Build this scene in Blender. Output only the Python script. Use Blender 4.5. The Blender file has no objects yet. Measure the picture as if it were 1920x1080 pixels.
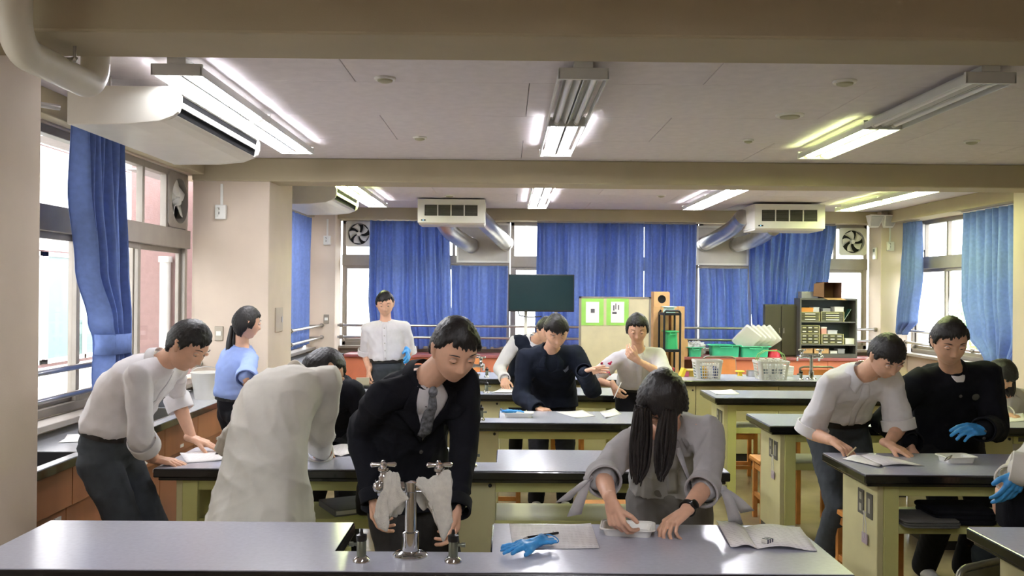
import bpy, bmesh, math, random
import numpy as np
from mathutils import Vector, Matrix

SC = bpy.context.scene
COL = SC.collection

# ------------------------------------------------------------------ camera, sky, exposure
F = 1710.0
CAM_Z = 1.634
cam_data = bpy.data.cameras.new('camera')
cam_data.sensor_width = 36.0
cam_data.lens = F / 1920 * 36.0
cam_data.clip_start = 0.05
cam_data.clip_end = 200
cam = bpy.data.objects.new('camera', cam_data)
COL.objects.link(cam)
RM = Matrix.Rotation(math.radians(-0.335), 3, 'Z') @ Matrix.Rotation(math.radians(90.168), 3, 'X') @ Matrix.Rotation(math.radians(0.5), 3, 'Z')
cam.matrix_world = Matrix.Translation((0, 0, CAM_Z)) @ RM.to_4x4()
SC.camera = cam

SKY_STRENGTH = 5.2
TUBE_STRENGTH = 48.0
world = bpy.data.worlds.new('world')
SC.world = world
world.use_nodes = True
bg = world.node_tree.nodes['Background']
bg.inputs[0].default_value = (0.90, 0.95, 1.0, 1)
bg.inputs[1].default_value = SKY_STRENGTH

SC.view_settings.view_transform = 'Standard'
SC.view_settings.look = 'None'
SC.view_settings.gamma = 1.0
SC.view_settings.use_curve_mapping = False
SC.view_settings.exposure = 0.95


R90 = math.pi / 2


def J(u, v, Y):
    """point of the room that lies at depth Y along the sight line of photo pixel (u, v)"""
    d = RM @ Vector(((u - 960) / F, -(v - 540) / F, -1))
    return Vector((0, 0, CAM_Z)) + d * (Y / d.y)


def JZ(u, v, z):
    d = RM @ Vector(((u - 960) / F, -(v - 540) / F, -1))
    return Vector((0, 0, CAM_Z)) + d * ((z - CAM_Z) / d.z)


# ------------------------------------------------------------------ materials
def lin(c):
    return tuple(((x / 255) / 12.92 if x / 255 <= 0.04045 else ((x / 255 + 0.055) / 1.055) ** 2.4) for x in c)


MATS = {}


def mat(name, rgb, rough=0.5, metal=0.0, var=0.06, scale=8.0, bump=0.0, bscale=60.0, coat=0.0, trans=0.0, spec=0.5, stretch=None, emit=0.0):
    if name in MATS:
        return MATS[name]
    m = bpy.data.materials.new(name)
    m.use_nodes = True
    nt = m.node_tree
    N, L = nt.nodes, nt.links
    p = N['Principled BSDF']
    out = N['Material Output']
    c = lin(rgb)
    p.inputs['Roughness'].default_value = rough
    p.inputs['Metallic'].default_value = metal
    p.inputs['Specular IOR Level'].default_value = spec
    p.inputs['Coat Weight'].default_value = coat
    tc = N.new('ShaderNodeTexCoord')
    src = tc.outputs['Object']
    if stretch:
        mp = N.new('ShaderNodeMapping')
        mp.inputs['Scale'].default_value = stretch
        L.new(src, mp.inputs[0])
        src = mp.outputs[0]
    if var > 0:
        nz = N.new('ShaderNodeTexNoise')
        nz.inputs['Scale'].default_value = scale
        nz.inputs['Detail'].default_value = 5
        L.new(src, nz.inputs['Vector'])
        rp = N.new('ShaderNodeValToRGB')
        rp.color_ramp.elements[0].position = 0.3
        rp.color_ramp.elements[1].position = 0.7
        rp.color_ramp.elements[0].color = tuple(max(0, x * (1 - var * 1.6)) for x in c) + (1,)
        rp.color_ramp.elements[1].color = tuple(min(1, x * (1 + var * 1.6)) for x in c) + (1,)
        L.new(nz.outputs[0], rp.inputs[0])
        L.new(rp.outputs[0], p.inputs['Base Color'])
        colout = rp.outputs[0]
    else:
        p.inputs['Base Color'].default_value = c + (1,)
        colout = None
    if bump > 0:
        nb = N.new('ShaderNodeTexNoise')
        nb.inputs['Scale'].default_value = bscale
        nb.inputs['Detail'].default_value = 4
        L.new(src, nb.inputs['Vector'])
        bp = N.new('ShaderNodeBump')
        bp.inputs['Strength'].default_value = bump
        bp.inputs['Distance'].default_value = 0.01
        L.new(nb.outputs[0], bp.inputs['Height'])
        L.new(bp.outputs[0], p.inputs['Normal'])
    if trans > 0:
        t = N.new('ShaderNodeBsdfTranslucent')
        if colout:
            L.new(colout, t.inputs[0])
        else:
            t.inputs[0].default_value = c + (1,)
        mx = N.new('ShaderNodeMixShader')
        mx.inputs[0].default_value = trans
        L.new(p.outputs[0], mx.inputs[1])
        L.new(t.outputs[0], mx.inputs[2])
        L.new(mx.outputs[0], out.inputs[0])
    if emit > 0:
        p.inputs['Emission Color'].default_value = c + (1,)
        p.inputs['Emission Strength'].default_value = emit
    MATS[name] = m
    return m


def glass_mat(name, tint=(1, 1, 1), gloss=0.08):
    m = bpy.data.materials.new(name)
    m.use_nodes = True
    N, L = m.node_tree.nodes, m.node_tree.links
    N.remove(N['Principled BSDF'])
    t = N.new('ShaderNodeBsdfTransparent')
    t.inputs[0].default_value = tint + (1,)
    g = N.new('ShaderNodeBsdfGlossy')
    g.inputs['Roughness'].default_value = 0.02
    lw = N.new('ShaderNodeLayerWeight')
    lw.inputs[0].default_value = 0.5
    pw_ = N.new('ShaderNodeMath')
    pw_.operation = 'POWER'
    pw_.inputs[1].default_value = 5.0
    L.new(lw.outputs['Facing'], pw_.inputs[0])
    fr = N.new('ShaderNodeMath')
    fr.operation = 'MULTIPLY_ADD'
    fr.inputs[1].default_value = 0.5
    fr.inputs[2].default_value = 0.03
    L.new(pw_.outputs[0], fr.inputs[0])
    mx = N.new('ShaderNodeMixShader')
    L.new(fr.outputs[0], mx.inputs[0])
    L.new(t.outputs[0], mx.inputs[1])
    L.new(g.outputs[0], mx.inputs[2])
    L.new(mx.outputs[0], N['Material Output'].inputs[0])
    return m


def paper_mat(name, base=(244, 241, 240), ink=(150, 140, 140), rows=46.0, dens=0.5):
    """white sheet with faint rows of print"""
    m = bpy.data.materials.new(name)
    m.use_nodes = True
    N, L = m.node_tree.nodes, m.node_tree.links
    p = N['Principled BSDF']
    p.inputs['Roughness'].default_value = 0.75
    tc = N.new('ShaderNodeTexCoord')
    br = N.new('ShaderNodeTexNoise')
    mp = N.new('ShaderNodeMapping')
    mp.inputs['Scale'].default_value = (90, 8, 1)
    L.new(tc.outputs['Object'], mp.inputs[0])
    L.new(mp.outputs[0], br.inputs['Vector'])
    br.inputs['Scale'].default_value = 1.0
    wv = N.new('ShaderNodeTexWave')
    wv.bands_direction = 'Y'
    wv.inputs['Scale'].default_value = rows / 3.0
    L.new(tc.outputs['Object'], wv.inputs['Vector'])
    mul = N.new('ShaderNodeMath')
    mul.operation = 'MULTIPLY'
    L.new(br.outputs[0], mul.inputs[0])
    L.new(wv.outputs[0], mul.inputs[1])
    rp = N.new('ShaderNodeValToRGB')
    rp.color_ramp.elements[0].position = 0.36
    rp.color_ramp.elements[1].position = 0.48
    rp.color_ramp.elements[0].color = lin(base) + (1,)
    b, i = lin(base), lin(ink)
    rp.color_ramp.elements[1].color = tuple(b[k] * (1 - dens) + i[k] * dens for k in range(3)) + (1,)
    L.new(mul.outputs[0], rp.inputs[0])
    L.new(rp.outputs[0], p.inputs['Base Color'])
    return m


WALL = mat('wall_paint', (208, 192, 174), 0.75, var=0.03, scale=3, bump=0.08, bscale=220)
BEAM = mat('beam_paint', (178, 166, 138), 0.75, var=0.03, scale=3, bump=0.06, bscale=200)
CEIL = mat('ceiling_board', (216, 208, 210), 0.85, var=0.03, scale=14, bump=0.15, bscale=120)
FLOORM = mat('vinyl_floor', (150, 136, 108), 0.16, var=0.10, scale=4, bump=0.02, bscale=40, spec=0.55)
LAM = mat('grey_laminate', (187, 189, 202), 0.22, var=0.025, scale=60, spec=0.5)
EDGE = mat('black_edge', (20, 20, 22), 0.22, var=0.05, coat=0.4)
CREAM = mat('cream_steel', (206, 206, 134), 0.45, var=0.03, scale=5)
BEIGE = mat('beige_panel', (206, 200, 152), 0.5, var=0.04, scale=5)
DARKKICK = mat('dark_kick', (35, 33, 34), 0.5)
ORANGEWOOD = mat('brown_wood_panel', (152, 100, 64), 0.42, var=0.12, scale=6, stretch=(1, 1, 0.15))
STOOLWOOD = mat('stool_wood', (196, 132, 66), 0.45, var=0.15, scale=9, stretch=(1, 0.2, 1))
CHROME = mat('chrome', (205, 205, 205), 0.09, metal=1.0, var=0)
STEEL = mat('stainless', (190, 188, 184), 0.28, metal=1.0, var=0.05)
GREYMETAL = mat('cock_grey', (120, 126, 112), 0.3, metal=0.8, var=0.04)
BLACKPL = mat('black_plastic', (18, 18, 18), 0.35, var=0.04)
WHITEPL = mat('white_plastic', (226, 224, 216), 0.35, var=0.02)
ACWHITE = mat('ac_white', (222, 219, 208), 0.38, var=0.02)
LIGHTMETAL = mat('fixture_white', (205, 205, 200), 0.35, var=0.02)
ALU = mat('window_aluminium', (150, 142, 132), 0.42, metal=0.35, var=0.04)
CURT = mat('blue_curtain', (122, 146, 204), 0.85, var=0.06, scale=30, bump=0.12, bscale=500, trans=0.3)
DUCT = mat('duct_foil', (205, 204, 200), 0.36, metal=1.0, var=0.06)
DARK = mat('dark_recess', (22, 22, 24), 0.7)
SKIN = mat('skin', (226, 178, 148), 0.5, var=0.05, scale=20)
HAIR = mat('black_hair', (26, 22, 21), 0.42, var=0.3, scale=40, bump=0.3, bscale=300, stretch=(1, 1, 0.1))
WSHIRT = mat('white_shirt', (238, 236, 238), 0.85, var=0.03, scale=18, bump=0.12, bscale=420, trans=0.12)
LABCOAT = mat('lab_coat', (232, 228, 218), 0.85, var=0.04, scale=10, bump=0.12, bscale=380, trans=0.12)
BLUESHIRT = mat('blue_shirt', (150, 172, 226), 0.85, var=0.03, scale=18, bump=0.12, bscale=420)
GREYSHIRT = mat('grey_shirt', (176, 174, 174), 0.85, var=0.05, scale=18, bump=0.12, bscale=420)
BLACKWOOL = mat('black_wool', (23, 24, 30), 0.9, var=0.12, scale=18, bump=0.12, bscale=380, spec=0.2)
NAVY = mat('navy_blazer', (27, 33, 47), 0.85, var=0.12, scale=18, bump=0.12, bscale=380, spec=0.2)
CHARCOAL = mat('charcoal_trousers', (66, 71, 76), 0.85, var=0.1, scale=20, bump=0.12, bscale=380, spec=0.2)
BLACKTR = mat('black_trousers', (28, 28, 32), 0.85, var=0.1, scale=20, bump=0.1, bscale=380, spec=0.2)
NITRILE = mat('blue_nitrile', (62, 150, 216), 0.4, var=0.06, scale=30, bump=0.1, bscale=120)
TOWEL = mat('white_towel', (222, 219, 208), 0.95, var=0.05, scale=60, bump=0.6, bscale=500)
PAPER = paper_mat('printed_paper', dens=0.28)
PAPERW = mat('blank_paper', (244, 243, 240), 0.75, var=0.02)
GREENPL = mat('green_plastic', (70, 190, 150), 0.4, var=0.05)
CARD = mat('cardboard', (196, 156, 106), 0.8, var=0.06, scale=12)
GLASS = glass_mat('window_glass')
YELLOWPL = mat('yellow_plastic', (232, 200, 50), 0.4)
REDPL = mat('red_plastic', (190, 40, 60), 0.35)
SHOEW = mat('white_shoe', (214, 212, 206), 0.5)


# ------------------------------------------------------------------ mesh helpers
class G:
    """collects shapes for one mesh"""

    def __init__(self):
        self.v, self.f, self.mi = [], [], []
        self.n = 0

    def add(self, verts, faces, mi=0):
        self.v.extend([tuple(map(float, p)) for p in verts])
        o = self.n
        self.f.extend([tuple(i + o for i in f) for f in faces])
        self.mi.extend([mi] * len(faces))
        self.n += len(verts)
        return self

    def box(self, x0, x1, y0, y1, z0, z1, mi=0):
        v = [(x0, y0, z0), (x1, y0, z0), (x1, y1, z0), (x0, y1, z0), (x0, y0, z1), (x1, y0, z1), (x1, y1, z1), (x0, y1, z1)]
        f = [(0, 3, 2, 1), (4, 5, 6, 7), (0, 1, 5, 4), (1, 2, 6, 5), (2, 3, 7, 6), (3, 0, 4, 7)]
        return self.add(v, f, mi)

    def prism(self, poly, axis, a, b, mi=0):
        """extrude a 2D polygon along axis from a to b; poly coords are the other two axes in xyz order"""
        def P(p, t):
            if axis == 'z':
                return (p[0], p[1], t)
            if axis == 'y':
                return (p[0], t, p[1])
            return (t, p[0], p[1])
        n = len(poly)
        v = [P(p, a) for p in poly] + [P(p, b) for p in poly]
        f = [tuple(range(n - 1, -1, -1)), tuple(range(n, 2 * n))]
        f += [(i, (i + 1) % n, n + (i + 1) % n, n + i) for i in range(n)]
        return self.add(v, f, mi)

    def tube(self, pts, rad, n=12, caps=True, mi=0, flat=None):
        """swept tube; rad scalar or list; flat=(vec, k): squash along vec by k"""
        pts = [Vector(p) for p in pts]
        m = len(pts)
        if not hasattr(rad, '__len__'):
            rad = [rad] * m
        ref = None
        V = []
        for i, p in enumerate(pts):
            t = (pts[min(i + 1, m - 1)] - pts[max(i - 1, 0)])
            t = t.normalized() if t.length > 1e-9 else Vector((0, 0, 1))
            if ref is None:
                ref = Vector((0, 0, 1)) if abs(t.z) < 0.9 else Vector((1, 0, 0))
            a = (ref - t * ref.dot(t))
            a = a.normalized() if a.length > 1e-6 else t.orthogonal().normalized()
            ref = a
            b = t.cross(a)
            for k in range(n):
                th = 2 * math.pi * k / n
                off = (a * math.cos(th) + b * math.sin(th)) * rad[i]
                if flat:
                    fv = Vector(flat[0]).normalized()
                    off = off - fv * off.dot(fv) * (1 - flat[1])
                V.append(p + off)
        Fc = []
        for i in range(m - 1):
            for k in range(n):
                k2 = (k + 1) % n
                Fc.append((i * n + k, i * n + k2, (i + 1) * n + k2, (i + 1) * n + k))
        if caps:
            Fc.append(tuple(range(n - 1, -1, -1)))
            Fc.append(tuple((m - 1) * n + k for k in range(n)))
        return self.add(V, Fc, mi)

    def lathe(self, prof, c, n=24, axis=(0, 0, 1), mi=0):
        """prof: list of (r, h) along axis from c"""
        ax = Vector(axis).normalized()
        a = ax.orthogonal().normalized()
        b = ax.cross(a)
        c = Vector(c)
        V = []
        for r, h in prof:
            for k in range(n):
                th = 2 * math.pi * k / n
                V.append(c + ax * h + (a * math.cos(th) + b * math.sin(th)) * max(r, 1e-5))
        Fc = []
        for i in range(len(prof) - 1):
            for k in range(n):
                k2 = (k + 1) % n
                Fc.append((i * n + k, i * n + k2, (i + 1) * n + k2, (i + 1) * n + k))
        if prof[0][0] > 1e-4:
            Fc.append(tuple(range(n - 1, -1, -1)))
        if prof[-1][0] > 1e-4:
            Fc.append(tuple((len(prof) - 1) * n + k for k in range(n)))
        return self.add(V, Fc, mi)

    def ball(self, c, r, sub=2, sc=(1, 1, 1), mi=0):
        vv, ff = ico(sub)
        c = Vector(c)
        return self.add([(c.x + p[0] * r * sc[0], c.y + p[1] * r * sc[1], c.z + p[2] * r * sc[2]) for p in vv], ff, mi)

    def build(self, name, m, parent=None, bevel=0.0, smooth=False, seg=2, solid=0.0):
        me = bpy.data.meshes.new(name)
        me.from_pydata(self.v, [], self.f)
        ms = m if isinstance(m, (list, tuple)) else [m]
        for x in ms:
            me.materials.append(x)
        if len(ms) > 1:
            me.polygons.foreach_set('material_index', self.mi)
        bm = bmesh.new()
        bm.from_mesh(me)
        bmesh.ops.recalc_face_normals(bm, faces=bm.faces)
        if bevel > 0:
            es = [e for e in bm.edges if len(e.link_faces) == 2 and e.calc_face_angle(0) > 0.6]
            bmesh.ops.bevel(bm, geom=es, offset=bevel, segments=seg, affect='EDGES', profile=0.5, clamp_overlap=True)
        bm.to_mesh(me)
        bm.free()
        if smooth:
            me.polygons.foreach_set('use_smooth', [True] * len(me.polygons))
            me.set_sharp_from_angle(angle=0.75)
        o = bpy.data.objects.new(name, me)
        COL.objects.link(o)
        if parent is not None:
            o.parent = parent
        if solid > 0:
            s = o.modifiers.new('thick', 'SOLIDIFY')
            s.thickness = solid
            s.offset = 0
        return o


_ICO = {}


def ico(sub):
    if sub not in _ICO:
        bm = bmesh.new()
        bmesh.ops.create_icosphere(bm, subdivisions=sub, radius=1.0)
        _ICO[sub] = ([tuple(v.co) for v in bm.verts], [tuple(v.index for v in f.verts) for f in bm.faces])
        bm.free()
    return _ICO[sub]


def tag(o, label, cat, group=None):
    o['label'] = label
    o['category'] = cat
    if group:
        o['group'] = group
    return o


def struct(o):
    o['kind'] = 'structure'
    return o


def thing(name, label, cat, loc=(0, 0, 0), rot=0.0, group=None):
    o = bpy.data.objects.new(name, None)
    o.empty_display_size = 0.05
    COL.objects.link(o)
    o.location = loc
    o.rotation_euler = (0, 0, rot)
    return tag(o, label, cat, group)


def dup(root, loc, rot, label, group=None):
    r = root.copy()
    COL.objects.link(r)
    r.location = loc
    r.rotation_euler = (0, 0, rot)
    r['label'] = label
    if group:
        r['group'] = group
    for ch in root.children:
        c = ch.copy()
        COL.objects.link(c)
        c.parent = r
        for g in ch.children:
            d = g.copy()
            COL.objects.link(d)
            d.parent = c
    return r


def box_obj(name, b, m, parent=None, bevel=0.0):
    return G().box(*b).build(name, m, parent, bevel)


def rrect(cx, cy, hx, hy, r, n=5):
    out = []
    for sx, sy, a0 in ((1, 1, 0), (-1, 1, 90), (-1, -1, 180), (1, -1, 270)):
        for k in range(n + 1):
            a = math.radians(a0 + 90 * k / n)
            out.append((cx + sx * (hx - r) + r * math.cos(a), cy + sy * (hy - r) + r * math.sin(a)))
    return out


def loft(g, rings, cap0=True, cap1=True, mi=0):
    n = len(rings[0])
    V = [p for r in rings for p in r]
    Fc = []
    for i in range(len(rings) - 1):
        for k in range(n):
            k2 = (k + 1) % n
            Fc.append((i * n + k, i * n + k2, (i + 1) * n + k2, (i + 1) * n + k))
    if cap0:
        Fc.append(tuple(range(n - 1, -1, -1)))
    if cap1:
        Fc.append(tuple((len(rings) - 1) * n + k for k in range(n)))
    g.add(V, Fc, mi)
    return g


def tray_mesh(g, w, d, h, t=0.004, lip=0.006, r=0.02, taper=0.012, mi=0):
    """open rounded tray / basin standing on z=0"""
    def ring(hx, hy, z):
        return [(x, y, z) for x, y in rrect(0, 0, hx, hy, r)]
    a, b = w / 2, d / 2
    rings = [ring(a - taper, b - taper, 0), ring(a - lip, b - lip, h - 0.004), ring(a, b, h - 0.003), ring(a, b, h), ring(a - lip, b - lip, h),
             ring(a - lip - t, b - lip - t, h - 0.004), ring(a - taper - t, b - taper - t, t)]
    return loft(g, rings, mi=mi)
# ------------------------------------------------------------------ room shell
XL, XR, YB, YF, ZC = -2.62, 5.27, -1.6, 12.35, 2.72
XPL, XPR = -1.98, 4.68           # faces of the pillars
ZS, ZT = 0.88, 2.565             # window sill and head
fl = struct(box_obj('floor', (XL - 0.2, XR + 0.2, YB - 0.2, YF + 0.2, -0.12, 0.0), FLOORM))
ce = struct(box_obj('ceiling', (XL - 0.2, XR + 0.2, YB - 0.2, YF + 0.2, ZC + 0.012, ZC + 0.15), DARK))
# ceiling boards, staggered joints
pw, pl = 1.82, 0.91
bd = G().box(-pw / 2 + 0.002, pw / 2 - 0.002, -pl / 2 + 0.002, pl / 2 - 0.002, 0, 0.012)
first = bd.build('ceiling_board', CEIL, ce, bevel=0.0015, seg=1)
first.location = (-50, 0, 0)
ny = int((YF - YB) / pl) + 1
cnt = 0
for j in range(ny):
    y = YB + pl * (j + 0.5)
    if y - pl / 2 > YF:
        continue
    off = (j % 2) * pw / 2
    for i in range(-1, 6):
        x = XL + off + pw * (i + 0.5)
        if x + pw / 2 <= XL or x - pw / 2 >= XR:
            continue
        o = first if cnt == 0 else first.copy()
        if cnt:
            COL.objects.link(o)
            o.parent = ce
        o.location = (x, y, ZC)
        cnt += 1

g = G()
g.box(XL - 0.15, XL, YB, 1.9, 0, ZC)
g.box(XL - 0.15, XL, 3.05, 3.9, ZS, ZT)
g.box(XL - 0.15, XL, 1.9, YF, 0, ZS)
g.box(XL - 0.15, XL, 1.9, YF, ZT, ZC)
struct(g.build('wall_left', WALL))
g = G()
g.box(XR, XR + 0.15, YB, 8.4, 0, ZC)
g.box(XR, XR + 0.15, 8.4, YF, 0, ZS)
g.box(XR, XR + 0.15, 8.4, YF, ZT, ZC)
struct(g.build('wall_right', WALL))
g = G()
g.box(XL, XR, YF, YF + 0.15, 0, ZS)
g.box(XL, XR, YF, YF + 0.15, ZT, ZC)
struct(g.build('wall_far', WALL))
struct(G().box(XL - 0.15, XR + 0.15, YB - 0.15, YB, 0, ZC).build('wall_rear', WALL))


def pillar(x0, x1, y0, y1):
    return struct(G().box(x0, x1, y0, y1, 0, ZC).build('pillar', WALL, bevel=0.008))


pillar(XL, XPL, 3.08, 3.88)
plm = pillar(XL, XPL, 7.6, 8.41)
pillar(XL, -2.245, 11.94, YF)
pillar(XPR, XR, 3.08, 3.88)
pillar(XPR, XR, 7.6, 8.41)
pillar(4.91, XR, 11.94, YF)
# beams across the room and lintels along the walls
for y0, y1, zb in ((3.17, 3.52, 2.52), (7.58, 7.92, 2.525)):
    struct(G().box(XL, XR, y0, y1, zb, ZC).build('beam', BEAM, bevel=0.01))
struct(G().box(-2.245, 4.91, 12.07, YF, 2.565, ZC).build('beam', BEAM, bevel=0.006))
struct(G().box(XL, XL + 0.1, 3.88, 7.6, 2.575, ZC).build('beam', BEAM, bevel=0.006))
struct(G().box(XL, XL + 0.1, 8.41, 11.94, 2.575, ZC).build('beam', BEAM, bevel=0.006))
struct(G().box(XR - 0.28, XR, 8.41, 11.94, 2.565, ZC).build('beam', BEAM, bevel=0.006))


# ------------------------------------------------------------------ windows
def window(name, P, a0, a1, bars, sashes, panes, depth=0.07):
    """P(a, z, d): point on the wall plane, d outwards; bars: (a0,a1,z0,z1,d0,d1)"""
    def rect(r):
        q = G()
        c = [P(r[0], r[2], r[4]), P(r[1], r[2], r[4]), P(r[1], r[3], r[4]), P(r[0], r[3], r[4]),
             P(r[0], r[2], r[5]), P(r[1], r[2], r[5]), P(r[1], r[3], r[5]), P(r[0], r[3], r[5])]
        q.add(c, [(0, 3, 2, 1), (4, 5, 6, 7), (0, 1, 5, 4), (1, 2, 6, 5), (2, 3, 7, 6), (3, 0, 4, 7)])
        return q
    fr = G()
    for r in ((a0, a1, ZS, ZS + 0.05, 0, depth), (a0, a1, ZT - 0.05, ZT, 0, depth), (a0, a0 + 0.05, ZS, ZT, 0, depth), (a1 - 0.05, a1, ZS, ZT, 0, depth)):
        q = rect(r)
        fr.add(q.v, q.f)
    w = struct(fr.build(name, ALU, bevel=0.004))
    for r in bars:
        rect(r).build('transom' if r[1] - r[0] > r[3] - r[2] else 'mullion', ALU, w, bevel=0.004)
    for (s0, s1, z0, z1, d) in sashes:
        q = G()
        t = 0.045
        for r in ((s0, s0 + t, z0, z1, d, d + 0.03), (s1 - t, s1, z0, z1, d, d + 0.03), (s0 + t, s1 - t, z0, z0 + t, d, d + 0.03), (s0 + t, s1 - t, z1 - t, z1, d, d + 0.03)):
            k = rect(r)
            q.add(k.v, k.f)
        so = q.build('sash', ALU, w, bevel=0.003)
        rect((s0 + t - 0.004, s1 - t + 0.004, z0 + t - 0.004, z1 - t + 0.004, d + 0.012, d + 0.017)).build('pane', GLASS, so)
    for r in panes:
        rect((r[0], r[1], r[2], r[3], 0.03, 0.035)).build('pane', GLASS, w)
    return w


PL = lambda a, z, d: (XL - 0.03 - d, a, z)
PR = lambda a, z, d: (XR + 0.03 + d, a, z)
PF = lambda a, z, d: (a, YF + 0.03 + d, z)


def two_tier(name, P, a0, a1, ups, lows, upper_skip=()):
    zt0, zt1 = 1.955, 2.105
    bars = [(a0, a1, zt0, zt1, -0.025, 0.06)]
    for u in ups:
        bars.append((u - 0.02, u + 0.02, zt1, ZT - 0.04, 0.0, 0.05))
    sash = []
    for i in range(len(lows) - 1):
        sash.append((lows[i] - 0.03, lows[i + 1] + 0.03, ZS + 0.045, zt0 + 0.005, 0.005 + 0.032 * (i % 2)))
    edges = [a0 + 0.045] + list(ups) + [a1 - 0.045]
    panes = []
    for i in range(len(edges) - 1):
        if i not in upper_skip:
            panes.append((edges[i], edges[i + 1], zt1 - 0.004, ZT - 0.045))
    return window(name, P, a0, a1, bars, sash, panes)


two_tier('window_1', PL, 3.9, 7.58, (4.85, 5.72, 6.66, 7.12), (3.96, 4.82, 5.68, 6.6, 7.5), upper_skip=(4,))
two_tier('window_2', PL, 8.43, 11.92, (9.3, 10.15, 11.0), (8.49, 9.3, 10.15, 11.0, 11.86))
two_tier('window_3', PF, -2.23, 0.04, (-1.83, -0.72), (-2.18, -1.83, -0.72, -0.02), upper_skip=(0,))
two_tier('window_4', PF, 0.05, 2.6, (0.75, 1.6, 2.5), (0.11, 0.95, 1.75, 2.54))
two_tier('window_5', PF, 2.62, 4.9, (3.3, 4.46), (2.68, 3.3, 4.0, 4.84), upper_skip=(2,))
two_tier('window_6', PR, 8.43, 11.92, (9.2, 10.1, 10.95, 11.55), (8.49, 9.3, 10.15, 11.0, 11.86), upper_skip=(4,))
two_tier('added_window_7', PL, 1.9, 3.05, (2.48,), (1.96, 2.48, 2.99))  # window added out of view so daylight reaches the near table
# sills
struct(G().box(XL - 0.02, XL + 0.13, 3.88, 7.6, ZS - 0.035, ZS).build('trim_1', ALU, bevel=0.004))
struct(G().box(XL - 0.02, XL + 0.13, 8.41, 11.94, ZS - 0.035, ZS).build('trim_2', ALU, bevel=0.004))
struct(G().box(-2.245, 4.91, YF - 0.13, YF + 0.02, ZS - 0.035, ZS).build('trim_3', ALU, bevel=0.004))
struct(G().box(XR - 0.13, XR + 0.02, 8.41, 11.94, ZS - 0.035, ZS).build('trim_4', ALU, bevel=0.004))


# two horizontal guard rails in front of each window
def rails(label, a, b, reach=0.075, cat='rail', group=None):
    a, b = Vector(a), Vector(b)
    t = thing('guard_rail', label, cat, a, 0)
    d = b - a
    inward = Vector((0, 0, 1)).cross(d).normalized()
    for z in (1.005, 1.16):
        G().tube([Vector((0, 0, z)), Vector((d.x, d.y, z))], 0.017, 12).build('bar', STEEL, t, smooth=True)
    for k in (0.004, 0.5, 0.996):
        for z in (1.005, 1.16):
            q = G()
            q.lathe([(0.028, 0), (0.028, 0.05)], (d.x * k, d.y * k, z), 10, axis=d)
            q.tube([Vector((d.x * k, d.y * k, z)), Vector((d.x * k, d.y * k, z)) + inward * reach], 0.01, 8)
            q.build('bracket', ALU, t)
    return t


rails('pair of steel guard rails across the tall window beside the man in the rolled-sleeve shirt', (XL + 0.075, 3.9, 0), (XL + 0.075, 7.58, 0), 0.06)
rails('pair of steel guard rails in front of the drawn side curtain beyond the pillar', (XL + 0.21, 8.45, 0), (XL + 0.21, 11.92, 0), 0.2)
rails('pair of steel guard rails running along the far wall windows', (-2.23, YF - 0.285, 0), (4.9, YF - 0.285, 0), 0.27)
rails('pair of steel guard rails below the windows of the right wall', (XR - 0.05, 11.92, 0), (XR - 0.05, 8.45, 0), 0.045)

# ------------------------------------------------------------------ outdoors
EXTW = mat('white_cladding', (236, 230, 228), 0.7, var=0.02)
EXTP = mat('pink_render', (146, 116, 112), 0.85, var=0.05, scale=20, bump=0.3, bscale=60)
FROST = mat('frosted_teal_glass', (88, 118, 112), 0.35, var=0.04, scale=2)
grd = struct(G().box(-30, 40, -20, 60, -0.6, -0.5).build('ground', mat('schoolyard', (158, 154, 142), 0.9, var=0.15, scale=1.5)))
nb = thing('neighbouring_building', 'pale clad school wing with frosted teal panes seen through the tall window', 'building', (-6.2, 9, -0.5))
q = G().box(-1.5, 0, -8, 20, 0, 9)
q.build('wall', EXTP, nb)
for y in np.arange(-7.0, 19, 1.2):
    for z0, z1 in ((2.62, 4.0), (4.02, 5.4), (5.42, 6.8), (0.05, 1.05)):
        G().box(0.0, 0.03, y + 0.01, y + 1.19, z0, z1).build('panel', EXTW, nb, bevel=0.004)
for y in np.arange(-6.4, 18, 2.4):
    f_ = G().box(0.0, 0.06, y, y + 2.3, 1.1, 1.16).box(0, 0.06, y, y + 2.3, 2.54, 2.6).box(0, 0.06, y, y + 0.06, 1.1, 2.6).box(0, 0.06, y + 2.24, y + 2.3, 1.1, 2.6).box(0, 0.06, y + 1.12, y + 1.18, 1.1, 2.6).build('window', EXTW, nb)
    G().box(0.01, 0.025, y + 0.06, y + 1.12, 1.16, 2.54).build('pane', FROST, f_)
    G().box(0.01, 0.025, y + 1.18, y + 2.24, 1.16, 2.54).build('pane', FROST, f_)
fin = struct(G().box(-3.95, -2.8, 9.6, 10.2, -0.5, 6).build('exterior_wall', EXTP))
dp = thing('downpipe', 'white rain downpipe on the pink outer wall beyond the window', 'pipe', (-3.56, 9.53, 0))
G().tube([(0, 0, -0.5), (0, 0, 1.93)], 0.055, 16).build('pipe', WHITEPL, dp, smooth=True)
G().lathe([(0.07, 0), (0.07, 0.06)], (0, 0, 1.9), 16).build('collar', WHITEPL, dp)
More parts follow.
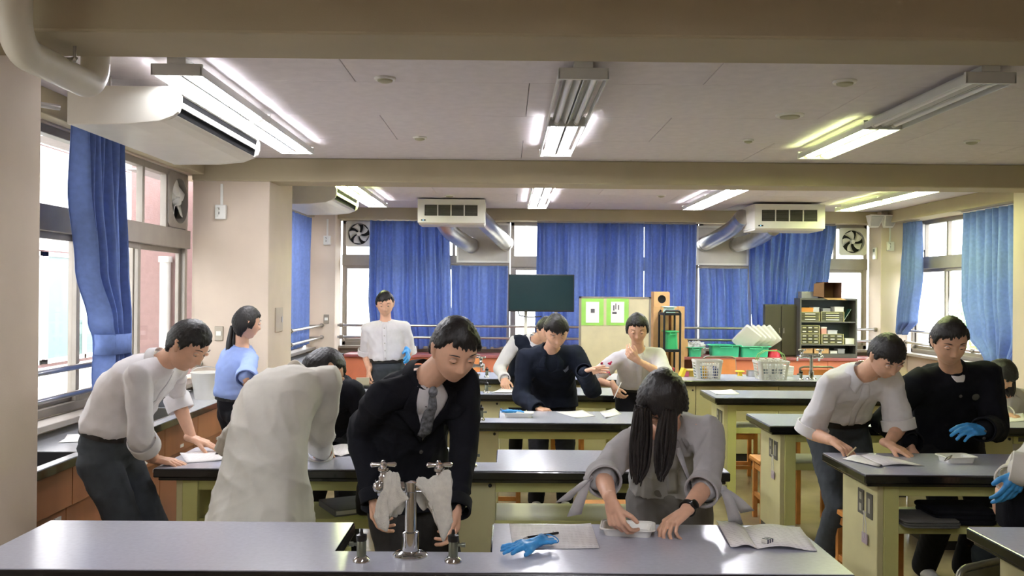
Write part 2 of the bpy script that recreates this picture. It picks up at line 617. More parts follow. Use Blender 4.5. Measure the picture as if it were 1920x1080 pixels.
# shrubs on the right side, glimpsed under the lifted curtain
rng = random.Random(5)
for k, (x, y, h) in enumerate(((8.5, 9.5, 2.2), (9.2, 13, 2.6), (8.8, 17, 2.3))):
    t = thing('bush', ('green bush outside below the lifted right curtain', 'rounded green bush outside past the far end of the right wall', 'far green bush outside the corner window')[k], 'bush', (x, y, -0.5))
    q = G()
    for i in range(420):
        a, b, r = rng.uniform(0, 6.28), rng.uniform(0, 1), rng.uniform(0.7, 1.0)
        c = Vector((math.cos(a) * math.sin(b * 1.6) * 0.9 * r, math.sin(a) * math.sin(b * 1.6) * 0.9 * r, 0.25 + math.cos(b * 1.5) * (h - 0.4) * r))
        u1 = Vector((rng.gauss(0, 1), rng.gauss(0, 1), rng.gauss(0, 1))).normalized() * 0.09
        u2 = u1.orthogonal() * 0.7
        q.add([c - u1, c + u2, c + u1, c - u2], [(0, 1, 2, 3)])
    fo = q.build('foliage', mat('leaf_green', (110, 160, 60), 0.7, var=0.2, scale=3), t)
    fo['kind'] = 'stuff'
    G().tube([(0, 0, 0), (0, 0, h * 0.5)], 0.05, 8).build('stem', mat('bark', (90, 70, 50), 0.9), t)


# ------------------------------------------------------------------ curtains
def curtain(label, ctop, rows, pleats, amp=0.035, tie=None, seed=0, group=None, z0=None):
    """rows: list of (z, a0, a1, depth amplitude factor); ctop(a, d) -> x, y of a point at length a and depth d"""
    rows = sorted(rows, key=lambda r: -r[0])
    zs = [r[0] for r in rows]
    NZ, NX = 60, max(60, pleats * 10)
    r_ = np.random.RandomState(seed)
    ph = r_.uniform(0, 6.28, 6)
    V, Fc = [], []
    for j in range(NZ + 1):
        z = zs[0] + (zs[-1] - zs[0]) * j / NZ
        k = 0
        while k < len(rows) - 2 and z < zs[k + 1]:
            k += 1
        t = (zs[k] - z) / (zs[k] - zs[k + 1])
        t2 = t * t * (3 - 2 * t)
        a0 = rows[k][1] + (rows[k + 1][1] - rows[k][1]) * t2
        a1 = rows[k][2] + (rows[k + 1][2] - rows[k][2]) * t2
        af = rows[k][3] + (rows[k + 1][3] - rows[k][3]) * t2
        tt = j / NZ
        for i in range(NX + 1):
            s = i / NX
            w = s + 0.012 * math.sin(s * 17 + ph[0] + tt * 1.3) + 0.008 * math.sin(s * 31 + ph[1] - tt * 2)
            c = math.cos(2 * math.pi * pleats * w)
            sharp = 2 * ((0.5 + 0.5 * c) ** 1.7) - 0.75
            d = amp * af * (sharp * (0.75 + 0.25 * math.sin(s * 9 + ph[2])) + 0.3 * math.sin(2 * math.pi * pleats * 0.5 * w + ph[3] + tt * 1.5) * min(1, tt * 4))
            x, y = ctop(a0 + (a1 - a0) * s, d)
            hem = 0.012 * math.sin(s * 11 + ph[4]) * (1 if j == NZ else 0)
            V.append((x, y, z + hem))
    for j in range(NZ):
        for i in range(NX):
            a = j * (NX + 1) + i
            Fc.append((a, a + 1, a + NX + 2, a + NX + 1))
    zt = zs[0]
    t = thing('curtain', label, 'curtain', (*ctop((rows[0][1] + rows[0][2]) / 2, 0), 0), 0, group)
    base = Vector(t.location)
    q = G()
    q.add([Vector(p) - base for p in V], Fc)
    o = q.build('cloth', CURT, t, smooth=True, solid=0.003)
    # heading tape with a row of hooks on a rail
    p0, p1 = Vector((*ctop(rows[0][1], 0), zt + 0.02)) - base, Vector((*ctop(rows[0][2], 0), zt + 0.02)) - base
    G().tube([p0, p1], 0.011, 8).build('curtain_rail', ALU, t)
    if tie:
        z, a0, a1, h = tie
        pts = []
        for i in range(25):
            th = 2 * math.pi * i / 24
            pts.append(((a0 + a1) / 2 + (a1 - a0) / 2 * 1.03 * math.cos(th), 0.085 * math.sin(th)))
        q = G()
        V2 = []
        for zz in (z - h / 2, z, z + h / 2):
            for a, d in pts[:-1]:
                bulge = 1.0 if zz == z else 1.06
                x, y = ctop((a0 + a1) / 2 + (a - (a0 + a1) / 2) * bulge, d * bulge)
                V2.append(Vector((x, y, zz)) - base)
        F2 = [(r * 24 + i, r * 24 + (i + 1) % 24, (r + 1) * 24 + (i + 1) % 24, (r + 1) * 24 + i) for r in range(2) for i in range(24)]
        q.add(V2, F2)
        q.build('tieback', CURT, t, smooth=True, solid=0.004)
    return t


cl = lambda a, d: (-2.41 - d, a)
cl2 = lambda a, d: (-2.52 - d, a)
cf = lambda a, d: (a, YF - 0.155 - d)
cf2 = lambda a, d: (a, YF - 0.13 - d)
cr = lambda a, d: (XR - 0.16 + d, a)
curtain('blue curtain gathered and tied back beside the tall near window', cl,
        [(2.56, 5.14, 5.70, 1), (2.2, 5.14, 5.70, 1.1), (1.75, 5.24, 5.72, 1.2), (1.42, 5.42, 5.73, 1.4), (1.32, 5.47, 5.74, 1.3), (1.24, 5.47, 5.74, 1.3), (1.1, 5.45, 5.83, 1.3), (0.93, 5.46, 5.84, 1.1)],
        7, 0.05, tie=(1.29, 5.45, 5.76, 0.12), seed=1)
curtain('blue curtain drawn across the side window just beyond the pillar', cl2, [(2.54, 8.45, 11.75, 1), (0.93, 8.45, 11.7, 1)], 22, 0.038, seed=2)


def fx(u, Y=12.2):
    return (u - 950) / F * Y


curtain('wide blue curtain on the far wall next to the corner fan', cf, [(2.555, fx(694), fx(842), 1), (1.5, fx(692), fx(846), 1), (0.85, fx(700), fx(852), 1)], 10, 0.05, seed=3)
curtain('short blue curtain under the left grey duct board', cf2, [(1.965, fx(846), fx(952), 1), (0.86, fx(848), fx(950), 0.9)], 6, 0.05, seed=4)
curtain('blue curtain directly behind the wall monitor and notice board', cf, [(2.545, fx(1006), fx(1206), 1), (0.9, fx(1003), fx(1206), 1)], 13, 0.05, seed=5)
curtain('blue curtain between the notice board and the right duct board', cf, [(2.54, fx(1207), fx(1304), 1), (1.3, fx(1207), fx(1302), 1), (0.9, fx(1207), fx(1303), 1)], 7, 0.05, seed=6)
curtain('short blue curtain under the right white duct board', cf2, [(1.955, fx(1310), fx(1402), 1), (1.6, fx(1314), fx(1403), 1), (0.9, fx(1313), fx(1408), 0.9)], 6, 0.05, seed=7)
curtain('blue curtain pulled aside behind the shelf cabinet in the far corner', cf, [(2.54, fx(1404), fx(1566), 1), (1.9, fx(1404), fx(1556), 1), (1.5, fx(1408), fx(1546), 1), (1.0, fx(1412), fx(1535), 0.9)], 12, 0.05, seed=8)
curtain('narrow blue curtain bunched at the corner of the right wall', cr, [(2.545, 11.72, 11.28, 1), (1.9, 11.78, 11.3, 1.2), (1.3, 11.86, 11.45, 1.4), (1.12, 11.87, 11.7, 1.2)], 6, 0.05, seed=9)
curtain('broad blue curtain hanging beside the right pillar, its hem lifted', cr, [(2.545, 10.22, 8.5, 1), (1.6, 10.22, 8.5, 1), (1.2, 10.1, 8.5, 1.1), (0.93, 9.75, 8.95, 0.9)], 11, 0.045, seed=10)


# ------------------------------------------------------------------ exhaust fans
def fan(label, loc, rot, s=0.35, dark=False):
    """wall fan in local x (right), z up, facing -y"""
    t = thing('exhaust_fan', label, 'fan', loc, rot)
    n = 48
    R = s * 0.42
    sq, ci, cb = [], [], []
    for k in range(n):
        a = 2 * math.pi * (k + 0.5) / n
        c, d = math.cos(a), math.sin(a)
        m = max(abs(c), abs(d))
        sq.append((c / m * s / 2, 0.0, d / m * s / 2))
        ci.append((c * R, -0.012, d * R))
        cb.append((c * R, 0.07, d * R))
    sb = [(p[0], 0.05, p[2]) for p in sq]
    q = G()
    loft(q, [sb, sq, ci, cb], cap0=False, cap1=False)
    q.build('frame', ALU if dark else WHITEPL, t)
    G().lathe([(R * 1.02, 0), (R * 1.02, 0.01)], (0, 0.065, 0), 32, axis=(0, 1, 0)).build('shutter', DARK, t)
    G().lathe([(s * 0.07, 0), (s * 0.085, 0.015), (s * 0.085, 0.05)], (0, -0.012, 0), 20, axis=(0, 1, 0)).build('hub', WHITEPL, t, smooth=True)
    for k in range(5):
        V = []
        a0 = 2 * math.pi * k / 5 + 0.3
        for i in range(6):
            r = s * 0.06 + (R * 0.93 - s * 0.06) * i / 5
            sw = a0 + 0.5 * (i / 5) ** 1.3
            hw = 0.30 + 0.12 * math.sin(i / 5 * 2.6)
            for e in (-1, 1):
                V.append((r * math.cos(sw + e * hw), 0.028 + e * 0.02, r * math.sin(sw + e * hw)))
        G().add(V, [(2 * i, 2 * i + 1, 2 * i + 3, 2 * i + 2) for i in range(5)]).build('blade', WHITEPL, t, smooth=True, solid=0.004)
    return t


fan('dark framed exhaust fan with white blades at the top of the tall near window', (XL - 0.02, 7.34, 2.33), R90, 0.43, dark=True)
fan('square white exhaust fan in the left corner of the far wall', ((672 - 950) / F * YF, YF + 0.0, 2.385), 0.0, 0.35)
fan('square white exhaust fan in the right corner of the far wall', ((1600 - 950) / F * YF, YF + 0.0, 2.34), 0.0, 0.37)
fan('white exhaust fan half hidden by the narrow curtain on the right wall', (XR - 0.0, 11.72, 2.36), -R90, 0.37)


# ------------------------------------------------------------------ ceiling lights
def tube_mat(name, rgb, on):
    m = bpy.data.materials.new(name)
    m.use_nodes = True
    p = m.node_tree.nodes['Principled BSDF']
    p.inputs['Base Color'].default_value = (0.8, 0.8, 0.8, 1)
    p.inputs['Roughness'].default_value = 0.3
    if on:
        p.inputs['Emission Color'].default_value = lin(rgb) + (1,)
        p.inputs['Emission Strength'].default_value = TUBE_STRENGTH
    return m


TW = tube_mat('lit_tube_white', (246, 246, 255), True)
TY = tube_mat('lit_tube_greenish', (240, 255, 170), True)
TOFF = tube_mat('unlit_tube', (255, 255, 255), False)


def light(label, x, y0, mats):
    L, W = 1.25, 0.115
    t = thing('ceiling_light', label, 'ceiling light', (x, y0, ZC))
    G().box(-0.045, 0.045, 0, 2 * L, -0.03, 0).build('housing', LIGHTMETAL, t, bevel=0.003)
    for s in (-1, 1):
        G().box(s * (W - 0.004), s * (W + 0.004), 0, 2 * L, -0.083, -0.043).build('side_rail', LIGHTMETAL, t, bevel=0.002)
        r = [(s * 0.004, -0.07), (s * 0.03, -0.036), (s * 0.075, -0.033), (s * 0.088, -0.046), (s * 0.084, -0.049), (s * 0.072, -0.037), (s * 0.034, -0.04), (s * 0.008, -0.073)]
        G().prism(r, 'y', 0.03, 2 * L - 0.03).build('reflector', LIGHTMETAL, t)
    for y in (0, L - 0.02, 2 * L - 0.02):
        q = G().box(-W - 0.006, W + 0.006, y, y + 0.02 if 0 < y < 2 else y + 0.02, -0.085, -0.0301)
        q.build('end_plate', LIGHTMETAL, t, bevel=0.002)
    for i in range(2):
        for s in (-1, 1):
            ya, yb = i * L + 0.045, (i + 1) * L - 0.045
            tb = G().tube([(s * 0.06, ya, -0.06), (s * 0.06, yb, -0.06)], 0.0145, 14).build('tube', mats[i], t, smooth=True)
            G().tube([(s * 0.06, ya - 0.03, -0.06), (s * 0.06, ya + 0.005, -0.06)], 0.018, 12).build('lamp_holder', WHITEPL, tb)
            G().tube([(s * 0.06, yb - 0.005, -0.06), (s * 0.06, yb + 0.03, -0.06)], 0.018, 12).build('lamp_holder', WHITEPL, tb)
    return t


light('fully lit fluorescent ceiling light running beside the near air conditioner', -1.565, 4.3, (TW, TW))
light('ceiling light above the middle aisle with its nearer tubes unlit', 0.355, 4.3, (TOFF, TW))
light('ceiling light on the right with greenish far tubes and unlit near tubes', 2.285, 4.3, (TOFF, TY))
light('lit ceiling light beyond the beam beside the second air conditioner', -1.58, 8.62, (TY, TW))
light('lit ceiling light beyond the beam above the wall monitor', 0.36, 8.62, (TW, TW))
light('lit ceiling light beyond the beam next to the right ventilation box', 2.25, 8.62, (TW, TW))
light('lit greenish ceiling light beyond the beam near the right corner', 4.12, 8.62, (TY, TY))

light('added unseen ceiling light of the front bay, lit to brighten the near table', 0.355, -0.75, (TW, TW))  # extra lamp behind the near beam, added unseen to lift the foreground
# detectors on the ceiling
for i, (u, v, r, lab) in enumerate(((722, 146, 0.056, 'round ceiling detector between the left light and the near beam'),
                                    (787, 257, 0.05, 'small round ceiling detector left of the middle light close to the second beam'),
                                    (1584, 152, 0.06, 'round ceiling detector nearest the near beam on the right'),
                                    (1481, 215, 0.085, 'large flat round ceiling plate left of the half lit right light'),
                                    (1403, 262, 0.04, 'tiny round ceiling plate right of the middle light near the second beam'),
                                    (1822, 264, 0.055, 'round ceiling detector to the right of the half lit right light'),
                                    (843, 366, 0.06, 'round ceiling plate above the left ventilation box'),
                                    (1240, 366, 0.05, 'little ceiling detector beyond the beam between middle and right lights'))):
    p = JZ(u, v, ZC)
    t = thing('ceiling_detector', lab, 'detector', (p.x, p.y, ZC))
    G().lathe([(r, 0), (r, -0.006), (r * 0.93, -0.012)], (0, 0, 0), 28).build('base', WHITEPL, t, smooth=False)
    G().lathe([(r * 0.72, -0.0115), (r * 0.66, -0.02), (r * 0.3, -0.027), (0.0, -0.028)], (0, 0, 0), 28).build('cap', mat('detector_grey', (170, 166, 140), 0.5), t, smooth=True)


# ------------------------------------------------------------------ air conditioners under the ceiling
def aircon(label, x, y0, y1, z):
    L = y1 - y0
    t = thing('air_conditioner', label, 'air conditioner', (x, y0, z))
    body = [(0, 0), (0.50, 0), (0.535, -0.012), (0.553, -0.03), (0.538, -0.034), (0.520, -0.134), (0.529, -0.139), (0.505, -0.152), (0.45, -0.168), (0.30, -0.184), (0, -0.188)]
    G().prism(body, 'y', 0.03, L - 0.03).build('body', ACWHITE, t, bevel=0.0)
    capp = [(-0.002, 0.002), (0.50, 0.002), (0.538, -0.015), (0.556, -0.045), (0.556, -0.09), (0.544, -0.125), (0.518, -0.145), (0.452, -0.171), (0.30, -0.187), (-0.002, -0.191)]
    for a, b in ((0, 0.03), (L - 0.03, L)):
        G().prism(capp, 'y', a, b).build('end_cap', ACWHITE, t, bevel=0.004)
    G().prism([(0.542, -0.036), (0.5375, -0.035), (0.5205, -0.132), (0.525, -0.133)], 'y', 0.031, L - 0.031).build('air_outlet', mat('outlet_black', (9, 9, 10), 0.9, spec=0.05), t)
    G().prism([(0.546, -0.068), (0.551, -0.070), (0.546, -0.096), (0.540, -0.097)], 'y', 0.06, L - 0.06).build('louvre', WHITEPL, t)
    for yy in (0.2, L - 0.2):
        for xx in (0.12, 0.42):
            G().tube([(xx, yy, 0), (xx, yy, ZC - z)], 0.008, 8).build('hanger', STEEL, t)
    return t


aircon('white ceiling air conditioner hanging over the tall near window', -2.17, 4.5, 5.95, 2.625)
aircon('white ceiling air conditioner in the far bay beyond the pillar', -2.17, 8.62, 9.9, 2.625)

# white lagged pipe that dips under the near beam
t = thing('lagged_pipe', 'thick white pipe dipping under the near beam at the upper left', 'pipe', (-1.655, 3.06, 0))


def arc(c, a, b, r, n=8):
    return [Vector(c) + Vector(a) * (-math.cos(math.pi / 2 * k / n)) * r + Vector(b) * (-math.sin(math.pi / 2 * k / n)) * r for k in range(n + 1)]


rr = 0.1
zb = 2.43
pts = [Vector((0, 0, 2.719))] + arc((0, rr, zb + rr), (0, 1, 0), (0, 0, 1), rr)
e = 0.6
pts += [Vector((0, e - rr, zb)) + Vector((0, math.sin(math.pi / 2 * k / 8) * rr, (1 - math.cos(math.pi / 2 * k / 8)) * rr)) for k in range(9)]
pts += [Vector((0, e, 2.719))]
G().tube(pts, 0.055, 24).build('pipe', mat('pipe_lagging', (226, 222, 206), 0.35, var=0.02), t, smooth=True)
q = G()
q.tube([(0.06, 0.3, 2.519), (0.06, 0.3, 2.47)], 0.006, 8).ball((0.06, 0.3, 2.47), 0.014, 1).tube([(-0.06, 0.3, 2.47), (0.06, 0.3, 2.47)], 0.008, 8)
q.build('hanger', STEEL, t)
t = thing('steel_pipe', 'thin steel pipe crossing beside the near pillar above the tall window', 'pipe', (-2.5, 4.0, 2.5))
G().tube([(0, 0, 0), (0.33, 0.42, 0.0)], 0.014, 12).build('pipe', STEEL, t, smooth=True)
G().tube([(0.1, 0.13, 0), (0.1, 0.13, 0.21)], 0.006, 8).build('hanger', STEEL, t)


# ------------------------------------------------------------------ ventilation boxes with foil ducts, duct boards
def vent(label, u0, u1, ztop, h, yf, depth, sections, slats):
    x0, x1 = (u0 - 950) / F * yf, (u1 - 950) / F * yf
    w = x1 - x0
    t = thing('ventilation_unit', label, 'ventilator', (x0, yf, ztop))
    gx0, gx1, gz0, gz1 = w * 0.1, w * 0.89, -h * 0.66, -h * 0.22
    q = G()
    q.box(0, gx0, 0, 0.03, -h * 0.93, 0).box(gx1, w, 0, 0.03, -h * 0.93, 0).box(gx0, gx1, 0, 0.03, gz1, 0).box(gx0, gx1, 0, 0.03, -h * 0.93, gz0)
    q.box(0, w, 0.03, depth, -h * 0.93, 0)
    q.prism([(0, -h * 0.93), (depth, -h * 0.93), (depth, -h), (0.05, -h)], 'x', 0.01, w - 0.01)
    q.build('body', ACWHITE, t)
    G().box(gx0, gx1, 0.024, 0.029, gz0, gz1).build('grille_recess', DARK, t)
    sw = (gx1 - gx0) / sections
    for k in range(sections):
        q = G()
        for i in range(slats):
            z = gz0 + (gz1 - gz0) * (i + 0.5) / slats
            q.add([(gx0 + sw * k + 0.006, 0.002, z - 0.004), (gx0 + sw * (k + 1) - 0.006, 0.002, z - 0.004), (gx0 + sw * (k + 1) - 0.006, 0.02, z + 0.004), (gx0 + sw * k + 0.006, 0.02, z + 0.004)], [(0, 1, 2, 3)])
        q.build('grille', mat('vent_grille', (118, 116, 106), 0.5), t, solid=0.002)
        if k:
            G().box(gx0 + sw * k - 0.006, gx0 + sw * k + 0.006, 0.0, 0.022, gz0, gz1).build('grille_post', ACWHITE, t)
    G().box(w * 0.05, w * 0.12, -0.004, 0.002, -h * 0.86, -h * 0.81).build('control_panel', BLACKPL, t)
    G().box(w * 0.078, w * 0.088, -0.006, -0.002, -h * 0.845, -h * 0.825).build('indicator', mat('blue_indicator', (120, 200, 255), 0.4, var=0, emit=4), t)
    for a in (0.06, w - 0.06):
        G().tube([(a, depth * 0.5, 0), (a, depth * 0.5, ZC - ztop)], 0.008, 8).build('hanger', STEEL, t)
    return t


def duct(label, pts, r):
    p0 = Vector(pts[0])
    t = thing('foil_duct', label, 'duct', p0)
    P = [Vector(p) - p0 for p in pts]
    cr_ = []
    for i in range(len(P) - 1):
        a, b, c, d = P[max(i - 1, 0)], P[i], P[i + 1], P[min(i + 2, len(P) - 1)]
        for k in range(16):
            s = k / 16
            cr_.append(0.5 * ((2 * b) + (c - a) * s + (2 * a - 5 * b + 4 * c - d) * s * s + (3 * b - a - 3 * c + d) * s ** 3))
    cr_.append(P[-1])
    rad = [r * (1 + 0.025 * (i % 2)) for i in range(len(cr_))]
    G().tube(cr_, rad, 24).build('hose', DUCT, t, smooth=True)
    d = (cr_[3] - cr_[0]).normalized()
    G().tube([cr_[0] - d * 0.02, cr_[0] + d * 0.05], r * 1.07, 24).build('clamp', STEEL, t)
    d = (cr_[-1] - cr_[-4]).normalized()
    G().tube([cr_[-1] - d * 0.05, cr_[-1] + d * 0.01], r * 1.07, 24).build('clamp', STEEL, t)
    return t


vent('white ventilation box with four dark grille fields, left of the monitor', 782, 908, 2.70, 0.295, 10.7, 0.5, 4, 14)
vent('white ventilation box with slatted grille hanging near the right corner', 1415, 1547, 2.69, 0.31, 10.8, 0.55, 4, 12)
YD = YF - 0.09
GB = mat('grey_duct_board', (196, 192, 184), 0.6, var=0.03)


def board(label, u0, u1, v0, v1):
    p, q_ = J(u0, v1, YD), J(u1, v0, YD)
    t = thing('duct_board', label, 'panel', (p.x, YD, p.z))
    w, h = q_.x - p.x, q_.z - p.z
    G().box(0.02, w - 0.02, 0.005, 0.03, 0.02, h - 0.02).build('board', GB, t)
    G().box(0, w, 0, 0.035, 0, 0.025).box(0, w, 0, 0.035, h - 0.025, h).box(0, 0.025, 0, 0.035, 0.025, h - 0.025).box(w - 0.025, w, 0, 0.035, 0.025, h - 0.025).build('frame', WHITEPL, t)
    return t


board('grey board closing the window where the left foil ducts go out', 856, 956, 419, 492)
board('white board closing the window where the right foil ducts go out', 1306, 1404, 424, 497)
duct('foil duct from the left ventilation box, the shorter one', [J(828, 408, 11.1), J(842, 432, 11.35), J(868, 452, 11.9), J(884, 460, YD)], 0.1)
duct('foil duct from the left ventilation box, reaching further right', [J(896, 405, 11.1), J(916, 424, 11.4), J(936, 444, 11.9), J(948, 456, YD)], 0.1)
duct('foil duct from the right ventilation box, the one nearer the short curtain rail', [J(1392, 408, 11.2), J(1372, 428, 11.5), J(1340, 448, 11.95), J(1320, 458, YD)], 0.095)
duct('foil duct from the right ventilation box, under its grille', [J(1448, 428, 11.25), J(1425, 444, 11.6), J(1402, 454, 11.95), J(1380, 459, YD)], 0.095)


# ------------------------------------------------------------------ fittings on pillars and walls
def conduit(label, x, y, z0, z1):
    t = thing('conduit', label, 'conduit', (x, y, z0))
    G().box(-0.011, 0.011, -0.014, 0, 0.09, z1 - z0).build('cover_strip', WHITEPL, t, bevel=0.003)
    G().box(-0.045, 0.045, -0.045, 0, -0.03, 0.09).build('outlet_box', WHITEPL, t, bevel=0.006)
    q = G()
    for dz in (0.01, 0.045):
        q.box(-0.025, -0.005, -0.049, -0.044, dz, dz + 0.022)
    q.build('socket', mat('socket_grey', (150, 146, 136), 0.4), t)
    G().tube([(-0.03, -0.05, 0.065), (-0.02, -0.055, 0.05), (-0.025, -0.055, -0.01)], 0.009, 8).build('plug', WHITEPL, t)
    return t


p = J(416, 405, 7.6)
conduit('white cable strip with outlet box on the pillar below the near air conditioner', p.x, 7.6, p.z, 2.5)
p = J(614, 455, 11.94)
conduit('white cable strip with outlet box on the far left pillar', p.x, 11.94, p.z, 2.55)
p = J(1668, 466, 11.94)
conduit('white cable strip with outlet box on the far right pillar', p.x, 11.94, p.z, 2.55)


def switch(label, loc, rot, w=0.07, h=0.12):
    t = thing('wall_switch', label, 'switch', loc, rot)
    G().box(-w / 2, w / 2, -0.012, 0, -h / 2, h / 2).build('plate', mat('switch_plate', (158, 148, 132), 0.35, metal=0.3), t, bevel=0.004)
    G().box(-w * 0.3, w * 0.3, -0.02, -0.01, -0.018, 0.018).build('rocker', WHITEPL, t, bevel=0.002)
    return t


p = J(411, 625, 7.6)
switch('metal wall switch on the lit pillar face left of the girl in blue', (p.x, 7.6, p.z), 0)
p = J(612, 598, 11.94)
switch('small wall switch on the far left pillar above the rails', (p.x, 11.94, p.z), 0)
t = thing('cover_plate', 'flush beige cover plate on the side of the pillar beyond the girl in blue', 'panel', (XPL, 7.93, 1.36), R90)
G().box(-0.12, 0.12, -0.012, 0, -0.1, 0.11).build('plate', mat('cover_plate_beige', (178, 166, 148), 0.5), t, bevel=0.004)
G().box(0.06, 0.085, -0.016, -0.01, -0.02, 0.03).build('latch', STEEL, t)
t = thing('thermostat', 'small white box on the inner edge of the far right pillar', 'thermostat', (4.91, 12.1, 2.17), -R90)
G().box(-0.05, 0.05, -0.03, 0, -0.08, 0.08).build('case', WHITEPL, t, bevel=0.008)
G().box(-0.025, 0.025, -0.034, -0.028, 0.02, 0.06).build('display', mat('lcd_grey', (120, 128, 116), 0.3), t)
for u, lab in ((1641, 'white wedge shaped speaker high in the corner, the left of two'), (1668, 'white wedge shaped speaker at the top of the far right pillar')):
    p = J(u, 408, 11.86)
    t = thing('corner_speaker', lab, 'speaker', (p.x, 11.9, 2.66))
    q = G()
    loft(q, [[(-0.06, 0.03, -0.16), (0.06, 0.03, -0.16), (0.06, -0.01, -0.16), (-0.06, -0.01, -0.16)][::-1], [(-0.1, 0.03, 0), (0.1, 0.03, 0), (0.1, -0.13, 0), (-0.1, -0.13, 0)][::-1]])
    q.build('case', WHITEPL, t, bevel=0.008)
    G().add([(-0.05, -0.03, -0.14), (0.05, -0.03, -0.14), (0.08, -0.125, -0.02), (-0.08, -0.125, -0.02)], [(0, 1, 2, 3)]).build('grille', mat('grille_grey', (180, 178, 172), 0.6), t, solid=0.003)
# ------------------------------------------------------------------ laboratory tables
TH = 0.80
TW2, TD, LEDGE, CUT = 1.335, 0.575, 0.215, 0.245


def upoly(i):
    """U shaped worktop outline, inset by i"""
    return [(-TW2 + i, i), (TW2 - i, i), (TW2 - i, TD - i), (CUT + i, TD - i), (CUT + i, LEDGE - i), (-CUT - i, LEDGE - i), (-CUT - i, TD - i), (-TW2 + i, TD - i)]


def gas_cock(parent, x, y, side):
    q = G()
    q.lathe([(0.027, 0), (0.027, 0.006), (0.02, 0.014), (0.0125, 0.02)], (x, y, TH), 24)
    c = q.build('gas_cock', CHROME, parent, smooth=True)
    q = G()
    q.lathe([(0.0145, 0.018), (0.0145, 0.062), (0.012, 0.066)], (x, y, TH), 20)
    q.tube([(x, y, TH + 0.05), (x + side * 0.02, y, TH + 0.053), (x + side * 0.035, y, TH + 0.053)], 0.005, 10)
    q.tube([(x + side * 0.025, y, TH + 0.053), (x + side * 0.037, y, TH + 0.053)], 0.0075, 10)
    q.build('cock_body', GREYMETAL, c, smooth=True)
    q = G()
    q.lathe([(0.0155, 0.064), (0.0165, 0.07), (0.0165, 0.082), (0.006, 0.086), (0.004, 0.1)], (x, y, TH), 16)
    q.build('cock_handle', BLACKPL, c, smooth=True)


def faucet(parent, x, y):
    h = TH + 0.215
    q = G()
    q.lathe([(0.055, 0), (0.055, 0.004), (0.046, 0.012), (0.026, 0.018), (0.0255, 0.075), (0.018, 0.078), (0.0175, 0.2), (0.023, 0.204), (0.023, 0.232), (0.0, 0.236)], (x, y, TH), 28)
    q.tube([(x - 0.105, y, h), (x + 0.105, y, h)], 0.0125, 14)
    for s in (-1, 1):
        q.tube([(x + s * 0.018, y, h), (x + s * 0.04, y, h)], 0.0175, 14)
        q.ball((x + s * 0.1, y, h), 0.02, 2)
        q.lathe([(0.015, 0), (0.015, 0.03), (0.011, 0.034), (0.0105, 0.045), (0.017, 0.05), (0.017, 0.058), (0.006, 0.062)], (x + s * 0.088, y + 0.01, h), 18)
        q.tube([(x + s * 0.1, y, h), (x + s * 0.11, y + 0.05, h + 0.005), (x + s * 0.108, y + 0.085, h - 0.015), (x + s * 0.107, y + 0.095, h - 0.045)], [0.014, 0.011, 0.011, 0.011], 12)
    f = q.build('faucet', CHROME, parent, smooth=True)
    for s in (-1, 1):
        c = Vector((x + s * 0.088, y + 0.01, h + 0.068))
        q = G()
        q.lathe([(0.009, -0.008), (0.013, -0.003), (0.013, 0.006), (0.0, 0.009)], c, 16)
        for k in range(4):
            a = math.pi / 2 * k + 0.15
            d = Vector((math.cos(a), math.sin(a), 0))
            q.tube([c, c + d * 0.024, c + d * 0.036, c + d * 0.041], [0.006, 0.007, 0.0085, 0.004], 10)
        q.build('tap_handle', CHROME, f, smooth=True)


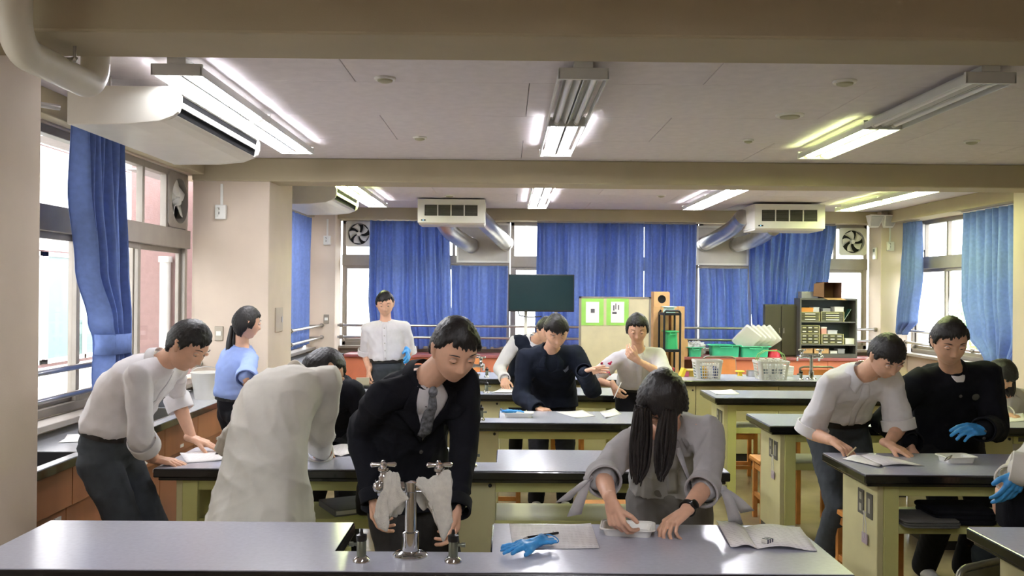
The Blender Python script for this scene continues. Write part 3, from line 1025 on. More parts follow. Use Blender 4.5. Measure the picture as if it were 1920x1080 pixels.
SINKW = mat('white_ceramic', (214, 214, 208), 0.2, var=0.02, coat=0.3)
PLATE = mat('dark_socket_plate', (92, 90, 86), 0.4, var=0.03)
t0 = thing('laboratory_table', '', 'table', (0, 0, 0))
G().prism(upoly(0), 'z', TH - 0.044, TH - 0.003).build('edge_band', EDGE, t0, bevel=0.006)
G().prism(upoly(0.006), 'z', TH - 0.0035, TH).build('worktop', LAM, t0)
G().prism([(-TW2 + 0.018, 0.018), (TW2 - 0.018, 0.018), (TW2 - 0.018, TD - 0.018), (CUT + 0.018, TD - 0.018), (CUT + 0.018, LEDGE - 0.018), (-CUT - 0.018, LEDGE - 0.018), (-CUT - 0.018, TD - 0.018), (-TW2 + 0.018, TD - 0.018)], 'z', TH - 0.06, TH - 0.0435).build('under_edge', EDGE, t0, bevel=0.004)
for s in (-1, 1):
    xo, xi = s * (TW2 - 0.085), s * (TW2 - 0.115)
    G().box(min(xo, xi), max(xo, xi), 0.066, 0.505, 0.09, TH - 0.06).build('side_panel', BEIGE, t0, bevel=0.003)
    G().box(min(xo, xi) + 0.003, max(xo, xi) - 0.003, 0.07, 0.5, 0, 0.09).build('kick_plate', DARKKICK, t0)
    for yy in ((0.06, 0.1), (0.475, 0.51)):
        a, b = xi, s * (TW2 - 0.185)
        G().box(min(a, b), max(a, b), yy[0], yy[1], 0, TH - 0.06).build('leg', CREAM, t0, bevel=0.003)
    a, b = s * (TW2 - 0.185), s * CUT
    x0, x1 = min(a, b), max(a, b)
    G().box(x0, x1, 0.078, 0.1, 0.685, TH - 0.06).build('apron', CREAM, t0, bevel=0.002)
    q = G().box(x0, x1, 0.475, 0.495, 0.70, TH - 0.06)
    q.build('apron', CREAM, t0, bevel=0.002)
    G().box(x0, x1, 0.085, 0.44, 0.505, 0.55).build('shelf', CREAM, t0, bevel=0.003)
    q = G()
    xa = x0 + 0.03 if s > 0 else x1 - 0.31
    q.box(xa, xa + 0.05, 0.0765, 0.079, 0.70, 0.728)
    for k in range(6):
        q.lathe([(0.011, 0), (0.011, 0.004)], (xa + 0.09 + 0.038 * k, 0.0765, 0.714), 14, axis=(0, 1, 0))
    q.build('vent_holes', PLATE, t0)['kind'] = 'stuff'
    for k, yy in enumerate((0.15, 0.255)):
        q = G().box(min(xo, xo + s * 0.005), max(xo, xo + s * 0.005), yy - 0.036, yy + 0.036, 0.56, 0.68)
        pl_ = q.build('socket_plate', PLATE, t0, bevel=0.0015)
        q = G()
        xs = xo + s * 0.006
        if k == 0:
            q.box(min(xo, xs), max(xo, xs), yy - 0.012, yy + 0.012, 0.585, 0.655)
        else:
            q.box(min(xo, xs), max(xo, xs), yy - 0.014, yy + 0.014, 0.575, 0.61).box(min(xo, xs), max(xo, xs), yy - 0.014, yy + 0.014, 0.63, 0.665)
        q.build('socket', mat('socket_insert', (170, 166, 150), 0.4), pl_)
G().box(-CUT, CUT, 0.085, 0.115, 0.06, TH - 0.06).build('cabinet_front', BEIGE, t0, bevel=0.003)
q = G()
q.box(-CUT, -CUT + 0.02, 0.115, 0.5, 0.06, 0.62).box(CUT - 0.02, CUT, 0.115, 0.5, 0.06, 0.62).box(-CUT, CUT, 0.48, 0.5, 0.06, 0.62)
q.build('cabinet_body', BEIGE, t0)
G().box(-CUT + 0.01, CUT - 0.01, 0.1, 0.49, 0, 0.06).build('kick_plate', DARKKICK, t0)
for s in (-1, 1):
    G().lathe([(0.009, 0), (0.009, 0.008), (0.004, 0.011)], (s * (CUT - 0.025), 0.085, 0.715), 12, axis=(0, -1, 0)).build('bolt', BLACKPL, t0)
q = G()
tray_mesh(q, 0.46, 0.335, 0.16, t=0.012, lip=0.012, r=0.04, taper=0.03)
q.v = [(x, y + 0.39, z + 0.52) for x, y, z in q.v]
sk = q.build('sink', SINKW, t0, smooth=False)
G().lathe([(0.028, 0), (0.028, 0.004), (0.02, 0.004)], (0, 0.39, 0.532), 20).build('drain', STEEL, sk)
faucet(t0, -0.005, 0.165)
gas_cock(t0, -0.148, 0.1, -1)
gas_cock(t0, 0.133, 0.1, 1)

XM, XRT = -0.29, 2.995
MIDY = (2.70, 4.22, 5.765, 7.33)
RIGY = (2.70, 4.20, 5.72, 7.22)
MID_L = ('grey laboratory table nearest the camera with towels on its tap', 'grey laboratory table where the lab coat wearer leans, second row',
         'grey laboratory table with a blue glove in a white tray, third row', 'grey laboratory table in the middle, last before the long demonstration bench')
RIG_L = ('laboratory table cut by the lower right corner of the photo', 'laboratory table on the right with open booklet under the leaning student in white shirt',
         'laboratory table behind the two students standing together on the right', 'laboratory table at the right with a single sheet near its left corner')
t0.location = (XM, MIDY[0], 0)
t0['label'] = MID_L[0]
t0['group'] = 'laboratory tables'
for i in range(4):
    dup(t0, (XRT, RIGY[i], 0), 0, RIG_L[i], 'laboratory tables')
for ch_ in list(t0.children):       # only the right hand tables show the row of holes
    if ch_.name.startswith('vent_holes'):
        bpy.data.objects.remove(ch_)
for i in range(1, 4):
    dup(t0, (XM, MIDY[i], 0), 0, MID_L[i], 'laboratory tables')

# long demonstration bench
BX0, BX1, BY0, BY1 = -0.62, 3.45, 8.62, 9.3
b = thing('demonstration_bench', 'long black edged bench carrying the white baskets, in front of the far counter', 'bench', (BX0, BY0, 0))
w, d = BX1 - BX0, BY1 - BY0
G().box(0, w, 0, d, TH - 0.05, TH - 0.003).build('edge_band', EDGE, b, bevel=0.006)
G().box(0.006, w - 0.006, 0.006, d - 0.006, TH - 0.0035, TH).build('worktop', LAM, b)
n = 5
for k in range(n):
    a0, a1 = 0.06 + (w - 0.12) * k / n, 0.06 + (w - 0.12) * (k + 1) / n
    dr = G().box(a0 + 0.003, a1 - 0.003, 0.06, 0.085, 0.1, TH - 0.06).build('front_panel', BEIGE, b, bevel=0.003)
    G().lathe([(0.009, 0), (0.009, 0.006)], (a1 - 0.03, 0.06, 0.7), 10, axis=(0, -1, 0)).build('bolt', BLACKPL, dr)
G().box(0.06, w - 0.06, 0.085, d - 0.06, 0.1, TH - 0.06).build('cabinet_body', BEIGE, b)
G().box(0.08, w - 0.08, 0.1, d - 0.08, 0, 0.1).build('kick_plate', DARKKICK, b)
fp = J(1521, 706, 8.85)
faucet(b, fp.x - BX0, fp.y - BY0)
gas_cock(b, J(1500, 706, 8.8).x - BX0, 0.15, -1)
gas_cock(b, J(913, 706, 8.8).x - BX0, 0.15, 1)

# ------------------------------------------------------------------ counters
CT = mat('counter_grey', (176, 178, 184), 0.2, var=0.03, scale=40)
c = thing('window_counter', 'long wood fronted counter with black edged top under the tall window', 'counter', (XL, 3.9, 0))
D = 0.51
# slab with sunken sink near the pillar and a steel sink further on (local x depth, y along)
L = 7.55 - 3.9
tops = [(0, D, 0.73, 1.75), (0, 0.08, 0, 0.73), (0.455, D, 0, 0.73), (0, 0.08, 1.75, 2.4), (0.44, D, 1.75, 2.4), (0, D, 2.4, L)]
q = G()
for x0, x1, y0, y1 in tops:
    q.box(x0, x1 - 0.004, y0, y1, TH - 0.004, TH)
q.build('worktop', CT, c)
q = G()
for x0, x1, y0, y1 in tops:
    q.box(x0, x1, y0, y1, TH - 0.045, TH - 0.004)
q.build('edge_band', EDGE, c)
q = G()
q.box(0.08, 0.455, 0, 0.73, 0.6, 0.61).box(0.08, 0.455, 0.722, 0.73, 0.61, TH - 0.002).box(0.08, 0.088, 0, 0.722, 0.61, TH - 0.002).box(0.447, 0.455, 0, 0.722, 0.61, TH - 0.002)
q.build('sink', mat('black_sink', (52, 52, 54), 0.3), c)
q = G()
q.box(0.08, 0.44, 1.75, 2.4, 0.62, 0.63).box(0.08, 0.44, 2.394, 2.4, 0.63, TH + 0.004).box(0.08, 0.44, 1.75, 1.756, 0.63, TH + 0.004).box(0.08, 0.086, 1.756, 2.394, 0.63, TH + 0.004).box(0.434, 0.44, 1.756, 2.394, 0.63, TH + 0.004)
q.build('steel_sink', STEEL, c)
for k in range(6):
    y0, y1 = L * k / 6, L * (k + 1) / 6
    G().box(D - 0.045, D - 0.02, y0 + 0.003, y1 - 0.003, 0.56, TH - 0.046).build('fascia', ORANGEWOOD, c, bevel=0.002)
    dr = G().box(D - 0.075, D - 0.05, y0 + 0.003, y1 - 0.003, 0.08, 0.555).build('door', ORANGEWOOD, c, bevel=0.002)
    G().box(D - 0.05, D - 0.044, y1 - 0.12, y1 - 0.06, 0.50, 0.52).build('handle', WHITEPL, dr)
    if k in (1, 2, 3):
        G().box(D - 0.02, D - 0.017, (y0 + y1) / 2 - 0.04, (y0 + y1) / 2 + 0.02, 0.585, 0.605).build('name_plate', WHITEPL, c)
G().box(0.02, D - 0.08, 0.005, L - 0.005, 0.08, 0.59).build('carcass', ORANGEWOOD, c)
G().box(0.02, D - 0.1, 0.005, L - 0.005, 0, 0.08).build('kick_plate', DARKKICK, c)

c = thing('window_counter', 'wood fronted counter under the side curtain beyond the pillar', 'counter', (XL, 8.42, 0))
L = 11.9 - 8.42
G().box(0, D - 0.004, 0, L, TH - 0.004, TH).build('worktop', CT, c)
G().box(0, D, 0, L, TH - 0.045, TH - 0.004).build('edge_band', EDGE, c)
for k in range(6):
    y0, y1 = L * k / 6, L * (k + 1) / 6
    G().box(D - 0.045, D - 0.02, y0 + 0.003, y1 - 0.003, 0.08, TH - 0.046).build('door', ORANGEWOOD, c, bevel=0.002)
G().box(0.02, D - 0.05, 0.005, L - 0.005, 0.0, TH - 0.05).build('carcass', DARKKICK, c)

SALMON = mat('salmon_front', (206, 122, 92), 0.5, var=0.05)
MAROON = mat('maroon_top', (158, 92, 92), 0.35, var=0.05)
c = thing('far_counter', 'long salmon fronted counter with maroon top below the far windows', 'counter', (-2.09, 11.73, 0))
L = 4.85 + 2.09
G().box(0, L, 0, 0.6, TH - 0.035, TH).build('worktop', MAROON, c, bevel=0.004)
for k in range(10):
    x0, x1 = L * k / 10, L * (k + 1) / 10
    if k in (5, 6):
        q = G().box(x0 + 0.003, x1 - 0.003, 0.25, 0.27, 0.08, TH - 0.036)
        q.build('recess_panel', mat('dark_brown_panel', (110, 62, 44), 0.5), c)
        G().box(x0, x0 + 0.02, 0.03, 0.58, 0.08, TH - 0.036).build('partition', SALMON, c)
    else:
        dr = G().box(x0 + 0.003, x1 - 0.003, 0.03, 0.05, 0.08, TH - 0.036).build('door', SALMON, c, bevel=0.002)
        G().box(x1 - 0.06, x1 - 0.045, 0.018, 0.03, 0.5, 0.6).build('handle', STEEL, dr)
G().box(0.01, L - 0.01, 0.28, 0.58, 0.0, TH - 0.036).build('carcass', DARKKICK, c)

# ------------------------------------------------------------------ wooden stools
s0 = thing('wooden_stool', '', 'stool', (0, 0, 0))
sw, sd, sh = 0.32, 0.27, 0.45
G().box(-sw / 2, sw / 2, -sd / 2, sd / 2, sh - 0.028, sh).build('seat', STOOLWOOD, s0, bevel=0.005)
for sx in (-1, 1):
    for sy in (-1, 1):
        G().box(sx * 0.125 - 0.016, sx * 0.125 + 0.016, sy * 0.1 - 0.016, sy * 0.1 + 0.016, 0, sh - 0.028).build('leg', STOOLWOOD, s0, bevel=0.003)
for sy in (-1, 1):
    G().box(-0.109, 0.109, sy * 0.1 - 0.01, sy * 0.1 + 0.01, 0.36, 0.4).build('rail', STOOLWOOD, s0)
    G().box(-0.109, 0.109, sy * 0.1 - 0.01, sy * 0.1 + 0.01, 0.1, 0.13).build('rail', STOOLWOOD, s0)
for sx in (-1, 1):
    G().box(sx * 0.125 - 0.01, sx * 0.125 + 0.01, -0.084, 0.084, 0.36, 0.4).build('rail', STOOLWOOD, s0)
    G().box(sx * 0.125 - 0.01, sx * 0.125 + 0.01, -0.084, 0.084, 0.16, 0.19).build('rail', STOOLWOOD, s0)
stools = [
    (1.985, 4.96, 0.0, 'wooden stool in front of the legs of the white-shirted student leaning at the right table'),
    (0.60, 5.06, 0.05, 'wooden stool glimpsed under the second row table beside the grey shirt sleeve'),
    (-0.03, 6.56, 0.0, 'wooden stool seat glimpsed under the third row table below the blue glove tray'),
    (-0.95, 6.60, 0.1, 'wooden stool behind the third row table, near the dark jacketed bent student'),
    (1.95, 6.55, 0.0, 'wooden stool under the right table behind the leaning white shirt student, outermost'),
    (2.45, 6.55, 0.05, 'wooden stool under the right third row table, second from the aisle'),
    (2.05, 8.02, 0.0, 'wooden stool under the farthest right table, nearest the aisle'),
    (2.42, 8.02, 0.03, 'wooden stool under the farthest right table, second from the aisle'),
    (0.55, 8.12, 0.0, 'wooden stool behind the fourth middle table near the bench'),
    (-1.35, 5.1, 0.1, 'wooden stool behind the second row table near its left end'),
]
for i, (x, y, r, lab) in enumerate(stools):
    if i == 0:
        s0.location, s0.rotation_euler, s0['label'], s0['group'] = (x, y, 0), (0, 0, r), lab, 'wooden stools at the tables'
    else:
        dup(s0, (x, y, 0), r, lab, 'wooden stools at the tables')


# ------------------------------------------------------------------ school chairs near the far counter
def chair(label, x, y, rot, seat=0.42, top=0.86, back=True):
    t = thing('school_chair', label, 'chair', (x, y, 0), rot, 'school chairs')
    fr = mat('chair_steel', (128, 128, 116), 0.35, metal=0.6)
    wd = mat('chair_plywood', (206, 132, 76), 0.4, var=0.1, scale=8, stretch=(0.3, 1, 1))
    # faces -y; back at +y
    G().prism(rrect(0, 0, 0.19, 0.185, 0.03), 'z', seat - 0.012, seat + 0.004).build('seat', wd, t, bevel=0.003)
    V, n = [], 14
    q = G()
    rings = []
    for k in range(n + 1):
        a = -1 + 2 * k / n
        yy = 0.20 - 0.035 * (1 - a * a) * -1
        xx = a * 0.185
        rings.append([(xx, yy, top - 0.17), (xx, yy + 0.012, top - 0.17), (xx, yy + 0.035, top), (xx, yy + 0.023, top)])
    loft(q, rings)
    q.build('backrest', wd, t)
    for s in (-1, 1):
        G().tube([(s * 0.185, -0.16, 0), (s * 0.185, -0.165, seat - 0.02), (s * 0.185, -0.13, seat - 0.012), (s * 0.185, 0.17, seat - 0.012), (s * 0.188, 0.2, seat + 0.1), (s * 0.188, 0.245, top + 0.015)], 0.011, 10).build('side_frame', fr, t, smooth=True)
        G().tube([(s * 0.185, 0.22, 0), (s * 0.185, 0.15, seat - 0.02)], 0.011, 10).build('leg', fr, t, smooth=True)
    G().tube([(-0.185, -0.16, 0.12), (0.185, -0.16, 0.12)], 0.009, 8).build('stretcher', fr, t, smooth=True)
    G().tube([(-0.185, 0.2, 0.12), (0.185, 0.2, 0.12)], 0.009, 8).build('stretcher', fr, t, smooth=True)
    G().tube([(-0.188, 0.245, top + 0.015), (-0.15, 0.247, top + 0.03), (0.15, 0.247, top + 0.03), (0.188, 0.245, top + 0.015)], 0.011, 10).build('top_rail', fr, t, smooth=True)
    return t


chair('plywood school chair with grey tube frame behind the left white basket', J(1362, 700, 10.3).x, 10.3, 0.1, top=0.86)
chair('orange plywood school chair behind the demonstration bench tap', J(1518, 700, 10.2).x, 10.2, math.pi, top=0.80)
chair('plywood school chair partly hidden by the left far end of the bench', J(880, 700, 10.6).x, 10.6, 0.3, top=0.84)
ch = thing('metal_chair', 'dull metal chair with a rounded top frame at the lower right edge', 'chair', (1.80, 3.44, 0), 0.5)
fr = mat('dull_chair_metal', (120, 118, 104), 0.35, metal=0.7)
pts = [Vector((0.19 * math.copysign(1, -1), 0, 0))]
arch = [(-0.19, 0.02, 0.0), (-0.19, 0.0, 0.42), (-0.185, -0.03, 0.56)] + [(-0.185 + 0.05 - 0.05 * math.cos(a), -0.035, 0.58 + 0.05 * math.sin(a)) for a in (0.4, 0.8, 1.2, 1.57)]
arch += [(-x, y, z) for x, y, z in arch[::-1]]
G().tube(arch, 0.013, 12).build('back_frame', fr, ch, smooth=True)
q = G()
loft(q, [[(-0.165, -0.028 - 0.005, z), (0.165, -0.033, z), (0.165, -0.04, z), (-0.165, -0.04, z)] for z in (0.47, 0.55, 0.615)])
q.build('backrest', fr, ch)
G().prism(rrect(0, 0.2, 0.19, 0.19, 0.04), 'z', 0.405, 0.42).build('seat', mat('dark_seat', (50, 52, 50), 0.6), ch, bevel=0.004)
for s in (-1, 1):
    G().tube([(s * 0.19, 0.36, 0), (s * 0.19, 0.34, 0.40)], 0.012, 10).build('leg', fr, ch, smooth=True)


# ------------------------------------------------------------------ papers, booklets, pens
def sheet(label, px, z=TH + 0.0012, cat='paper', name='worksheet', m=None, curl=0.006, seed=0, group=None, nx=8, ny=6):
    """flat sheet through four corner pixels on the plane z"""
    c = [JZ(u, v, z) for u, v in px]
    mid = sum(c, Vector()) / 4
    t = thing(name, label, cat, (mid.x, mid.y, z), 0, group)
    r_ = random.Random(seed)
    V = []
    k1, k2 = r_.uniform(2, 5), r_.uniform(0, 6)
    for j in range(ny + 1):
        for i in range(nx + 1):
            s, tt = i / nx, j / ny
            p = (c[0] * (1 - s) + c[1] * s) * (1 - tt) + (c[3] * (1 - s) + c[2] * s) * tt
            V.append((p.x - mid.x, p.y - mid.y, curl * (0.5 + 0.5 * math.sin(s * k1 + tt * 2 + k2)) * (abs(s - 0.5) * 2) ** 2))
    Fc = [(j * (nx + 1) + i, j * (nx + 1) + i + 1, (j + 1) * (nx + 1) + i + 1, (j + 1) * (nx + 1) + i) for j in range(ny) for i in range(nx)]
    G().add(V, Fc).build('leaf', m or PAPER, t, smooth=True, solid=0.0006)
    return t


def booklet(label, left, right, z=TH + 0.001, bow=0.014, group=None):
    """open booklet: two pages as pixel quads sharing the spine"""
    allp = [JZ(u, v, z) for u, v in left + right]
    mid = sum(allp, Vector()) / len(allp)
    t = thing('booklet', label, 'booklet', (mid.x, mid.y, z), 0, group)
    for qd, flip in ((left, 0), (right, 1)):
        c = [JZ(u, v, z) for u, v in qd]
        V, nx, ny = [], 10, 4
        for j in range(ny + 1):
            for i in range(nx + 1):
                s, tt = i / nx, j / ny
                p = (c[0] * (1 - s) + c[1] * s) * (1 - tt) + (c[3] * (1 - s) + c[2] * s) * tt
                e = s if flip else 1 - s
                V.append((p.x - mid.x, p.y - mid.y, 0.002 + bow * math.sin(math.pi * min(1, e * 1.15)) ** 1.2 * (1 - 0.35 * e) + (bow * 0.35 * e * e if not flip else 0)))
        Fc = [(j * (nx + 1) + i, j * (nx + 1) + i + 1, (j + 1) * (nx + 1) + i + 1, (j + 1) * (nx + 1) + i) for j in range(ny) for i in range(nx)]
        G().add(V, Fc).build('page', PAPER, t, smooth=True, solid=0.0012)
    return t


def pen(label, a, b, z=TH + 0.006, r=0.0045, m=None):
    a, b = JZ(*a, z), JZ(*b, z)
    t = thing('pen', label, 'pen', a)
    d = b - a
    G().tube([d * 0.12, d * 0.97, d], [r, r, r * 0.8], 10).build('barrel', m or BLACKPL, t, smooth=True)
    G().tube([Vector((0, 0, -0.002)), d * 0.12], [0.0008, r], 10).build('tip', STEEL, t, smooth=True)
    G().box(-0.0015, 0.0015, -0.0015, 0.0015, 0, 0.004).build('clip', STEEL, t).location = d * 0.85 + Vector((0, 0, r))
    return t


sheet('printed worksheet on the near table under the blue glove', [(955, 982), (1108, 984), (1124, 1029), (962, 1029)], seed=1, group='worksheets')
booklet('open printed booklet at the right end of the near table', [(1343, 979), (1395, 990), (1420, 1030), (1370, 1029)], [(1395, 990), (1500, 989), (1532, 1034), (1420, 1030)])
sheet('worksheet at the left end of the second row table by the gripping hand', [(337, 850), (420, 843), (422, 863), (350, 868)], seed=3, group='worksheets', z=TH + 0.002)
booklet('open booklet on the second row table at the lab coat sleeve', [(585, 858), (622, 837), (640, 856), (600, 858)], [(622, 837), (672, 835), (676, 853), (640, 856)], bow=0.01)
booklet('open booklet under the hands of the white-shirted student at the right table', [(1580, 862), (1612, 854), (1655, 874), (1648, 877)], [(1612, 854), (1668, 857), (1733, 874), (1655, 874)], bow=0.01)
sheet('worksheet on the third row table in front of the dark jacket', [(1042, 772), (1092, 770), (1116, 780), (1078, 784)], seed=5, group='worksheets')
sheet('small slip of paper on the third row table below the red stained sleeve', [(1124, 772), (1152, 767), (1166, 776), (1134, 785)], seed=6, group='worksheets', curl=0.01)
sheet('worksheet on the fourth table under the hand in the white sleeve', [(921, 737), (942, 727), (977, 728), (974, 737)], seed=7, group='worksheets')
sheet('single sheet near the left corner of the farthest right table', [(1330, 732), (1372, 731), (1388, 739), (1342, 740)], seed=8, group='worksheets', m=PAPERW)
sheet('bright sheet on the right third row table between the two standing students', [(1655, 786), (1684, 782), (1684, 800), (1650, 801)], seed=9, group='worksheets')
sheet('sheet under the hand at the right edge of the photo', [(1872, 778), (1918, 775), (1925, 790), (1872, 792)], seed=10, group='worksheets')
sheet('bright sheet on the third row table beside the bent dark figure', [(664, 768), (685, 766), (680, 792), (655, 792)], seed=11, group='worksheets')
pen('black pen lying across the worksheet beside the blue glove', (980, 1009), (1047, 999))
pen('pencil lying on the open booklet near the lab coat sleeve', (594, 846), (616, 855), z=TH + 0.018, m=mat('grey_pencil', (80, 78, 80), 0.4))
pen('black pen on the worksheet at the left table end', (403, 851), (420, 848), z=TH + 0.012)
e = JZ(1440, 1017, TH + 0.012)
t = thing('eraser', 'small striped eraser on the open booklet at the near table end', 'eraser', e, 0.6)
G().box(-0.02, 0.02, -0.011, 0.011, 0, 0.013).build('rubber', WHITEPL, t, bevel=0.002)
q = G()
for k in range(3):
    q.box(-0.016 + k * 0.011, -0.010 + k * 0.011, -0.0115, 0.0115, -0.0003, 0.0135)
q.build('sleeve', mat('navy_card', (40, 42, 70), 0.5), t)


# ------------------------------------------------------------------ trays, towels, bottles
def tray(label, u, v, w, d, h, rot, z=TH):
    p = JZ(u, v, z)
    t = thing('tray', label, 'tray', (p.x, p.y, z + 0.0005), rot, 'white plastic trays')
    q = G()
    tray_mesh(q, w, d, h)
    q.build('basin', mat('tray_white', (244, 244, 238), 0.25, var=0.01), t, smooth=False)
    q = G()
    n = rrect(0, 0, w / 2 + 0.002, d / 2 + 0.002, 0.02)
    q.tube([(x, y, h) for x, y in n] + [(n[0][0], n[0][1], h)], 0.003, 8)
    q.build('rim', WHITEPL, t, smooth=True)
    return t


tray('white dissecting tray under the hand of the girl in grey', 1177, 1000, 0.18, 0.125, 0.026, -0.16)
tray('white tray on the third row table with a blue glove in it', 972, 782, 0.195, 0.10, 0.03, -0.02)
tray('small white tray in front of the black suited student', 1793, 866, 0.16, 0.12, 0.03, 0.12)
pp = JZ(1778, 862, TH + 0.03)
t = thing('forceps', 'steel forceps leaning on the edge of the small right tray', 'tool', (pp.x, pp.y, TH + 0.032), 0.8)
for s in (-1, 1):
    G().tube([(0.05, 0, 0.012), (0.0, s * 0.007, 0.005), (-0.05, s * 0.002, -0.002)], [0.003, 0.0035, 0.0015], 8).build('arm', STEEL, t, smooth=True)


def drape(name, label, cols, cat='towel', thick=0.007, seed=0, group=None):
    """cloth hung over a bar; cols: list of columns, each a list of points front-bottom ... over the bar ... back-bottom"""
    base = Vector(cols[0][len(cols[0]) // 2])
    m = 26
    V = []

    def samp(pl_, t_):
        L_ = [0]
        for a_, b_ in zip(pl_, pl_[1:]):
            L_.append(L_[-1] + (Vector(b_) - Vector(a_)).length)
        x = t_ * L_[-1]
        for k in range(len(pl_) - 1):
            if x <= L_[k + 1] or k == len(pl_) - 2:
                f = (x - L_[k]) / max(1e-6, L_[k + 1] - L_[k])
                return Vector(pl_[k]).lerp(Vector(pl_[k + 1]), min(1, f))
    n = 22
    for i in range(n + 1):
        s = i / n * (len(cols) - 1)
        k = min(int(s), len(cols) - 2)
        f = s - k
        for j in range(m + 1):
            p = samp(cols[k], j / m).lerp(samp(cols[k + 1], j / m), f)
            wav = 0.0035 * math.sin(i * 0.9 + seed + j * 0.12) * abs(j / m - 0.45) * 2.2
            V.append(p + Vector((0.003 * math.sin(j * 0.7 + seed), -wav, 0.002 * math.sin(i * 1.3 + j))) - base)
    Fc = [(i * (m + 1) + j, i * (m + 1) + j + 1, (i + 1) * (m + 1) + j + 1, (i + 1) * (m + 1) + j) for i in range(n) for j in range(m)]
    t = thing(name, label, cat, base, 0, group)
    G().add(V, Fc).build('cloth', TOWEL, t, smooth=True, solid=thick)
    return t


def cols_from(pxcols, yf, ybar, yb):
    out = []
    for (fb, top, bb) in pxcols:
        a, b_, c_ = J(*fb, yf), J(*top, ybar), J(*bb, yb)
        mid = a.lerp(b_, 0.75)
        mid.y = yf + 0.004
        midb = c_.lerp(b_, 0.75)
        midb.y = yb - 0.004
        out.append([a, mid, b_ + Vector((0, -0.012, -0.004)), b_ + Vector((0, 0.0, 0.008)), b_ + Vector((0, 0.014, -0.004)), midb, c_])
    return out


yb_ = 2.70 + 0.165
drape('hand_towel', 'white towel bunched over the left arm of the near tap',
      cols_from([((699, 968), (722, 903), (712, 950)), ((708, 990), (727, 893), (716, 965)), ((724, 996), (732, 889), (728, 966)), ((731, 962), (738, 889), (742, 969)), ((746, 948), (744, 893), (752, 962)), ((766, 935), (748, 902), (768, 934))], yb_ - 0.03, yb_, yb_ + 0.04), seed=1, group='towels on the taps', thick=0.009)
drape('hand_towel', 'white towel hanging to a long point from the right arm of the near tap',
      cols_from([((790, 915), (782, 900), (780, 940)), ((806, 945), (797, 900), (792, 958)), ((818, 985), (812, 899), (802, 950)), ((830, 1016), (826, 893), (820, 990)), ((840, 995), (836, 886), (836, 985)), ((847, 978), (846, 890), (845, 965))], yb_ - 0.03, yb_, yb_ + 0.04), seed=2, group='towels on the taps', thick=0.009)
y3 = MIDY[2] + 0.165
drape('hand_towel', 'white towel over the tap of the third row table', cols_from([((866, 820), (866, 779), (866, 810)), ((876, 815), (876, 778), (874, 800)), ((883, 790), (882, 781), (882, 786))], y3 - 0.03, y3, y3 + 0.03), seed=3, group='towels on the taps')
y4 = MIDY[3] + 0.165
drape('hand_towel', 'pale towel over the tap of the fourth table', cols_from([((876, 752), (874, 722), (876, 745)), ((886, 760), (884, 720), (886, 750)), ((896, 755), (896, 721), (896, 745))], y4 - 0.03, y4, y4 + 0.03), seed=4, group='towels on the taps')

# things in the table shelves
bk = mat('book_grey', (120, 120, 124), 0.5)
p = J(648, 962, 4.48)
t = thing('binder', 'grey binder lying in the shelf of the second row table', 'binder', (p.x, 4.5, 0.551), 0.5)
G().box(-0.1, 0.1, -0.13, 0.13, 0, 0.006).box(-0.1, 0.1, -0.13, 0.13, 0.026, 0.032).box(-0.1, -0.094, -0.13, 0.13, 0, 0.032).build('cover', bk, t, bevel=0.002)
G().box(-0.092, 0.094, -0.124, 0.124, 0.006, 0.026).build('pages', PAPERW, t)
t = thing('pouch', 'black pouch with a thin chain hanging at the second row table edge', 'bag', J(688, 925, 4.2))
q = G()
loft(q, [[(x * k, y * k2, z) for x, y in rrect(0, 0, 0.05, 0.022, 0.02)] for z, k, k2 in ((-0.10, 0.7, 0.4), (-0.09, 0.95, 0.9), (-0.03, 1.05, 1.15), (0.03, 0.95, 1.0), (0.06, 0.8, 0.5))])
q.build('body', mat('black_leather', (20, 20, 22), 0.5, bump=0.2, bscale=90), t, smooth=True)
q = G()
for k in range(9):
    a = k / 8
    c_ = Vector((0.03 * math.sin(a * 3), -0.02, 0.065 + 0.075 * a))
    q.lathe([(0.0065, -0.0015), (0.0065, 0.0015), (0.0045, 0.0015), (0.0045, -0.0015)], c_, 10, axis=(0.3 + (k % 2), 1, 0.2))
q.build('chain', STEEL, t)
for i, (u, v, Y, w, h, lab, m_) in enumerate(((1730, 966, 4.32, 0.13, 0.035, 'grey folded cloth bundle in the shelf of the right booklet table', mat('cloth_grey', (96, 96, 92), 0.9)),
                                              (1790, 962, 4.38, 0.15, 0.07, 'dark folded jacket in the shelf of the right booklet table', BLACKWOOL))):
    p = J(u, v, Y)
    t = thing('folded_cloth', lab, 'cloth', (p.x, Y, 0.551))
    for k in range(3):
        q = G()
        hh = h / 3
        loft(q, [[(x, y, hh * k + zz) for x, y in rrect(0.004 * math.sin(k * 2), 0, w * sc_, 0.12 * sc_, 0.03)] for zz, sc_ in ((0.0, 0.96), (hh * 0.3, 1.0), (hh * 0.75, 1.0), (hh * 0.98, 0.96))])
        q.build('fold', m_, t, smooth=True)
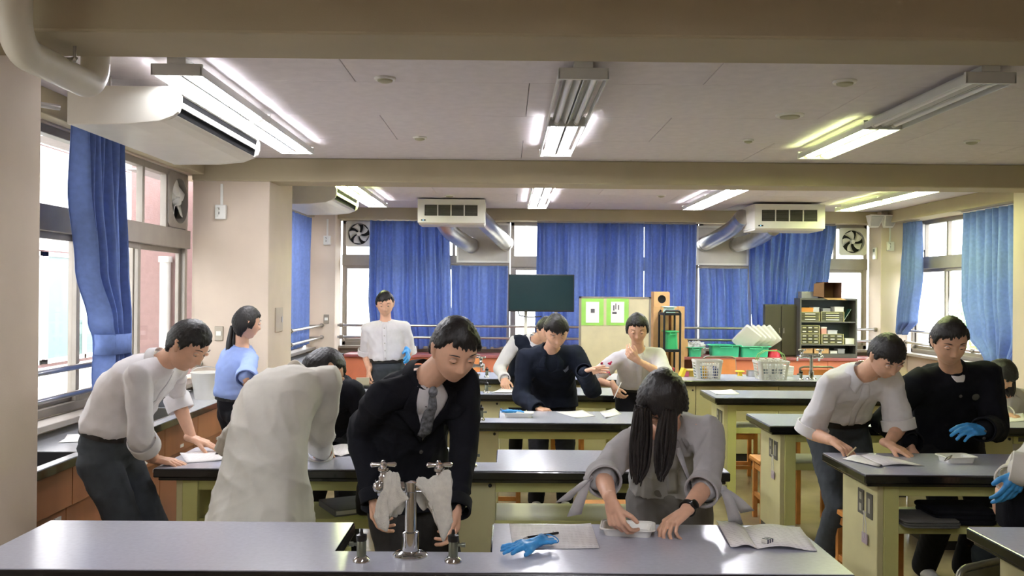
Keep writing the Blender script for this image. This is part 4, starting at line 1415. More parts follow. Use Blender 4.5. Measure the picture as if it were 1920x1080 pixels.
for i, (Y, lab) in enumerate(((RIGY[1] + 0.19, 'paper tag on a cord hooked to the right booklet table side'), (RIGY[2] + 0.19, 'paper tag on a cord at the side of the table behind it'), (RIGY[3] + 0.19, 'paper tag on a cord at the side of the farthest right table'))):
    xs = XRT - TW2 + 0.085
    t = thing('hanging_tag', lab, 'tag', (xs, Y, 0.58), -R90, 'tags on the table sides')
    G().tube([(0, -0.002, 0), (0, -0.014, 0), (0, -0.016, 0.008)], 0.004, 8).build('hook', WHITEPL, t)
    G().tube([(0, -0.012, 0), (0.016, -0.01, -0.05), (0.02, -0.01, -0.11), (-0.005, -0.01, -0.13), (-0.018, -0.01, -0.09), (-0.006, -0.012, -0.03), (0, -0.012, 0)], 0.0025, 8).build('cord', WHITEPL, t)
    G().box(-0.035, 0.03, -0.01, -0.006, -0.15, -0.10).build('card', mat('tag_lilac', (176, 160, 170), 0.6), t)

# on the window counter
p = J(396, 722, 6.85)
t = thing('bucket', 'white bucket with a wire handle on the window counter behind the rolled-sleeve man', 'bucket', (p.x - 0.05, 6.9, TH))
q = G()
q.lathe([(0.085, 0.0), (0.115, 0.19), (0.12, 0.195), (0.12, 0.2), (0.108, 0.2), (0.08, 0.01), (0, 0.01)], (0, 0, 0), 28)
q.build('body', WHITEPL, t, smooth=True)
G().tube([(0.118 * math.cos(a), 0.0, 0.19 + 0.05 * math.sin(a)) for a in [math.pi * k / 12 for k in range(13)]], 0.003, 6).build('handle', STEEL, t)
p = J(362, 735, 6.5)
t = thing('dish_rack', 'dark grey rack lying on the window counter next to the white bucket', 'rack', (-2.42, 6.52, TH))
q = G()
tray_mesh(q, 0.26, 0.3, 0.09, taper=0.02)
q.build('basin', mat('rack_grey', (96, 98, 100), 0.4), t)
for k in range(5):
    G().tube([(-0.11, -0.12 + 0.06 * k, 0.085), (0, -0.12 + 0.06 * k, 0.12), (0.11, -0.12 + 0.06 * k, 0.085)], 0.004, 8).build('rack_bar', STEEL, t)
p = JZ(185, 812, TH)
t = thing('paper_stack', 'white papers with a dark pen on the window counter behind the leaning man', 'paper', (-2.32, 5.05, TH + 0.001), 0.2)
for k in range(3):
    G().box(-0.1, 0.1, -0.14, 0.14, 0.0012 * k, 0.0012 * k + 0.001).build('sheet', PAPERW, t).rotation_euler = (0, 0, 0.08 * k)
t = thing('laptop', 'closed black laptop on the fourth table in front of the boy with the blue glove', 'laptop', (J(693, 727, 7.8).x, 7.74, TH + 0.001), 0.05)
G().prism(rrect(0, 0, 0.13, 0.09, 0.01), 'z', 0.002, 0.014).build('base', BLACKPL, t)
G().prism(rrect(0, 0, 0.13, 0.09, 0.01), 'z', 0.0145, 0.022).build('lid', BLACKPL, t)
p = J(680, 717, 7.75)
t = thing('notebook', 'pale notebook held by the boy with the blue glove', 'notebook', (p.x, p.y, p.z), 0.2)
G().box(-0.055, 0.055, -0.003, 0.003, -0.04, 0.04).build('cover', mat('notebook_cover', (176, 168, 140), 0.6), t)
G().box(-0.052, 0.052, -0.002, 0.002, 0.04, 0.041).build('pages', PAPERW, t)

# ------------------------------------------------------------------ wall monitor, notice board, cart, boxes on the far side
p0, p1 = J(953, 584, 11.4), J(1077, 515, 11.4)
t = thing('monitor', 'dark flat wall monitor in front of the blue curtains', 'monitor', ((p0.x + p1.x) / 2, 11.4, (p0.z + p1.z) / 2))
q = None
w, h = (p1.x - p0.x) / 2, (p1.z - p0.z) / 2
G().box(-w, w, 0.0, 0.05, -h, h).build('case', BLACKPL, t, bevel=0.008)
G().box(-w + 0.012, w - 0.012, -0.002, 0.001, -h + 0.02, h - 0.012).build('screen', mat('screen_teal', (22, 44, 48), 0.18, var=0.08, scale=1.5), t)
G().box(-0.22, 0.22, 0.05, 0.075, -0.1, 0.1).build('bracket', BLACKPL, t)
q = G()
q.tube([(-w + 0.12, 0.03, -h), (-w + 0.14, 0.03, -h - 0.05), (-w + 0.26, 0.03, -h - 0.07), (-w + 0.42, 0.05, -h - 0.06)], 0.008, 8)
q.build('cable', BLACKPL, t)
t2 = thing('monitor_stand', 'white stand with a shelf under the wall monitor', 'stand', ((p0.x + p1.x) / 2, 11.5, 0))
for s in (-1, 1):
    G().box(s * 0.19 - 0.02, s * 0.19 + 0.02, -0.02, 0.02, 0, 1.6).build('post', WHITEPL, t2)
G().box(-0.25, 0.25, -0.1, 0.1, 1.0, 1.02).build('shelf', WHITEPL, t2)
t2.location.z = 0.0
b0, b1 = J(1085, 690, 10.55), J(1221, 557, 10.55)
t = thing('notice_board', 'beige standing notice board with two green bordered posters', 'notice board', (b0.x, 10.55, 0))
w, zt = b1.x - b0.x, b1.z
G().box(0.02, w - 0.02, 0, 0.03, 0.35, zt - 0.01).build('board', mat('board_beige', (206, 196, 164), 0.7, var=0.04), t)
q = G().box(0, 0.025, -0.005, 0.035, 0.05, zt).box(w - 0.025, w, -0.005, 0.035, 0.05, zt).box(0, w, -0.005, 0.035, zt - 0.02, zt).box(0, w, -0.005, 0.035, 0.33, 0.36)
q.build('frame', ALU, t)
for s in (0.012, w - 0.012):
    G().box(s - 0.02, s + 0.02, -0.12, 0.12, 0.0, 0.05).build('foot', ALU, t)
GP = mat('poster_green', (150, 206, 96), 0.7)
for u0, u1, lab in ((1090, 1132, 'left green bordered poster with a small grey picture'), (1137, 1179, 'right green bordered poster with dark writing, half hidden')):
    a, b_ = J(u0, 610, 10.54), J(u1, 560, 10.54)
    pt = thing('poster', lab, 'poster', (a.x, 10.546, a.z))
    ww, hh = b_.x - a.x, b_.z - a.z
    G().box(0, ww, 0, 0.002, 0, hh).build('border', GP, pt)
    G().box(ww * 0.2, ww * 0.8, -0.002, -0.0002, hh * 0.1, hh * 0.88).build('sheet', PAPER, pt)
    q = G()
    if u0 < 1100:
        q.box(ww * 0.42, ww * 0.6, -0.003, -0.0021, hh * 0.47, hh * 0.62)
    else:
        for k, (x, z, dx, dz) in enumerate(((0.3, 0.55, 0.06, 0.2), (0.4, 0.6, 0.04, 0.22), (0.26, 0.42, 0.2, 0.08), (0.52, 0.58, 0.05, 0.18))):
            q.box(ww * x, ww * (x + dx), -0.003, -0.0021, hh * z, hh * (z + dz))
    q.build('print', mat('poster_ink', (90, 88, 96), 0.6), pt)

BLK = mat('black_cart', (36, 38, 40), 0.4, metal=0.4)
ca0, ca1 = J(1246, 690, 10.66), J(1277, 583, 10.66)
t = thing('cart', 'black tube cart with shelves beside the notice board', 'cart', (ca0.x, 10.7, 0))
w, zt = ca1.x - ca0.x, ca1.z
for x in (0, w):
    for y in (0, 0.36):
        G().tube([(x, y, 0), (x, y, zt - 0.03), (x + (0.02 if x == 0 else -0.02), y, zt)], 0.013, 10).build('post', BLK, t, smooth=True)
for z in (0.4, 0.93, 1.36):
    G().box(-0.01, w + 0.01, -0.01, 0.37, z, z + 0.03).build('shelf', BLK, t, bevel=0.004)
G().tube([(0.02, 0, zt), (w - 0.02, 0, zt)], 0.013, 10).build('handle', BLK, t)


def crate(label, u0, u1, v0, v1, Y, depth, m=GREENPL, z=None, group=None, taper=0.03, handle=True):
    a, b_ = J(u0, v1, Y), J(u1, v0, Y)
    w, h = b_.x - a.x, b_.z - a.z
    zz = a.z if z is None else z
    t = thing('plastic_tub', label, 'tub', ((a.x + b_.x) / 2, Y + depth / 2, zz), 0, group)
    q = G()
    tray_mesh(q, w, depth, h, t=0.006, lip=0.018, r=0.03, taper=taper)
    q.build('basin', m, t)
    n = rrect(0, 0, w / 2 + 0.004, depth / 2 + 0.004, 0.03)
    G().tube([(x, y, h - 0.004) for x, y in n] + [(n[0][0], n[0][1], h - 0.004)], 0.006, 8).build('rim', m, t, smooth=True)
    if handle:
        G().tube([(-w * 0.2, -depth / 2, h - 0.01), (-w * 0.2, -depth / 2 - 0.02, h - 0.03), (w * 0.2, -depth / 2 - 0.02, h - 0.03), (w * 0.2, -depth / 2, h - 0.01)], 0.006, 8).build('handle', m, t)
    return t, w, h


BG = mat('bright_green_tub', (60, 180, 110), 0.4)
crate('bright green tub on the middle shelf of the black cart', 1249, 1274, 612, 645, 10.72, 0.3, BG, z=0.961, taper=0.01)
crate('pale mint tub on the top shelf of the black cart', 1249, 1268, 586, 597, 10.72, 0.3, mat('mint_tub', (190, 226, 214), 0.4), z=1.391, taper=0.005, handle=False)
YC = 11.745
crate('green tub on the far counter filled with plastic bags', 1289, 1320, 648, 666, YC, 0.24, z=TH, group='green tubs on the far counter')
crate('empty middle green tub on the far counter', 1332, 1391, 646, 668, YC, 0.24, z=TH, group='green tubs on the far counter')
_, tw_, th_ = crate('green tub on the far counter holding white trays', 1388, 1446, 649, 669, YC, 0.24, z=TH, group='green tubs on the far counter')
BAG = mat('clear_bag', (226, 226, 232), 0.3, var=0.05, trans=0.3)
for k, (u, v) in enumerate(((1296, 645), (1309, 642))):
    p = J(u, v, YC + 0.14)
    t = thing('plastic_bag', ('crumpled clear plastic bag at the left of the bag tub', 'crumpled clear plastic bag at the right of the bag tub')[k], 'bag', (p.x, p.y, TH + 0.1))
    vv, ff = ico(3)
    r_ = random.Random(k)
    q = G()
    q.add([Vector(x) * (0.085 + 0.035 * math.sin(x[0] * 7 + k) * math.sin(x[1] * 9 + 1) + r_.uniform(-0.012, 0.012)) for x in vv], ff)
    q.build('film', BAG, t)
for k in range(5):
    p = J(1400 + k * 9, 634 - (2 - abs(k - 2)) * 1.5, YC + 0.07 + 0.012 * k)
    t = thing('tray', ('leftmost white tray leaning in the far green tub', 'second white tray leaning in the far green tub', 'middle white tray leaning in the far green tub', 'fourth white tray leaning in the far green tub', 'rightmost, lowest white tray leaning in the far green tub')[k], 'tray', (p.x, p.y, TH + 0.225), 0, 'white trays in the green tub')
    q = G()
    tray_mesh(q, 0.26, 0.32, 0.04)
    M_ = Matrix.Rotation(math.radians(38 + k * 3), 3, 'Y') @ Matrix.Rotation(math.radians(-62), 3, 'X')
    q.v = [tuple(M_ @ Vector(x)) for x in q.v]
    q.build('basin', WHITEPL, t)
p = J(1455, 662, YC)
t = thing('bowl', 'upturned red bowl on the far counter beside the white trays', 'bowl', (p.x, YC + 0.1, TH))
q = G()
q.lathe([(0.085, 0), (0.082, 0.03), (0.066, 0.07), (0.045, 0.085), (0.043, 0.095), (0.0, 0.095)], (0, 0, 0), 28)
q.build('shell', REDPL, t, smooth=True)
G().lathe([(0.044, 0.094), (0.044, 0.103), (0.036, 0.103), (0.036, 0.094)], (0, 0, 0), 20).build('foot_ring', REDPL, t)


def carton(label, u0, u1, v0, v1, Y, depth, hole=None, z=None, name='cardboard_box'):
    a, b_ = J(u0, v1, Y), J(u1, v0, Y)
    zz = a.z if z is None else z
    w, h = b_.x - a.x, b_.z - zz
    t = thing(name, label, 'box', (a.x, Y, zz))
    q = G()
    if hole:
        R = hole * min(w, h)
        n = 40
        sq, ci, cb = [], [], []
        for k in range(n):
            an = 2 * math.pi * (k + 0.5) / n
            c_, s_ = math.cos(an), math.sin(an)
            m_ = max(abs(c_), abs(s_))
            sq.append((w / 2 + c_ / m_ * w / 2, 0, h / 2 + s_ / m_ * h / 2))
            ci.append((w / 2 + c_ * R, 0, h / 2 + s_ * R))
            cb.append((w / 2 + c_ * R, 0.006, h / 2 + s_ * R))
        loft(q, [sq, ci, cb], cap0=False, cap1=False)
        q.add([(0, 0, 0), (w, 0, 0), (w, depth, 0), (0, depth, 0), (0, 0, h), (w, 0, h), (w, depth, h), (0, depth, h)], [(0, 3, 2, 1), (4, 5, 6, 7), (1, 2, 6, 5), (2, 3, 7, 6), (3, 0, 4, 7)])
        q.build('carton', CARD, t)
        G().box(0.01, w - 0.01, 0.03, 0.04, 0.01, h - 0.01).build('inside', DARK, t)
    else:
        q.box(0, w, 0, depth, 0, h)
        q.build('carton', CARD, t, bevel=0.004)
        G().box(w * 0.46, w * 0.54, -0.001, depth + 0.001, h - 0.06, h + 0.001).build('tape', mat('packing_tape', (176, 134, 84), 0.3), t)
    return t


z_ = J(1240, 575, 10.9).z
carton('cardboard box with a round dark hole on top of the boxes by the notice board', 1226, 1256, 547, 575, 11.12, 0.22, hole=0.27)
carton('tall cardboard carton behind the black cart', 1258, 1284, 575, 690, 11.14, 0.25, z=0.0)
carton('cardboard carton hidden below the box with the hole', 1224, 1254, 575, 690, 11.1, 0.25, z=0.0)
carton('cardboard box with a round dark hole on the far counter behind the cart', 1262, 1290, 636, 668, 11.78, 0.25, hole=0.27, z=TH)

# perforated baskets on the bench


def basket(label, u0, u1, v0, v1, Y, handle=None, seed=0):
    a, b_ = J(u0, v1, Y), J(u1, v0, Y)
    w, h = b_.x - a.x, b_.z - TH
    d = w * 0.8
    cx = (a.x + b_.x) / 2
    t = thing('basket', label, 'basket', (cx, Y + d / 2, TH), 0, 'white baskets on the bench')
    m = mat('basket_white', (232, 230, 226), 0.35, trans=0.25)
    n = 44
    bot, top = rrect(0, 0, w / 2 * 0.82, d / 2 * 0.82, 0.03, 10), rrect(0, 0, w / 2 * 0.97, d / 2 * 0.97, 0.035, 10)
    q = G()
    for i in range(len(bot)):
        p0_, p1_ = Vector((*bot[i], 0.0)), Vector((*top[i], h * 0.9))
        q.tube([p0_, p1_], 0.0035, 6)
    for k in range(7):
        f = k / 6
        ring = [(bot[i][0] * (1 - f) + top[i][0] * f, bot[i][1] * (1 - f) + top[i][1] * f, h * 0.9 * f) for i in range(len(bot))]
        q.tube(ring + [ring[0]], 0.0035, 6)
    for s in range(-4, 5):      # long sides have extra ribs
        x = s / 5 * w / 2 * 0.8
        for y in (-1, 1):
            q.tube([(x, y * d / 2 * 0.82, 0), (x * 1.15, y * d / 2 * 0.97, h * 0.9)], 0.0035, 6)
    q.build('lattice', m, t)
    G().prism(bot, 'z', 0.001, 0.005).build('bottom', m, t)
    q = G()
    o_, i_ = rrect(0, 0, w / 2 * 1.02, d / 2 * 1.02, 0.04, 10), rrect(0, 0, w / 2 * 0.95, d / 2 * 0.95, 0.035, 10)
    loft(q, [[(x, y, z) for x, y in r] for r, z in ((o_, h * 0.88), (o_, h), (i_, h), (i_, h * 0.88))], cap0=False, cap1=False)
    q.build('rim', m, t)
    if handle:
        for y in (-0.02, 0.05):
            G().tube([(-w / 2 * 0.9, y, h), (-w / 2 * 0.75, y - 0.01, h + 0.06), (-w * 0.2, y - 0.02, h + 0.095), (w * 0.2, y - 0.02, h + 0.095), (w / 2 * 0.75, y - 0.01, h + 0.06), (w / 2 * 0.9, y, h)], 0.0045, 8).build('handle', handle, t, smooth=True)
    return t, cx, Y + d / 2, w, d, h


t, cx, cy, w, d, h = basket('white perforated basket of small coloured bottles on the bench', 1304, 1357, 676, 710, 8.72)
pal = ((60, 130, 190), (220, 170, 50), (230, 230, 230), (60, 70, 110), (80, 160, 170), (230, 190, 60), (220, 220, 225), (70, 90, 150))
for k in range(8):
    x, y = cx + (k % 4 - 1.5) * w * 0.19, cy + (k // 4 - 0.5) * d * 0.4
    names_ = ('blue', 'amber', 'white', 'navy', 'teal', 'yellow', 'pale grey', 'dark blue')
    bt = thing('small_bottle', '%s small bottle inside the basket of coloured bottles' % names_[k], 'bottle', (x, y, TH + 0.006), 0, 'bottles in the left basket')
    G().lathe([(0.02, 0), (0.021, 0.004), (0.021, 0.09), (0.01, 0.105), (0.01, 0.115)], (0, 0, 0), 16).build('bottle_body', mat('bottle_%s' % names_[k].replace(' ', '_'), pal[k], 0.35), bt, smooth=True)
    G().lathe([(0.013, 0.113), (0.013, 0.138), (0.0, 0.138)], (0, 0, 0), 14).build('cap', WHITEPL, bt)
t, cx, cy, w, d, h = basket('white perforated basket with a green handle full of white bottles', 1422, 1483, 678, 711, 8.7, mat('handle_green', (140, 190, 110), 0.4))
for k in range(6):
    x, y = cx + (k % 3 - 1) * w * 0.24, cy + (k // 3 - 0.5) * d * 0.38
    bt = thing('wash_bottle', ('white bottle at the front left of the green handled basket', 'white bottle at the front centre of the green handled basket', 'white bottle at the front right of the green handled basket',
                               'white bottle at the back left of the green handled basket', 'white bottle at the back centre of the green handled basket', 'white bottle at the back right of the green handled basket')[k], 'bottle', (x, y, TH + 0.006), 0, 'bottles in the right basket')
    G().lathe([(0.027, 0), (0.028, 0.005), (0.028, 0.13), (0.012, 0.155), (0.012, 0.165)], (0, 0, 0), 18).build('bottle_body', mat('bottle_milk', (232, 234, 232), 0.3), bt, smooth=True)
    G().lathe([(0.015, 0.16), (0.015, 0.18), (0.027, 0.184), (0.027, 0.192), (0.0, 0.192)], (0, 0, 0), 16).build('cap', WHITEPL, bt)
    G().box(-0.02, 0.02, -0.0295, -0.027, 0.05, 0.1).build('bottle_label', mat('label_grey', (120, 130, 140), 0.6), bt)
crate('small yellow tub just right of the coloured bottle basket', 1383, 1396, 695, 704, 9.1, 0.09, YELLOWPL, z=TH, handle=False, taper=0.01)
crate('shallow yellow tub left of the coloured bottle basket', 1285, 1312, 694, 706, 9.0, 0.14, mat('dull_yellow_tub', (206, 178, 70), 0.45), z=TH, handle=False, taper=0.01)
p = J(1410, 703, 9.1)
t = thing('steel_pot', 'small brushed steel pot between the two white baskets', 'pot', (p.x, p.y, TH))
q = G()
q.lathe([(0.052, 0), (0.056, 0.005), (0.056, 0.055), (0.06, 0.058), (0.054, 0.058), (0.052, 0.006), (0, 0.006)], (0, 0, 0), 26)
q.build('body', STEEL, t, smooth=True)
G().tube([(0.056, 0, 0.04), (0.085, 0, 0.045), (0.085, 0, 0.035), (0.056, 0, 0.03)], 0.005, 8).build('handle', BLACKPL, t)
p = J(1280, 690, 9.0)
t = thing('toy_block', 'yellow and pink plastic piece left of the yellow tub on the bench', 'toy', (p.x, p.y, TH), 0.4)
G().prism([(-0.05, 0), (0.0, 0), (0.03, 0.07), (0.0, 0.09), (-0.03, 0.03)], 'y', -0.03, 0.03).build('yellow_piece', YELLOWPL, t, bevel=0.004)
G().box(0.005, 0.06, -0.025, 0.025, 0, 0.05).build('pink_piece', mat('pink_plastic', (220, 110, 130), 0.4), t, bevel=0.005)
p = J(1257, 693, 9.0)
t = thing('red_cup', 'red plastic cup near the cart end of the bench', 'cup', (p.x, p.y, TH))
q = G()
q.lathe([(0.03, 0), (0.04, 0.085), (0.036, 0.085), (0.028, 0.004), (0, 0.004)], (0, 0, 0), 24)
q.build('body', REDPL, t, smooth=True)
G().lathe([(0.041, 0.08), (0.043, 0.083), (0.041, 0.087)], (0, 0, 0), 24).build('rim', REDPL, t)
p = J(1477, 695, 9.1)
for k in range(4):
    t = thing('paper_stack', ('lowest white pad of the stack by the bench tap', 'second white pad of the stack by the bench tap', 'third white pad of the stack by the bench tap', 'topmost white pad of the stack by the bench tap')[k], 'paper', (p.x, p.y + 0.1, TH + 0.025 * k + 0.0005), 0.04 * k, 'white pads by the bench tap')
    G().box(-0.06, 0.06, -0.09, 0.09, 0, 0.024).build('sheets', PAPERW, t, bevel=0.002)

# steel shelf cabinet with its contents
SHELFG = mat('shelf_grey', (92, 90, 84), 0.45, metal=0.2)
INT = mat('shelf_interior', (52, 62, 58), 0.6)
YS = 11.8
s0_, s1_ = J(1499, 692, YS), J(1608, 560, YS)
x0, x1, zb, zt = s0_.x, s1_.x, TH, s1_.z
W, H, DP = x1 - x0, zt - zb, 0.24
t = thing('shelf_cabinet', 'dark grey open steel cabinet full of small drawers in the far corner', 'cabinet', (x0, YS, zb + 0.0005))
G().box(0, 0.022, 0, DP, 0, H).build('side_panel', SHELFG, t, bevel=0.003)
G().box(W - 0.022, W, 0, DP, 0, H).build('side_panel', SHELFG, t, bevel=0.003)
G().box(0.022, W - 0.022, DP - 0.012, DP, 0, H).build('back_panel', INT, t)
G().box(0.022, W - 0.022, 0, DP, H - 0.022, H).build('top', SHELFG, t)
G().box(0.022, W - 0.022, 0, DP, 0, 0.05).build('plinth', SHELFG, t)


def zv(v):
    return J(1550, v, YS).z - zb


lv = [zv(603), zv(646)]
for z in lv:
    G().box(0.022, W - 0.022, 0.0, DP - 0.012, z - 0.016, z).build('shelf', SHELFG, t, bevel=0.002)
DRW = mat('drawer_cream', (196, 190, 138), 0.45)
DRD = mat('drawer_smoke', (96, 94, 74), 0.25)


def drawers(label, u0, u1, v0, v1, zbase, nx, nyy):
    a, b_ = J(u0, v1, YS + 0.03), J(u1, v0, YS + 0.03)
    w, h = b_.x - a.x, b_.z - a.z
    k = thing('drawer_unit', label, 'drawer unit', (a.x, YS + 0.03, zb + zbase + 0.001), 0, 'small drawer units in the steel cabinet')
    q = G().box(0, w, 0.02, 0.19, 0, 0.006).box(0, w, 0.02, 0.19, h - 0.006, h).box(0, 0.006, 0.0, 0.19, 0, h).box(w - 0.006, w, 0.0, 0.19, 0, h).box(0, w, 0.18, 0.19, 0, h)
    q.build('case', DRW, k)
    for i in range(nx):
        for j in range(nyy):
            xa, xb = 0.007 + (w - 0.014) * i / nx + 0.002, 0.007 + (w - 0.014) * (i + 1) / nx - 0.002
            za, zb2 = 0.007 + (h - 0.014) * j / nyy + 0.002, 0.007 + (h - 0.014) * (j + 1) / nyy - 0.002
            dr = G().box(xa, xb, 0.012, 0.17, za, zb2).build('drawer', DRD, k)
            zm = (za + zb2) / 2
            G().box(xa + (xb - xa) * 0.2, xa + (xb - xa) * 0.8, 0.004, 0.012, zm - 0.005, zm + 0.006).build('pull', WHITEPL if (i + j) % 2 == 0 else DRW, dr)


drawers('drawer unit with wide drawers at the upper left of the steel cabinet', 1502, 1537, 585, 602, lv[0], 1, 3)
drawers('drawer unit with wide drawers at the upper right of the steel cabinet', 1540, 1583, 584, 602, lv[0], 1, 4)
zq = zv(646)
drawers('lower left drawer unit in the steel cabinet', 1502, 1537, 626, 645, zq, 3, 3)
h1 = J(1520, 626, YS).z - J(1520, 645, YS).z
drawers('drawer unit stacked on the lower left one in the steel cabinet', 1502, 1537, 608, 624, zq + h1 + 0.001, 3, 2)
drawers('lower middle drawer unit in the steel cabinet', 1541, 1582, 626, 645, zq, 3, 3)


def small_box(label, u0, u1, v0, v1, z, m, depth=0.15, name='small_box', cat='box', group=None, lidm=None):
    a, b_ = J(u0, v1, YS + 0.05), J(u1, v0, YS + 0.05)
    w, h = b_.x - a.x, b_.z - a.z
    k = thing(name, label, cat, (a.x, YS + 0.05, zb + z + 0.001), 0, group)
    G().box(0, w, 0, depth, 0, h * 0.8).build('body', m, k, bevel=0.003)
    G().box(-0.003, w + 0.003, -0.003, depth + 0.003, h * 0.8, h).build('lid', lidm or m, k, bevel=0.002)
    return k


ORB = mat('orange_box', (214, 140, 60), 0.5)
zup = lv[0] + (J(1520, 585, YS).z - J(1520, 602, YS).z) + 0.003
small_box('orange box on top of the upper left drawer unit', 1502, 1525, 575, 583, zup, ORB)
small_box('clear plastic box beside the orange box in the steel cabinet', 1525, 1536, 574, 583, zup, BAG)
small_box('white box on top of the upper right drawer unit', 1565, 1582, 574, 583, zup + 0.007, WHITEPL)
small_box('pale flat box near the middle of the cabinet top shelf', 1543, 1557, 577, 583, zup + 0.007, mat('grey_box', (150, 150, 150), 0.5))
zm_ = zq + h1 + 0.002
small_box('white bundle on the lower middle drawer unit', 1552, 1570, 618, 625, zm_, BAG)
small_box('pink and white carton on the lower middle drawer unit', 1540, 1550, 612, 625, zm_, mat('pink_carton', (206, 150, 136), 0.6), lidm=WHITEPL)
small_box('white lidded tub at the right end of the middle cabinet shelf', 1585, 1602, 634, 645, zq, WHITEPL)
small_box('left cardboard box on the cabinet bottom', 1502, 1524, 651, 660, 0.05, CARD)
small_box('right cardboard box on the cabinet bottom', 1527, 1554, 651, 660, 0.05, CARD)
small_box('lower white box on the cabinet bottom', 1557, 1570, 655, 660, 0.05, WHITEPL)
small_box('pale grey box at the right of the cabinet bottom', 1571, 1584, 651, 660, 0.05, mat('grey_box', (150, 150, 150), 0.5))
t = thing('blue_folder', 'blue green folder leaning inside the upper right of the steel cabinet', 'folder', (x0 + W - 0.1, YS + 0.1, zb + lv[0] + 0.001))
G().prism([(-0.05, 0), (-0.04, 0), (0.06, 0.16), (0.05, 0.165)], 'y', 0, 0.11).build('cover', mat('teal_folder', (40, 90, 96), 0.5), t)
G().prism([(-0.044, 0.002), (-0.041, 0.002), (0.056, 0.158), (0.053, 0.16)], 'y', -0.002, 0.1).build('pages', PAPERW, t)
# on top of it
small_box('grey tool case on top of the steel cabinet', 1503, 1534, 546, 558, H, mat('case_grey', (150, 148, 148), 0.4, metal=0.3))
t = thing('cardboard_box', 'open brown cardboard box lying on the steel cabinet', 'box', (x0 + W * 0.42, YS + 0.02, zt + 0.001))
a, b_ = J(1550, 558, YS), J(1584, 528, YS)
w, h = b_.x - a.x, b_.z - a.z
BRC = mat('dark_cardboard', (112, 78, 58), 0.8, var=0.06)
q = G().box(0, w, 0.0, 0.3, 0, 0.006).box(0, w, 0, 0.3, h - 0.006, h).box(0, 0.006, 0, 0.3, 0.006, h - 0.006).box(w - 0.006, w, 0, 0.3, 0.006, h - 0.006).box(0, w, 0.294, 0.3, 0, h)
q.build('carton', BRC, t)
G().add([(0, 0, 0.003), (w, 0, 0.003), (w + 0.03, -0.09, -0.02), (0.02, -0.09, -0.015)], [(0, 1, 2, 3)]).build('flap', CARD, t, solid=0.004)
G().add([(0, 0, 0.01), (0, 0, h - 0.004), (-0.14, -0.04, h - 0.02), (-0.15, -0.04, 0.03)], [(0, 1, 2, 3)]).build('flap', BRC, t, solid=0.004)
a, b_ = J(1431, 668, 12.0), J(1493, 571, 12.0)
t = thing('cupboard', 'dark olive cupboard standing on the far counter left of the steel cabinet', 'cupboard', (a.x, 11.93, TH + 0.0005))
w, h = b_.x - a.x, b_.z - TH
OLV = mat('dark_olive_panel', (66, 62, 46), 0.5, var=0.06)
G().box(0, w, 0.02, 0.1, 0, h).build('body', OLV, t, bevel=0.004)
for k in range(2):
    dr = G().box(w * k / 2 + 0.004, w * (k + 1) / 2 - 0.004, 0, 0.02, 0.02, h - 0.02).build('door', OLV, t, bevel=0.003)
    G().box(w / 2 + (k * 2 - 1) * 0.03 - 0.006, w / 2 + (k * 2 - 1) * 0.03 + 0.006, -0.012, 0, h * 0.45, h * 0.55).build('handle', STEEL, dr)
# ------------------------------------------------------------------ people
V3 = lambda *a: np.array(a, float)
npv = lambda p: np.array([p[0], p[1], p[2]], float)


def nrm(a):
    return a / (np.linalg.norm(a) + 1e-12)


def dir_to(a, b):
    return nrm(npv(b) - npv(a))


